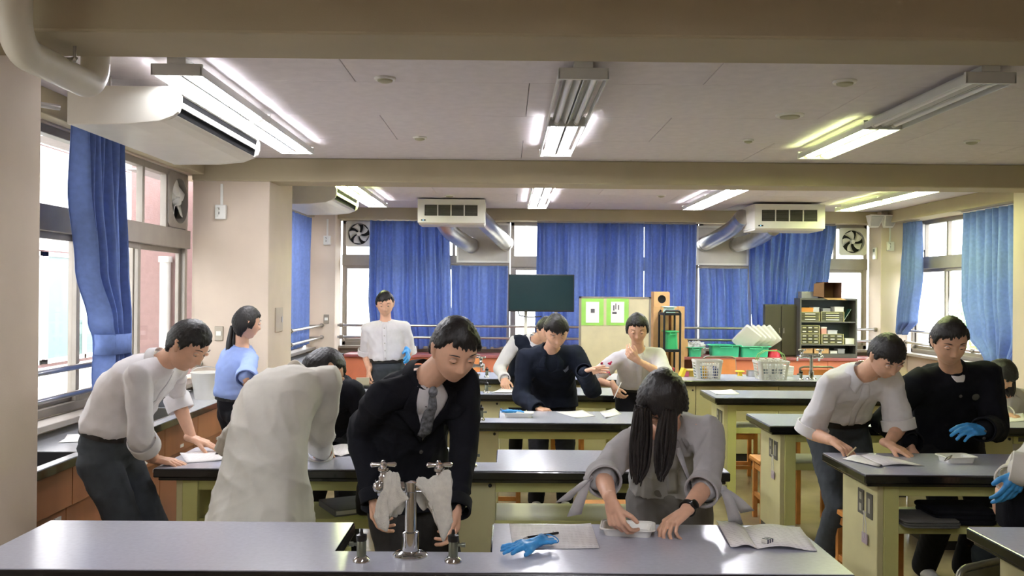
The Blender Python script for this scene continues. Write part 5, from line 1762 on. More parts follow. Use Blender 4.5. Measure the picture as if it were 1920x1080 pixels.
class Blob:
    """overlapping closed shapes that are fused into one surface"""

    def __init__(self):
        self.g = G()

    def cone(self, a, b, ra, rb, n=14, lat=None, k=1.0):
        """round cone; lat, k: widen by k along direction lat"""
        a, b = npv(a), npv(b)
        t = nrm(b - a)
        if lat is None:
            u = nrm(np.cross(t, V3(0, 0, 1) if abs(t[2]) < 0.9 else V3(1, 0, 0)))
        else:
            u = nrm(lat - t * np.dot(lat, t))
        w = np.cross(t, u)
        V = []
        m = 4
        rings = []
        for i in range(1, m + 1):      # rounded ends
            th = math.pi / 2 * i / m
            rings.append((a - t * ra * math.cos(th), ra * math.sin(th)))
        for i in range(m, 0, -1):
            th = math.pi / 2 * i / m
            rings.append((b + t * rb * math.cos(th), rb * math.sin(th)))
        for c, r in rings:
            for j in range(n):
                an = 2 * math.pi * j / n
                V.append(c + (u * math.cos(an) * k + w * math.sin(an)) * r)
        Fc = [(i * n + j, i * n + (j + 1) % n, (i + 1) * n + (j + 1) % n, (i + 1) * n + j) for i in range(len(rings) - 1) for j in range(n)]
        Fc.append(tuple(range(n - 1, -1, -1)))
        Fc.append(tuple((len(rings) - 1) * n + j for j in range(n)))
        self.g.add(V, Fc)
        return self

    def rings(self, cs, n=24):
        """loft of ellipses: (centre, lateral, front, half width, half depth, squareness)"""
        V = []
        for c, l, f, hw, hd, p in cs:
            for j in range(n):
                an = 2 * math.pi * j / n
                x, y = math.cos(an), math.sin(an)
                x = math.copysign(abs(x) ** p, x)
                y = math.copysign(abs(y) ** p, y)
                V.append(npv(c) + l * x * hw + f * y * hd)
        m = len(cs)
        Fc = [(i * n + j, i * n + (j + 1) % n, (i + 1) * n + (j + 1) % n, (i + 1) * n + j) for i in range(m - 1) for j in range(n)]
        Fc.append(tuple(range(n - 1, -1, -1)))
        Fc.append(tuple((m - 1) * n + j for j in range(n)))
        self.g.add(V, Fc)
        return self

    def fuse(self, voxel, smooth=4):
        me = bpy.data.meshes.new('tmp')
        me.from_pydata(self.g.v, [], self.g.f)
        bm = bmesh.new()
        bm.from_mesh(me)
        bmesh.ops.recalc_face_normals(bm, faces=bm.faces)
        bm.to_mesh(me)
        bm.free()
        o = bpy.data.objects.new('tmp', me)
        COL.objects.link(o)
        r = o.modifiers.new('r', 'REMESH')
        r.mode = 'VOXEL'
        r.voxel_size = voxel
        if smooth:
            s = o.modifiers.new('s', 'SMOOTH')
            s.factor = 0.5
            s.iterations = smooth
        dg = bpy.context.evaluated_depsgraph_get()
        ev = o.evaluated_get(dg)
        m2 = ev.to_mesh()
        nv, nl, nf = len(m2.vertices), len(m2.loops), len(m2.polygons)
        co = np.empty(nv * 3)
        m2.vertices.foreach_get('co', co)
        li = np.empty(nl, int)
        m2.loops.foreach_get('vertex_index', li)
        ls = np.empty(nf, int)
        m2.polygons.foreach_get('loop_start', ls)
        lt = np.empty(nf, int)
        m2.polygons.foreach_get('loop_total', lt)
        faces = [tuple(li[a:a + c]) for a, c in zip(ls.tolist(), lt.tolist())]
        ev.to_mesh_clear()
        bpy.data.objects.remove(o)
        bpy.data.meshes.remove(me)
        return co.reshape(-1, 3), faces


def vnormals(v, f):
    n = np.zeros_like(v)
    q = np.array([x if len(x) == 4 else (x[0], x[1], x[2], x[2]) for x in f])
    d1 = v[q[:, 2]] - v[q[:, 0]]
    d2 = v[q[:, 3]] - v[q[:, 1]]
    fn = np.cross(d1, d2)
    for k in range(4):
        np.add.at(n, q[:, k], fn)
    return n / (np.linalg.norm(n, axis=1, keepdims=True) + 1e-12)


def folds(v, f, amp, seed, freq=26.0, drape=None):
    """cloth relief: long creases, finer wrinkles and, for hanging cloth, vertical pleats (drape = z below which they grow)"""
    r_ = np.random.RandomState(seed)
    n = vnormals(v, f)
    d = np.zeros(len(v))
    for k in range(5):
        w = nrm(r_.normal(0, 1, 3) * V3(1, 1, 0.75)) * freq * r_.uniform(0.5, 1.2)
        arg = v @ w + 1.6 * np.sin(v @ r_.normal(0, 7, 3) + r_.uniform(0, 6.28)) + r_.uniform(0, 6.28)
        mask = np.clip(0.15 + np.sin(v @ r_.normal(0, 6, 3) + r_.uniform(0, 6)), 0, 1)
        d += (0.55 - np.abs(np.sin(arg)) ** 0.6) * mask * 1.5
    for k in range(3):
        w = nrm(r_.normal(0, 1, 3)) * freq * r_.uniform(1.8, 2.8)
        arg = v @ w + 1.5 * np.sin(v @ r_.normal(0, 14, 3) + r_.uniform(0, 6.28))
        mask = np.clip(np.sin(v @ r_.normal(0, 9, 3) + r_.uniform(0, 6)), 0, 1)
        d += (0.5 - np.abs(np.sin(arg)) ** 0.7) * mask * 0.6
    if drape is not None:
        c = v.mean(axis=0)
        az = np.arctan2(v[:, 1] - c[1], v[:, 0] - c[0])
        g_ = np.clip((drape - v[:, 2]) / 0.35, 0, 1)
        d += g_ * (1.6 * np.sin(az * 9 + 1.2 * np.sin(v[:, 2] * 5)) + 0.8 * np.sin(az * 17 + 2))
    return v + n * (amp * d / 1.6)[:, None]


def mesh_np(name, v, f, m, parent=None, smooth=True):
    me = bpy.data.meshes.new(name)
    me.from_pydata([tuple(x) for x in v], [], f)
    for x in (m if isinstance(m, (list, tuple)) else [m]):
        me.materials.append(x)
    if smooth:
        me.polygons.foreach_set('use_smooth', [True] * len(me.polygons))
    o = bpy.data.objects.new(name, me)
    COL.objects.link(o)
    if parent is not None:
        o.parent = parent
    return o


def ik(a, c, hint, l1, l2):
    """joint between a and c bending towards the hint point"""
    a, c, hint = npv(a), npv(c), npv(hint)
    d = c - a
    L = np.linalg.norm(d)
    if L > (l1 + l2) * 0.995:
        k = L / ((l1 + l2) * 0.995)
        l1, l2 = l1 * k, l2 * k
    x = (l1 * l1 - l2 * l2 + L * L) / (2 * L)
    h = math.sqrt(max(0.0, l1 * l1 - x * x))
    u = d / L
    p = hint - a
    p = p - u * np.dot(p, u)
    p = nrm(p) if np.linalg.norm(p) > 1e-6 else nrm(np.cross(u, V3(0, 0, 1)))
    return a + u * x + p * h


def rot(v, ax, an):
    ax = nrm(ax)
    return v * math.cos(an) + np.cross(ax, v) * math.sin(an) + ax * np.dot(ax, v) * (1 - math.cos(an))


def hand_blob(wrist, d, palm, side, s=1.0, curl=(0.35, 0.4, 0.3), spread=0.12, thumb=0.3, fat=0.0):
    """side: +1 when the thumb lies towards cross(d, palm)"""
    w = npv(wrist)
    d = nrm(npv(d))
    n = npv(palm)
    n = nrm(n - d * np.dot(n, d))
    l = np.cross(d, n) * side            # towards the thumb
    b = Blob()
    pal = 0.086 * s
    offs = (0.030, 0.010, -0.010, -0.029)
    lens = ((0.040, 0.024, 0.019), (0.044, 0.028, 0.02), (0.041, 0.026, 0.02), (0.032, 0.02, 0.017))
    rads = (0.0088, 0.009, 0.0085, 0.0075)
    for i in range(4):
        k0 = w + d * 0.008 * s + l * offs[i] * 0.55 * s
        k1 = w + d * (pal - 0.006 * abs(i - 1) * s) + l * offs[i] * s
        b.cone(k0, k1, 0.0145 * s + fat, 0.0115 * s + fat)
        p, dd = k1, rot(d, np.cross(l, d) * side, 0) + l * spread * (1.5 - i) * 0.33
        dd = nrm(dd)
        ang = 0
        for j in range(3):
            ang = curl[j] * (1 + 0.12 * (i - 1))
            axis = np.cross(dd, n)
            axis = nrm(np.cross(l, dd)) if np.linalg.norm(axis) < 1e-3 else axis
            ax = nrm(np.cross(d, n))
            dd = rot(dd, ax, ang)
            q = p + dd * lens[i][j] * s
            r0 = rads[i] * s * (1 - 0.09 * j) + fat
            b.cone(p, q, r0, r0 * 0.92, n=10)
            p = q
    # heel and thumb
    b.cone(w - d * 0.02 * s, w + d * 0.03 * s, 0.021 * s + fat, 0.02 * s + fat, lat=l, k=1.25)
    b.cone(w + d * 0.02 * s + l * 0.014 * s, w + d * 0.05 * s + l * 0.03 * s + n * 0.008 * s, 0.017 * s + fat, 0.013 * s + fat)
    t0_ = w + d * 0.045 * s + l * 0.03 * s + n * 0.008 * s
    td = nrm(d * 0.72 + l * 0.62 + n * thumb)
    t1_ = t0_ + td * 0.036 * s
    td2 = nrm(d * 0.9 + l * 0.2 + n * (thumb + 0.15))
    t2_ = t1_ + td2 * 0.03 * s
    b.cone(t0_, t1_, 0.0115 * s + fat, 0.0098 * s + fat, n=10)
    b.cone(t1_, t2_, 0.0098 * s + fat, 0.0082 * s + fat, n=10)
    return b


def head_points(dirs, s, female):
    """radial head: x right, y forward, z up; returns points (head about 0.23 s tall)"""
    d = dirs
    x, y, z = d[:, 0], d[:, 1], d[:, 2]
    p = np.stack([x * 0.076, y * 0.096, z * 0.118], 1)
    t = np.clip(-p[:, 2] / 0.118, 0, 1)
    p[:, 0] *= 1 - (0.30 if female else 0.24) * t ** 1.4
    back = np.clip(-y, 0, 1)
    p[:, 1] += back * t * 0.035                               # nape comes forward
    front = np.clip(y, 0, 1)
    p[:, 1] -= 0.014 * front ** 2 * np.exp(-((p[:, 0]) / 0.06) ** 2) * 0.6   # flatter face
    p[:, 1] += 0.012 * front * t                               # chin forward
    p[:, 1] -= 0.010 * front * np.clip(p[:, 2] / 0.118, 0, 1) ** 2

    def bump(cx, cz, sx, sz, h):
        return h * np.exp(-((p[:, 0] - cx) / sx) ** 2 - ((p[:, 2] - cz) / sz) ** 2) * (y > 0.05)
    dy = bump(0, -0.022, 0.0125, 0.013, 0.0165) + bump(0, 0.0, 0.009, 0.022, 0.009)   # nose
    dy += bump(0.011, -0.027, 0.007, 0.007, 0.006) + bump(-0.011, -0.027, 0.007, 0.007, 0.006)
    for sx in (-1, 1):
        dy += bump(sx * 0.031, 0.014, 0.016, 0.011, -0.0095) + bump(sx * 0.03, 0.036, 0.024, 0.009, 0.004) + bump(sx * 0.042, -0.02, 0.02, 0.02, 0.005)
    dy += bump(0, -0.053, 0.021, 0.0045, 0.005) + bump(0, -0.066, 0.018, 0.005, 0.0055) + bump(0, -0.0595, 0.022, 0.003, -0.004)
    dy += bump(0, -0.097, 0.02, 0.013, 0.007) + bump(0, -0.079, 0.02, 0.007, -0.003)
    p[:, 1] += dy
    return p * s


_DIRS = None


def head(root, body_parts, c, fdir, up, s, female, hair, seed, off):
    """adds the head surface to the body and hair, eyes, brows as children"""
    global _DIRS
    if _DIRS is None:
        vv, ff = ico(5)
        _DIRS = (np.array(vv), ff)
    dirs, ff = _DIRS
    c = npv(c)
    f = nrm(npv(fdir))
    u = nrm(npv(up) - f * np.dot(npv(up), f))
    r = np.cross(f, u)
    Rm = np.stack([r, f, u], 1)
    P = head_points(dirs, s, female)
    body_parts.append((P @ Rm.T + c, ff))
    T = lambda x, y, z: c + Rm @ (V3(x, y, z) * s)
    # ears
    for sx in (-1, 1):
        b = Blob()
        b.cone(T(sx * 0.072, -0.004, 0.016), T(sx * 0.071, 0.004, -0.02), 0.017 * s, 0.011 * s, lat=f, k=0.9)
        b.cone(T(sx * 0.079, -0.012, 0.02), T(sx * 0.077, -0.006, -0.012), 0.011 * s, 0.009 * s)
        body_parts.append(b.fuse(0.004 * s, 2))
    T = lambda x, y, z: c - off + Rm @ (V3(x, y, z) * s)
    # eyes, brows, lips
    for sx in (-1, 1):
        q = G()
        ec = T(sx * 0.031, 0.0745, 0.013)
        vv, fc = ico(3)
        va = np.array(vv) @ Rm.T
        mi = [1 if np.dot(np.mean([va[i] for i in t_], axis=0), f) > 0.72 else 0 for t_ in fc]
        for t_, k in zip(fc, mi):
            pass
        q.v = [tuple(ec + x * 0.0118 * s * np.array([1, 1, 1])) for x in va]
        q.f = list(fc)
        q.mi = mi
        q.build('eye', [mat('eye_white', (205, 196, 188), 0.25, var=0), mat('iris_dark', (34, 22, 16), 0.2, var=0)], root, smooth=True)
        q = G()
        q.tube([T(sx * 0.0465, 0.0755, 0.0145), T(sx * 0.04, 0.0843, 0.0185), T(sx * 0.031, 0.0866, 0.0195), T(sx * 0.0205, 0.0852, 0.0155)], [0.003 * s, 0.0068 * s, 0.0072 * s, 0.003 * s], 8)
        q.build('eyelid', SKIN, root, smooth=True)
        q = G()
        q.tube([T(sx * 0.052, 0.0725, 0.037), T(sx * 0.041, 0.083, 0.0425), T(sx * 0.029, 0.0885, 0.0425), T(sx * 0.018, 0.091, 0.0395)], [0.0008 * s, 0.0017 * s, 0.0022 * s, 0.0014 * s], 8)
        q.build('eyebrow', HAIR, root, smooth=True)
    # hair shell
    r_ = np.random.RandomState(seed)
    nz = P[:, 2] / s
    ny = P[:, 1] / s
    nx = P[:, 0] / s
    az = np.arctan2(nx, ny)
    fr = np.cos(az)
    side_cut = hair.get('side', -0.03 if female else 0.008)
    fringe = hair.get('fringe', 0.052)
    nape = hair.get('nape', -0.09 if female else -0.055)
    jag = 0.005 * np.sin(az * 13 + r_.uniform(0, 6)) + 0.004 * np.sin(az * 29 + r_.uniform(0, 6)) + 0.003 * np.sin(az * 47 + 1) + 0.012 * np.sin(az * 1.3 + r_.uniform(0, 6))
    line = np.where(fr > 0.62, fringe + jag, np.where(fr > -0.1, side_cut + (fringe - side_cut) * np.clip((fr - 0.35) / 0.27, 0, 1) + jag, nape + (side_cut - nape) * np.clip((fr + 0.5) / 0.4, 0, 1) + jag))
    m_ = np.clip((nz - line) / 0.012, 0, 1)
    m_ = m_ * m_ * (3 - 2 * m_)
    groove = 0.0022 * np.sin(az * 34 + 3 * np.sin(nz * 40) + r_.uniform(0, 6)) + 0.0015 * np.sin(az * 61 + nz * 60)
    pole = np.clip(np.hypot(nx, ny) / 0.05, 0, 1)
    groove = groove * pole
    vol = hair.get('vol', 0.013) + 0.003 * pole * np.sin(az * 3 + r_.uniform(0, 6)) * np.sin(nz * 35 + r_.uniform(0, 6))
    rad = 1 + (m_ * (vol + groove) - (1 - m_) * 0.012) / (np.linalg.norm(P, axis=1) / s)
    H = (P * rad[:, None])
    ho = mesh_np('hair', H @ Rm.T + c - off, ff, HAIR, root)
    for st in hair.get('strands', ()):
        q = G()
        for k, (pts, rr_) in enumerate(st):
            pts = [npv(p_) - off for p_ in pts]
            cr_, R_ = [], []
            for i in range(len(pts) - 1):
                a_, b_, c_, d_ = pts[max(i - 1, 0)], pts[i], pts[i + 1], pts[min(i + 2, len(pts) - 1)]
                for j in range(8):
                    t_ = j / 8
                    cr_.append(0.5 * (2 * b_ + (c_ - a_) * t_ + (2 * a_ - 5 * b_ + 4 * c_ - d_) * t_ * t_ + (3 * b_ - a_ - 3 * c_ + d_) * t_ ** 3))
                    R_.append(rr_[i] * (1 - t_) + rr_[i + 1] * t_)
            cr_.append(pts[-1])
            R_.append(rr_[-1])
            q.tube([Vector(x) for x in cr_], R_, 10)
        q.build('hair_lock', HAIR, root, smooth=True)
    return T, Rm


def locks(a, b, seed, n=9, w=0.03, flatdir=V3(0, 1, 0), r0=0.011, sag=0.0):
    """a bunch of tapering strands from a to b"""
    r_ = np.random.RandomState(seed)
    a, b = npv(a), npv(b)
    lat = nrm(np.cross(b - a, flatdir))
    out = []
    for k in range(n):
        o_ = (k / (n - 1) - 0.5) * 2
        j = r_.normal(0, 0.004, 3)
        p0 = a + lat * o_ * w * 0.8 + j
        p1 = a + (b - a) * 0.4 + lat * o_ * w * 1.1 + flatdir * (-sag + r_.normal(0, 0.004)) + j
        p2 = a + (b - a) * 0.75 + lat * o_ * w * 0.95 + j + flatdir * r_.normal(0, 0.005)
        p3 = b + lat * o_ * w * 0.45 + r_.normal(0, 0.006, 3) - (b - a) * r_.uniform(0, 0.08)
        out.append(((p0, p1, p2, p3), (r0 * 0.8, r0, r0 * 0.85, 0.002)))
    return out


def person(label, pelvis, neck, face_az, hc, hdir, wl, wr, hintl, hintr, hl, hr, top, bottom, s=1.0, female=False, hair=None, hup=None,
           ankl=None, ankr=None, kneel=None, kneer=None, seed=0, fine=1.0, bow=0.03, shoes=SHOEW, belt=True, tilt=0.0, extra_top=None):
    """one standing or leaning figure; hl / hr: dict(d=, n=, curl=, glove=)"""
    hair = hair or {}
    pelvis, neck, hc = npv(pelvis), npv(neck), npv(hc)
    fa = nrm(V3(face_az[0], face_az[1], 0))
    up = nrm(neck - pelvis)
    left = nrm(np.cross(up, fa))
    lat0 = nrm(np.cross(V3(0, 0, 1), fa))
    if tilt:
        left = nrm(left + V3(0, 0, tilt))
    root = thing('person', label, 'person', (pelvis[0], pelvis[1], 0))
    off = V3(pelvis[0], pelvis[1], 0)
    fs = 0.92 if female else 1.0
    sw_ = 0.172 * s * (0.9 if female else 1.0)
    front = nrm(np.cross(left, up))
    mid = (pelvis + neck) / 2 - front * bow
    chest = pelvis * 0.25 + neck * 0.75 - front * bow * 0.75
    shl = neck - up * 0.055 * s + left * sw_ + front * 0.01
    shr = neck - up * 0.055 * s - left * sw_ + front * 0.01
    ua, fo = 0.275 * s * fs, 0.24 * s * fs
    wl, wr = npv(wl), npv(wr)
    el, er = ik(shl, wl, hintl, ua, fo), ik(shr, wr, hintr, ua, fo)
    hpl, hpr = pelvis + lat0 * 0.085 * s - V3(0, 0, 0.02), pelvis - lat0 * 0.085 * s - V3(0, 0, 0.02)
    gz = 0.085
    al = npv(ankl) if ankl is not None else V3(hpl[0], hpl[1], gz) + lat0 * 0.02
    ar = npv(ankr) if ankr is not None else V3(hpr[0], hpr[1], gz) - lat0 * 0.02
    kl = ik(hpl, al, npv(kneel) if kneel is not None else (hpl + al) / 2 + fa, 0.42 * s, 0.40 * s)
    kr = ik(hpr, ar, npv(kneer) if kneer is not None else (hpr + ar) / 2 + fa, 0.42 * s, 0.40 * s)

    # ---- body: one continuous surface
    b = Blob()

    def spine(hw, hd, extra=0.0, t0_=0.0, t1_=1.0):
        out = []
        for k in range(11):
            t = t0_ + (t1_ - t0_) * k / 10
            c = (1 - t) ** 2 * pelvis + 2 * t * (1 - t) * (2 * mid - (pelvis + neck) / 2) + t * t * neck
            l = nrm(lat0 * (1 - t) + left * t)
            f_ = nrm(np.cross(l, up * (0.3 + 0.7 * t) + V3(0, 0, 0.7 * (1 - t))))
            w_ = np.interp(t, (0, 0.2, 0.42, 0.68, 0.84, 0.94, 1.0), hw) * s * fs
            d_ = np.interp(t, (0, 0.2, 0.42, 0.68, 0.84, 0.94, 1.0), hd) * s * fs
            ex_ = extra * (1 - 0.75 * max(0.0, (t - 0.86) / 0.14))
            out.append((c, l, f_, w_ + ex_, d_ + ex_, 0.88))
        return out
    hwB, hdB = (0.15, 0.142, 0.13, 0.15, 0.15, 0.10, 0.06), (0.105, 0.10, 0.095, 0.105, 0.09, 0.07, 0.055)
    b.rings(spine(hwB, hdB))
    for sh, e, w_ in ((shl, el, wl), (shr, er, wr)):
        b.cone(neck - up * 0.03 * s, sh, 0.05 * s, 0.045 * s)
        b.cone(sh, e, 0.045 * s * fs, 0.036 * s * fs)
        b.cone(e, e + (w_ - e) * 0.35, 0.037 * s * fs, 0.037 * s * fs)
        b.cone(e + (w_ - e) * 0.35, w_, 0.037 * s * fs, 0.0245 * s * fs)
    for hp, k_, a_ in ((hpl, kl, al), (hpr, kr, ar)):
        b.cone(pelvis - V3(0, 0, 0.01), hp, 0.1 * s, 0.085 * s)
        b.cone(hp, k_, 0.078 * s, 0.05 * s)
        b.cone(k_, k_ + (a_ - k_) * 0.35, 0.05 * s, 0.05 * s)
        b.cone(k_ + (a_ - k_) * 0.35, a_, 0.05 * s, 0.034 * s)
    hd_f = nrm(npv(hdir))
    hupv = npv(hup) if hup is not None else (up * 0.6 + V3(0, 0, 0.6))
    hu = nrm(hupv - hd_f * np.dot(hupv, hd_f))
    b.cone(neck - up * 0.03, hc - hu * 0.055 * s - hd_f * 0.02 * s, 0.054 * s * fs, 0.05 * s * fs)
    parts = []
    v, f = b.fuse(0.011 * fine, 3)
    parts.append((v, f))
    T, Rm = head(root, parts, hc, hd_f, hu, s * (0.97 if female else 1.0), female, hair, seed, off)
    gl = []
    for w_, e, h, sd in ((wl, el, hl, -1), (wr, er, hr, 1)):
        if h is None:
            continue
        hb = hand_blob(w_, h.get('d', w_ - e), h.get('n', V3(0, 0, -1)), sd, s * fs * 1.02, h.get('curl', (0.35, 0.4, 0.3)), h.get('spread', 0.14), h.get('thumb', 0.3))
        parts.append(hb.fuse(0.0036 * fine, 2))
        if h.get('glove'):
            hg = hand_blob(w_, h.get('d', w_ - e), h.get('n', V3(0, 0, -1)), sd, s * fs * 1.02, h.get('curl', (0.35, 0.4, 0.3)), h.get('spread', 0.14), h.get('thumb', 0.3), fat=0.0022)
            dd = nrm(w_ - e)
            hg.cone(w_ + dd * 0.01, w_ - dd * 0.05, 0.03 * s, 0.034 * s)
            gl.append(hg.fuse(0.004 * fine, 1))
    ov, of = [], []
    n0 = 0
    for v, f in parts:
        ov.append(np.asarray(v) - off)
        of.extend([tuple(i + n0 for i in t_) for t_ in f])
        n0 += len(v)
    body = mesh_np('body', np.concatenate(ov), of, SKIN, root)
    for v, f in gl:
        mesh_np('glove', folds(v, f, 0.0012, seed + 9, 120) - off, f, NITRILE, root)

    # ---- trousers
    vox = 0.0105 * fine
    bm_, pant_r = bottom, 1.0
    p = Blob()
    tw = spine((0.163, 0.152, 0.14, 0.1, 0.1, 0.1, 0.1), (0.122, 0.113, 0.105, 0.1, 0.1, 0.1, 0.1), 0.004, 0.0, 0.23 if top['kind'] != 'tucked' else 0.2)
    p.rings(tw)
    loose = 0.012
    for hp, k_, a_ in ((hpl, kl, al), (hpr, kr, ar)):
        p.cone(pelvis + V3(0, 0, 0.0), hp - V3(0, 0, 0.03), 0.122 * s * fs, 0.1 * s * fs)
        p.cone(hp - V3(0, 0, 0.02), k_, 0.092 * s + loose * 0.5, 0.062 * s + loose)
        p.cone(k_, a_ + V3(0, 0, -0.02), 0.062 * s + loose, 0.052 * s + loose)
    v, f = p.fuse(vox, 4)
    mesh_np('trousers', folds(v, f, 0.006, seed + 1, 30) - off, f, bm_, root)
    if belt:
        c, l, f_, hw, hd, p_ = tw[-2]
        q = G()
        n_ = 30
        R1, R2 = [], []
        for k in range(n_):
            an = 2 * math.pi * k / n_
            x, y = math.cos(an), math.sin(an)
            x, y = math.copysign(abs(x) ** p_, x), math.copysign(abs(y) ** p_, y)
            for R, o_ in ((R1, 0.004), (R2, 0.004)):
                R.append(c + l * x * (hw + 0.008) + f_ * y * (hd + 0.008) - off)
        axis = nrm(np.cross(l, f_))
        loft(q, [[x - axis * 0.016 for x in R1], [x + axis * 0.016 for x in R1]], cap0=False, cap1=False)
        q.build('belt', mat('black_belt', (24, 22, 22), 0.4), root, solid=0.004)
    # ---- shoes
    for a_, k_ in ((al, kl), (ar, kr)):
        tdir = fa
        q = Blob()
        q.cone(a_ + V3(0, 0, -0.045) - tdir * 0.035, a_ + V3(0, 0, -0.052) + tdir * 0.13 * s, 0.04 * s, 0.032 * s)
        q.cone(a_, a_ + V3(0, 0, -0.03), 0.042 * s, 0.042 * s)
        v, f = q.fuse(0.011, 2)
        v[:, 2] = np.maximum(v[:, 2], 0.003)
        mesh_np('shoe', v - off, f, shoes, root)
    # ---- upper garment
    k = top
    g_ = Blob()
    ex = k.get('loose', 0.018)
    hwT, hdT = (0.156, 0.15, 0.15, 0.163, 0.158, 0.112, 0.066), (0.112, 0.112, 0.112, 0.115, 0.1, 0.082, 0.062)
    lo = {'tucked': 0.17, 'shirt': 0.0, 'jacket': -0.06, 'coat': 0.0}[k['kind']]
    if lo < 0:
        rg = spine(hwT, hdT, ex, 0.0, 1.0)
        c0 = rg[0]
        drop = V3(0, 0, -0.10 * s)
        rg = [(c0[0] + drop, lat0, fa, c0[3] + 0.012, c0[4] + 0.014, 0.9)] + rg
    else:
        rg = spine(hwT, hdT, ex, lo, 1.0)
    if k['kind'] == 'tucked':      # blouse over the waistband
        rg[0] = (rg[0][0], rg[0][1], rg[0][2], rg[0][3] * 0.98, rg[0][4] * 0.98, 0.9)
        rg[1] = (rg[1][0], rg[1][1], rg[1][2], rg[1][3] * 1.05, rg[1][4] * 1.06, 0.9)
    if k['kind'] == 'coat':
        hem = k.get('hem', 0.48)
        c0 = rg[0]
        lowr = []
        for t in (1.0, 0.75, 0.5, 0.25):
            z = pelvis[2] - (pelvis[2] - hem) * t
            cc = V3(c0[0][0], c0[0][1], z) + npv(k.get('swing', (0, 0, 0))) * t
            lowr.append((cc, lat0, fa, c0[3] + 0.075 * t, c0[4] + 0.1 * t, 0.9))
        rg = lowr + rg
    g_.rings(rg)
    ends = []
    sl = k.get('sleeve', 'long')
    rs = k.get('rs', (0.062, 0.056, 0.05, 0.042))
    for sh, e, w_ in ((shl, el, wl), (shr, er, wr)):
        g_.cone(neck - up * 0.035 * s, sh - up * 0.005, 0.055 * s + ex * 0.3, 0.058 * s * fs + ex * 0.35)
        d1, d2 = nrm(e - sh), nrm(w_ - e)
        if sl == 'short':
            q_ = sh + (e - sh) * k.get('slen', 0.74)
            g_.cone(sh, q_, rs[0] * s * fs, rs[1] * s * fs * 1.12)
            ends.append((q_, d1, rs[1] * s * fs * 1.12))
        else:
            fr_ = {'long': 0.97, 'rolled': 0.12, 'half': 0.05}[sl]
            g_.cone(sh, e, rs[0] * s * fs, rs[1] * s * fs)
            q_ = e + (w_ - e) * fr_
            g_.cone(e, q_, rs[1] * s * fs, (rs[1] * (1 - fr_) + rs[3] * fr_) * s * fs)
            ends.append((q_, d2, (rs[1] * (1 - fr_) + rs[3] * fr_) * s * fs))
    v, f = g_.fuse(vox, k.get('smooth', 4))
    v = folds(v, f, k.get('fold', 0.009), seed + 2, k.get('freq', 24), pelvis[2] - 0.02 if k['kind'] == 'coat' else None)
    mesh_np(k.get('name', 'shirt'), v - off, f, k['mat'], root)
    from mathutils.bvhtree import BVHTree
    bvh = BVHTree.FromPolygons([Vector(x) for x in v], f)
    for q_, d_, r_ in ends:        # cuffs
        h_ = k.get('cuff', 0.012)
        a_ = nrm(np.cross(d_, V3(0.3, 0.2, 0.9)))
        bb = np.cross(d_, a_)
        prof = [(r_ * 1.02, -h_), (r_ * 1.07 + 0.002, -h_ * 0.6), (r_ * 1.07 + 0.002, h_ + r_ * 0.55), (r_ * 1.0, h_ + r_ * 0.6), (r_ * 0.93, h_ + r_ * 0.5)]
        q = G()
        q.lathe(prof, Vector(q_ - off), 28, axis=Vector(d_))
        q.f = [x for x in q.f if len(x) == 4]
        q.build('cuff', k.get('cuffmat', k['mat']), root, smooth=True)
    # collar
    if k.get('collar', True):
        cm = k.get('collarmat', k['mat'])
        nb_ = neck - up * 0.012 * s
        nt_ = hc - hu * 0.055 * s - hd_f * 0.02 * s
        ax_ = nrm(nt_ - nb_)
        lf = nrm(left - ax_ * np.dot(left, ax_))
        ff_ = nrm(np.cross(lf, ax_))
        q = G()
        V, n_ = [], 26
        for i in range(n_ + 1):
            an = math.radians(-62 + 304 * i / n_) - math.pi / 2 + math.radians(-28)
            an = math.radians(90) + math.radians(26) + math.radians(308) * i / n_
            dx = lf * math.cos(an) + ff_ * math.sin(an)
            op = abs(i / n_ - 0.5) * 2
            r1_, r2_ = 0.066 * s * fs, (0.083 + 0.02 * op ** 3) * s * fs
            V += [nb_ + dx * r1_ - ax_ * 0.004 - off, nb_ + dx * r1_ * 0.99 + ax_ * (0.028 - 0.010 * op) * s - off, nb_ + dx * r2_ - ax_ * (0.012 + 0.03 * op ** 2) * s - off]
        Fc = []
        for i in range(n_):
            for j in range(2):
                Fc.append((i * 3 + j, (i + 1) * 3 + j, (i + 1) * 3 + j + 1, i * 3 + j + 1))
        q.add(V, Fc)
        q.build('collar', cm, root, smooth=True, solid=0.0025)
    info = dict(root=root, off=off, neck=neck, up=up, left=left, front=front, pelvis=pelvis, T=T, Rm=Rm, el=el, er=er, wl=wl, wr=wr, shl=shl, shr=shr, chest=chest, s=s, ex=ex, spine=spine, hw=hwT, hd=hdT, bvh=bvh)
    return info


def surf(P_, t, x, out=0.006):
    """point on the front of the upper garment; t along spine 0..1, x lateral -1..1 (towards the person's left)"""
    rg = P_['spine'](P_['hw'], P_['hd'], P_['ex'], 0.0, 1.0)
    t = min(max(t, 0), 0.9999)
    i = min(9, int(t * 10))
    fr = t * 10 - i
    c = rg[i][0] * (1 - fr) + rg[i + 1][0] * fr
    l, f_ = rg[i][1], rg[i][2]
    hw = rg[i][3] * (1 - fr) + rg[i + 1][3] * fr
    o_ = c + l * hw * x + f_ * 0.6
    h = P_['bvh'].ray_cast(Vector(o_), Vector(-f_), 0.62)
    p = npv(h[0]) if h[0] is not None else c + l * hw * x + f_ * 0.1
    return p + f_ * out - P_['off'], f_, l


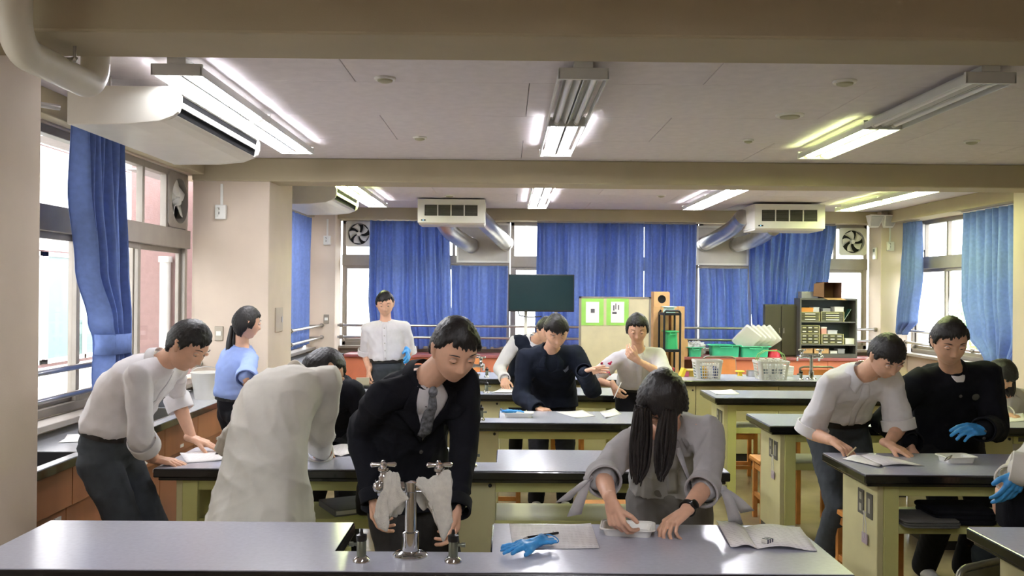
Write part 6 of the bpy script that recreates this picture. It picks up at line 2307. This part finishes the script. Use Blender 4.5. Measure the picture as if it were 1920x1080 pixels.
def patch(P_, name, rows, m, out=0.004, nx=6, ny=16, solid=0.003, smooth=True):
    """cloth strip that follows the garment: rows of (t, x0, x1)"""
    ts = [r[0] for r in rows]
    q, V = G(), []
    for j in range(ny + 1):
        t = ts[0] + (ts[-1] - ts[0]) * j / ny
        o_ = np.argsort(ts)
        x0 = np.interp(t, np.array(ts)[o_], np.array([r[1] for r in rows])[o_])
        x1 = np.interp(t, np.array(ts)[o_], np.array([r[2] for r in rows])[o_])
        for i in range(nx + 1):
            p, f_, l = surf(P_, t, x0 + (x1 - x0) * i / nx, out)
            V.append(p)
    q.add(V, [(j * (nx + 1) + i, j * (nx + 1) + i + 1, (j + 1) * (nx + 1) + i + 1, (j + 1) * (nx + 1) + i) for j in range(ny) for i in range(nx)])
    return q.build(name, m, P_['root'], smooth=smooth, solid=solid)


def buttons(P_, n, t0_, t1_, m, r=0.006, x=0.0, name='button'):
    for k in range(n):
        p, f_, l = surf(P_, t0_ + (t1_ - t0_) * k / max(1, n - 1), x, 0.005)
        G().lathe([(r, 0), (r, 0.003), (r * 0.7, 0.0045), (0, 0.004)], Vector(p), 14, axis=Vector(f_)).build(name, m, P_['root'], smooth=True)


def placket(P_, m, t0_=0.2, t1_=0.97, w=0.1):
    patch(P_, 'placket', [(t0_, -w, w), (t1_, -w * 1.6, w * 1.6)], m, 0.002, nx=3)


def shirt_front(P_, low=0.55, w=0.62):
    patch(P_, 'shirt_front', [(low, -0.03, 0.03), (0.8, -w * 0.5, w * 0.5), (0.99, -w, w)], WSHIRT, 0.003, nx=8)


def tie(P_, m, length_t=(0.95, 0.5), w=0.15):
    patch(P_, 'necktie', [(length_t[0], -w * 0.6, w * 0.6), (0.6, -w, w), (length_t[1] + 0.03, -w * 1.05, w * 1.05), (length_t[1], -w * 0.1, w * 0.1)], m, 0.010, nx=4, solid=0.005)
    p, f_, l = surf(P_, length_t[0] + 0.01, 0.0, 0.014)
    G().ball(Vector(p), 0.018, 2, sc=(1, 1, 1.2)).build('tie_knot', m, P_['root'], smooth=True)


def lapels(P_, m, low=0.55, w=0.62):
    for sx in (-1, 1):
        patch(P_, 'lapel', [(low, 0.0, sx * 0.06), (0.74, sx * w * 0.36, sx * (w * 0.36 + 0.34)), (0.80, sx * w * 0.5, sx * (w * 0.5 + 0.42)), (0.805, sx * w * 0.5, sx * (w * 0.5 + 0.26)), (0.99, sx * w * 0.9, sx * (w * 0.9 + 0.3))], m, 0.009, nx=4, ny=22, solid=0.004)


STRIPE = mat('grey_necktie', (120, 122, 128), 0.6, var=0.5, scale=60, stretch=(1, 0.2, 1))
BTN = mat('pale_button', (190, 186, 180), 0.35, var=0)
BTND = mat('dull_button', (110, 108, 104), 0.35, var=0, metal=0.5)
SHORT = dict(kind='tucked', mat=WSHIRT, sleeve='short', loose=0.02, name='shirt', cuff=0.006)
exec_people = True

# 1 man with rolled sleeves at the left
P = person('person in white shirt with rolled sleeves and dark trousers leaning on the left table end',
           J(205, 845, 4.35), J(303, 676, 4.30), (1, -0.12), J(352, 648, 4.26), (0.72, -0.25, -0.62),
           J(360, 822, 4.66), J(290, 861, 4.3), J(335, 770, 4.75), J(258, 800, 4.05),
           dict(d=(0.92, 0.1, -0.32), n=(-0.3, 0, -1), curl=(0.15, 0.2, 0.2)), dict(d=(0.95, -0.05, -0.12), n=(0, 0, -1), curl=(0.2, 0.25, 0.2), thumb=0.2),
           dict(kind='tucked', mat=WSHIRT, sleeve='rolled', loose=0.024, rs=(0.064, 0.06, 0.055, 0.056), cuff=0.024, fold=0.011, name='shirt'), CHARCOAL, s=1.02, seed=11, fine=0.9, bow=0.06,
           hair=dict(fringe=0.05))
placket(P, WSHIRT)
# 2 girl in blue
P = person('person in pale blue short sleeved shirt with dark ponytail standing by the lit pillar',
           J(440, 765, 6.05), J(455, 648, 6.0), (0.8, 0.6), J(463, 606, 5.97), (0.85, 0.45, -0.2),
           J(420, 745, 6.25), J(468, 742, 5.85), J(420, 700, 6.3), J(462, 700, 5.7),
           dict(curl=(0.4, 0.4, 0.3), n=(0.6, -0.8, 0)), dict(curl=(0.4, 0.4, 0.3), n=(0, 1, 0)),
           dict(kind='tucked', mat=BLUESHIRT, sleeve='short', loose=0.022, slen=0.85, rs=(0.062, 0.066, 0, 0), name='shirt'), BLACKTR, s=0.92, female=True, seed=12, fine=1.1,
           hair=dict(fringe=0.045, strands=[locks(J(436, 612, 6.0), J(426, 686, 5.96), 3, n=8, w=0.018, r0=0.013)]))
# 3 lab coat
P = person('person in long off white lab coat bending over the second row table, seen from behind',
           J(497, 868, 3.86), J(555, 706, 4.22), (0.35, 0.94), J(606, 700, 4.32), (0.75, 0.30, -0.6),
           J(478, 852, 4.46), J(600, 846, 4.44), J(440, 760, 4.1), J(600, 790, 4.0),
           dict(d=(0.3, 0.9, -0.2), n=(0, 0, -1)), dict(d=(0.2, 0.9, -0.3), n=(0, 0, -1)),
           dict(kind='coat', mat=LABCOAT, sleeve='long', loose=0.03, rs=(0.074, 0.068, 0.062, 0.058), name='lab_coat', fold=0.012, freq=20, hem=0.47, swing=(-0.03, -0.05, 0)), CHARCOAL, s=1.02, seed=13, fine=0.9, bow=0.05,
           hair=dict(fringe=0.05), belt=False)
q = G()
# 4 dark figure behind the lab coat
P = person('person in dark jacket bent over the second row table behind the lab coat',
           J(628, 790, 5.36), J(606, 720, 4.98), (0.0, -1), J(596, 708, 4.83), (0.0, -0.5, -0.85),
           J(638, 838, 4.95), J(585, 840, 4.95), J(690, 800, 5.15), J(540, 800, 5.15),
           dict(d=(-0.5, -0.7, -0.3), n=(0, 0, -1)), dict(d=(0.4, -0.8, -0.3), n=(0, 0, -1)),
           dict(kind='jacket', mat=BLACKWOOL, sleeve='long', loose=0.024, rs=(0.066, 0.06, 0.05, 0.045), name='jacket'), BLACKTR, s=0.97, seed=14, fine=1.1, belt=False)
# 5 black suited person in the middle
P = person('person in black jacket and grey striped tie bending over the near sink',
           J(762, 905, 3.76), J(796, 704, 3.49), (0.52, -0.85), J(852, 656, 3.36), (0.35, -0.72, -0.55),
           J(857, 945, 3.36), J(700, 925, 3.52), J(872, 850, 3.6), J(660, 840, 3.7),
           dict(d=(-0.05, -0.15, -1), n=(-0.9, -0.2, 0), curl=(0.5, 0.6, 0.4)), dict(d=(0.1, -0.1, -1), n=(0.9, -0.1, 0), curl=(0.5, 0.6, 0.4)),
           dict(kind='jacket', mat=BLACKWOOL, sleeve='long', loose=0.026, rs=(0.066, 0.06, 0.052, 0.048), name='jacket', fold=0.010), mat('dark_grey_trousers', (56, 54, 52), 0.85, var=0.1, scale=20, bump=0.1, bscale=380, spec=0.2), s=1.03, seed=15, fine=0.85, bow=0.07, belt=False,
           hair=dict(fringe=0.048))
shirt_front(P, 0.45)
lapels(P, BLACKWOOL, 0.45)
tie(P, STRIPE, (0.95, 0.5))
buttons(P, 2, 0.35, 0.48, BTND, 0.008)
# 6 far standing boy
P = person('person in white short sleeved shirt standing behind the fourth table with a blue glove',
           J(727, 691, 8.22), J(723, 603, 8.2), (0.0, -1), J(722, 570, 8.16), (0.1, -0.9, -0.35),
           J(763, 657, 8.05), J(692, 694, 8.1), J(770, 670, 8.5), J(680, 660, 8.5),
           dict(d=(0.2, -0.7, -0.45), n=(-0.7, -0.2, -0.4), curl=(0.3, 0.4, 0.3), glove=True), dict(d=(-0.1, -0.3, -0.95), n=(0.8, 0.3, 0), curl=(0.7, 0.7, 0.4)),
           dict(SHORT, rs=(0.06, 0.063, 0, 0), slen=0.8), CHARCOAL, s=0.97, seed=16, fine=1.25, bow=0.01)
placket(P, WSHIRT)
buttons(P, 5, 0.25, 0.88, BTN, 0.006)
# 7 dark vest with white sleeves
P = person('person in dark zipped vest with white sleeves writing at the fourth table',
           J(987, 702, 8.27), J(1003, 636, 8.02), (0.1, -1), J(1024, 619, 7.86), (0.25, -0.7, -0.65),
           J(1010, 712, 7.85), J(945, 708, 7.78), J(1050, 690, 8.1), J(935, 680, 8.1),
           dict(d=(-0.3, -0.8, -0.4), n=(0, 0, -1)), dict(d=(0.1, -0.7, -0.7), n=(0.3, 0.2, -0.8), curl=(0.7, 0.7, 0.5)),
           dict(kind='shirt', mat=WSHIRT, sleeve='long', loose=0.016, rs=(0.068, 0.06, 0.052, 0.046), name='shirt'), BLACKTR, s=0.98, seed=17, fine=1.25, belt=False)
vb = Blob()
vb.rings(P['spine'](P['hw'], P['hd'], 0.03, 0.0, 0.95))
for sh in (P['shl'], P['shr']):
    vb.cone(P['neck'] - P['up'] * 0.05, sh - (sh - P['neck']) * 0.12, 0.07, 0.068)
v, f = vb.fuse(0.013, 4)
mesh_np('vest', folds(v, f, 0.005, 77, 26) - P['off'], f, NAVY, P['root'])
q = G()
a, f_, l = surf(P, 0.62, 0.0, 0.022)
b_, _, _ = surf(P, 0.92, 0.0, 0.026)
q.tube([Vector(a), Vector(b_)], 0.004, 8)
q.build('zipper', STEEL, P['root'])
a, f_, l = surf(P, 0.72, -0.4, 0.03)
G().prism([(-0.012, 0), (0.012, 0), (0, 0.022)], 'y', -0.002, 0.002).build('chest_mark', WHITEPL, P['root']).location = Vector(a)
# 8 navy blazer
P = person('person in navy blazer leaning on the third row table with one hand stretched out',
           J(1034, 735, 6.86), J(1032, 655, 6.58), (0.0, -1), J(1043, 621, 6.44), (0.08, -0.75, -0.6),
           J(1096, 699, 6.38), J(1006, 765, 6.40), J(1125, 760, 6.75), J(960, 740, 6.75),
           dict(d=(0.85, -0.35, 0.25), n=(0.15, -0.6, -0.7), curl=(0.1, 0.15, 0.1), spread=0.4), dict(d=(0.8, -0.6, -0.15), n=(0, 0.1, -1), curl=(0.55, 0.6, 0.4)),
           dict(kind='jacket', mat=NAVY, sleeve='long', loose=0.03, rs=(0.072, 0.066, 0.056, 0.05), name='blazer', fold=0.008), BLACKTR, s=1.04, seed=18, fine=1.15, belt=False,
           hair=dict(fringe=0.05))
lapels(P, NAVY, 0.7, 0.4)
p, f_, l = surf(P, 0.72, 0.5, 0.006)
G().prism([(-0.022, 0.03), (0.022, 0.03), (0.022, 0), (0, -0.022), (-0.022, 0)], 'y', -0.002, 0.002).build('pocket_badge', mat('badge_grey', (96, 100, 112), 0.6, var=0.4, scale=60), P['root']).location = Vector(p)
# 9 white blouse with red pattern on the sleeve
P = person('person in white shirt with a red print on the sleeve, arm raised',
           J(1196, 740, 6.92), J(1196, 655, 6.72), (0.0, -1), J(1195, 617, 6.6), (-0.1, -0.85, -0.45),
           J(1196, 676, 6.48), J(1150, 722, 6.55), J(1262, 705, 6.6), J(1118, 700, 6.75),
           dict(d=(-0.7, -0.2, 0.55), n=(0, 0.7, 0.5), curl=(0.6, 0.7, 0.5)), dict(d=(0.35, -0.3, -0.85), n=(0.6, 0.3, -0.2), curl=(0.7, 0.8, 0.5)),
           dict(SHORT, rs=(0.062, 0.068, 0, 0), slen=0.85), BLACKTR, s=0.98, female=True, seed=19, fine=1.15, bow=0.02, hair=dict(fringe=0.045, nape=-0.1))
placket(P, WSHIRT)
a, b_ = P['shr'] - P['off'], P['er'] - P['off']
ax = nrm(b_ - a)
o_ = nrm(V3(0.15, -1, 0.1) - ax * np.dot(V3(0.15, -1, 0.1), ax))
l_ = np.cross(ax, o_)
r9 = random.Random(4)
q = G()
for k in range(16):
    t, x = r9.uniform(0.22, 0.78), r9.gauss(0, 0.45)
    c_ = a + (b_ - a) * t + (o_ * math.cos(x) + l_ * math.sin(x)) * 0.0745
    q.lathe([(r9.uniform(0.004, 0.012), -0.004), (0.004, 0.004)], Vector(c_), 8, axis=Vector(o_ * math.cos(x) + l_ * math.sin(x)))
q.build('sleeve_print', mat('red_print', (200, 40, 84), 0.8), P['root'])['kind'] = 'stuff'
pa = P['wr'] + V3(0.02, -0.06, -0.05)
t = thing('pen', 'pen in the hand of the student with the red sleeve print', 'pen', Vector(pa))
G().tube([(-0.02, -0.01, -0.03), (0.03, 0.01, 0.075)], 0.004, 8).build('barrel', PAPERW, t, smooth=True)
G().tube([(-0.025, -0.012, -0.04), (-0.02, -0.01, -0.03)], [0.001, 0.004], 8).build('tip', STEEL, t)
# 10 girl in grey
lk = [locks(J(1204, 765, 3.2), J(1196, 908, 3.19), 5, n=26, w=0.03, r0=0.0062), locks(J(1205, 765, 3.18), J(1199, 880, 3.2), 7, n=20, w=0.026, r0=0.006), locks(J(1254, 768, 3.18), J(1238, 902, 3.17), 6, n=26, w=0.027, r0=0.0062), locks(J(1253, 770, 3.16), J(1242, 880, 3.18), 8, n=20, w=0.024, r0=0.006)]
P = person('person in loose grey shirt with long black hair bending over the near white tray',
           J(1254, 918, 3.76), J(1256, 798, 3.46), (0.0, -1), J(1243, 752, 3.27), (-0.05, -0.55, -0.84),
           J(1284, 960, 3.14), J(1146, 940, 3.08), J(1375, 930, 3.45), J(1120, 870, 3.4),
           dict(d=(-0.75, -0.55, -0.35), n=(0.1, 0, -1), curl=(0.65, 0.7, 0.4)), dict(d=(0.25, -0.25, -0.93), n=(0.7, 0.6, -0.2), curl=(0.7, 0.7, 0.5), thumb=0.5),
           dict(kind='shirt', mat=GREYSHIRT, sleeve='half', loose=0.024, rs=(0.066, 0.064, 0.064, 0.064), name='shirt', fold=0.012, freq=22, cuff=0.012), mat('grey_skirt_trousers', (120, 116, 114), 0.85), s=0.99, female=True, seed=20, fine=0.8, bow=0.05, belt=False,
           hair=dict(fringe=0.04, nape=-0.1, vol=0.02, strands=lk))
placket(P, GREYSHIRT, 0.1, 0.97, 0.12)
for e, w_, sd in ((P['el'], P['wl'], 1), (P['er'], P['wr'], -1)):     # tied ribbon ends on the sleeves
    c0 = e + (w_ - e) * 0.06 + V3(sd * 0.055, -0.03, 0) - P['off']
    for dx, dz in ((0.05, -0.13), (0.09, -0.08)):
        q = G()
        V = []
        for k in range(7):
            f_ = k / 6
            c_ = c0 + V3(sd * dx * f_, -0.01 - 0.015 * math.sin(f_ * 3), dz * f_ ** 1.3)
            V += [c_ + V3(-0.012 - 0.014 * f_, 0, -0.004), c_ + V3(0.012 + 0.014 * f_, -0.008 * math.sin(f_ * 5), 0.004)]
        q.add(V, [(2 * i, 2 * i + 1, 2 * i + 3, 2 * i + 2) for i in range(6)])
        q.build('sleeve_tie', GREYSHIRT, P['root'], smooth=True, solid=0.003)
    G().ball(Vector(c0), 0.016, 2, sc=(1.2, 0.8, 0.9)).build('sleeve_knot', GREYSHIRT, P['root'], smooth=True)
wd = nrm(P['wl'] - P['el'])
c0 = P['wl'] - wd * 0.03 - P['off']
q = G()
q.lathe([(0.029, -0.009), (0.031, -0.007), (0.031, 0.007), (0.029, 0.009)], Vector(c0), 28, axis=Vector(wd))
wb = q.build('watch_strap', BLACKPL, P['root'], smooth=True)
on = nrm(V3(0.5, -0.8, 0.5) - wd * np.dot(V3(0.5, -0.8, 0.5), wd))
G().lathe([(0.017, 0.026), (0.017, 0.037), (0.014, 0.039), (0, 0.039)], Vector(c0), 20, axis=Vector(on)).build('watch_case', BLACKPL, wb, smooth=True)
# 11 white shirt, right table
P = person('person in white short sleeved shirt leaning with both hands on the right table',
           J(1572, 806, 5.28), J(1615, 700, 4.92), (0.12, -1), J(1662, 668, 4.76), (0.15, -0.7, -0.7),
           J(1664, 832, 4.76), J(1564, 828, 4.76), J(1690, 790, 5.0), J(1530, 770, 5.0),
           dict(d=(0.62, -0.6, -0.3), n=(-0.1, 0.1, -1), curl=(0.15, 0.2, 0.15), spread=0.35), dict(d=(0.45, -0.75, -0.35), n=(0, 0.1, -1), curl=(0.55, 0.6, 0.4)),
           dict(SHORT, rs=(0.064, 0.07, 0, 0), loose=0.02, slen=0.84, fold=0.010), CHARCOAL, s=1.03, seed=21, fine=0.95, bow=0.05, hair=dict(fringe=0.05), shoes=mat('dark_shoe', (40, 40, 44), 0.5))
placket(P, WSHIRT)
pa = J(1588, 852, 4.64)
t = thing('pencil', 'short pencil in the hand on the right open booklet', 'pencil', pa)
G().tube([(0, 0, -0.01), (0.05, 0.01, 0.035)], 0.0038, 8).build('barrel', mat('wood_pencil', (214, 196, 150), 0.5), t, smooth=True)
G().tube([(-0.008, -0.002, -0.018), (0, 0, -0.01)], [0.0006, 0.0038], 8).build('tip', BLACKPL, t)
# 12 black suit
P = person('person in black buttoned jacket with a blue glove behind the right table',
           J(1772, 802, 5.26), J(1786, 690, 5.06), (-0.05, -1), J(1780, 640, 4.92), (-0.1, -0.85, -0.5),
           J(1846, 805, 4.78), J(1704, 826, 4.96), J(1880, 770, 5.2), J(1670, 770, 5.2),
           dict(d=(-0.92, -0.3, 0.05), n=(0.1, 0.5, -0.8), curl=(0.3, 0.4, 0.3), glove=True), dict(d=(0, -0.2, -1), n=(0.9, 0, 0), curl=(0.4, 0.5, 0.3)),
           dict(kind='jacket', mat=BLACKWOOL, sleeve='long', loose=0.034, rs=(0.076, 0.07, 0.06, 0.054), name='jacket', fold=0.009), BLACKTR, s=1.1, seed=22, fine=0.95, bow=0.04, hair=dict(fringe=0.05), belt=False, shoes=SHOEW)
buttons(P, 3, 0.35, 0.72, BTND, 0.009)
p, f_, l = surf(P, 0.66, 0.42, 0.006)
G().lathe([(0.02, 0), (0.02, 0.003), (0.0, 0.004)], Vector(p), 16, axis=Vector(f_)).build('breast_badge', BTND, P['root'])
patch(P, 'shirt_collar_front', [(0.93, -0.12, 0.12), (0.99, -0.4, 0.4)], WSHIRT, 0.004)
# 13 seated at the right edge
P = person('person with long black hair and pale coat writing at the right edge',
           J(1896, 852, 6.78), J(1894, 738, 6.56), (-0.05, -1), J(1877, 704, 6.44), (0.55, -0.6, -0.6),
           J(1950, 776, 6.25), J(1886, 776, 6.22), J(1990, 780, 6.5), J(1860, 790, 6.5),
           dict(d=(-0.4, -0.8, -0.3), n=(0, 0, -1)), dict(d=(0.75, -0.6, -0.2), n=(0, 0.1, -1), curl=(0.5, 0.5, 0.4)),
           dict(kind='shirt', mat=LABCOAT, sleeve='long', loose=0.026, rs=(0.07, 0.064, 0.055, 0.05), name='coat'), BLACKTR, s=0.95, female=True, seed=23, fine=1.15, belt=False,
           ankl=J(1940, 1000, 6.5) * 1.0, ankr=J(1880, 1000, 6.5) * 1.0, kneel=(3.75, 6.1, 0.7), kneer=(3.45, 6.1, 0.7),
           hair=dict(fringe=0.03, nape=-0.1, vol=0.024, strands=[locks(J(1858, 700, 6.5), J(1866, 766, 6.42), 8, n=9, w=0.03, r0=0.016), locks(J(1884, 680, 6.54), J(1896, 745, 6.44), 9, n=9, w=0.04, r0=0.016)]))
# 14 lower right corner
P = person('person in white coat with blue glove sitting at the lower right edge',
           (2.56, 3.9, 0.585), (2.46, 3.82, 1.08), (-1, -0.1), (2.38, 3.80, 1.26), (-0.8, -0.1, -0.5),
           J(1915, 880, 3.62), J(1898, 897, 3.98), (2.5, 3.3, 0.8), (2.5, 4.4, 0.8),
           dict(d=(-0.45, -0.05, -0.9), n=(-0.2, 0.9, 0.1), curl=(0.3, 0.35, 0.3), glove=True), dict(d=(-0.6, 0.2, -0.7), n=(0, 0, -1), curl=(0.4, 0.4, 0.3)),
           dict(kind='shirt', mat=LABCOAT, sleeve='long', loose=0.03, rs=(0.078, 0.072, 0.066, 0.06), name='lab_coat', fold=0.01), mat('dark_green_trousers', (30, 36, 36), 0.85, var=0.1, bump=0.1, bscale=380, spec=0.2), s=1.0, seed=24, fine=1.0, belt=False,
           ankl=(2.2, 3.72, 0.085), ankr=(2.2, 4.04, 0.085), kneel=(1.9, 3.7, 0.9), kneer=(1.9, 4.02, 0.9))
st = dup(s0, (2.58, 3.9, 0), R90, 'wooden stool carrying the person in white coat at the lower right edge', 'wooden stools at the tables')
st2 = dup(s0, (3.27, 6.80, 0), 0, 'wooden stool carrying the long haired person at the right edge', 'wooden stools at the tables')
t = thing('bag', 'black soft bag on the knees of the person at the lower right edge', 'bag', (2.13, 3.78, 0.67))
q = G()
loft(q, [[(x * k, y * k2, z) for x, y in rrect(0, 0, 0.075, 0.06, 0.04)] for z, k, k2 in ((0.0, 0.85, 0.85), (0.02, 1.0, 1.0), (0.09, 1.02, 0.95), (0.15, 0.8, 0.6), (0.165, 0.6, 0.35))])
q.build('body', BLACKWOOL, t, smooth=True)
G().tube([(-0.04, 0, 0.155), (-0.02, 0, 0.19), (0.02, 0, 0.19), (0.04, 0, 0.155)], 0.006, 8).build('strap', BLACKPL, t, smooth=True)


# gloves lying about
def loose_glove(label, u, v, z, d, Y=None, s=1.0, seed=0, flat=0.45):
    p = npv(JZ(u, v, z))
    t = thing('glove', label, 'glove', Vector(p), 0, 'blue gloves lying on the tables')
    dd = nrm(npv(d) * V3(1, 1, 0))
    hb = hand_blob(V3(0, 0, 0.02), dd, V3(0, 0, -1), 1, s, (0.05, 0.1, 0.05), 0.5, 0.1, fat=0.0015)
    la = np.cross(dd, V3(0, 0, 1))
    for k in range(5):
        o_ = la * (k - 2) * 0.014 * s
        hb.cone(V3(0, 0, 0.02) + o_ * 0.9, V3(0, 0, 0.02 + 0.006 * math.sin(k * 2.2)) + o_ * 1.35 - dd * 0.075 * s, 0.012 * s, 0.010 * s)
    v, f = hb.fuse(0.0036, 2)
    v = folds(v, f, 0.005, seed, 55)
    v[:, 2] = (v[:, 2] - v[:, 2].min()) * 1.15
    m = v - V3(*v.mean(axis=0)[:2], 0)
    mesh_np('glove_shell', m, f, NITRILE, t)
    a = la
    c_ = V3(0, 0, 0.024) - dd * 0.084 * s - V3(*v.mean(axis=0)[:2], 0)
    G().tube([Vector(c_ + a * 0.045 * s * math.cos(x) + V3(0, 0, 0.011) * math.sin(x)) for x in [2 * math.pi * i / 20 for i in range(21)]], 0.002, 6).build('cuff_roll', NITRILE, t, smooth=True)
    return t


loose_glove('bright blue glove with spread fingers lying on the near table', 990, 1034, TH + 0.004, (-0.8, -0.6, -0.12), seed=1, s=0.78)
loose_glove('blue glove crumpled in the white tray on the third row table', 961, 776, TH + 0.02, (0.9, 0.25, -0.05), seed=2, s=0.6)
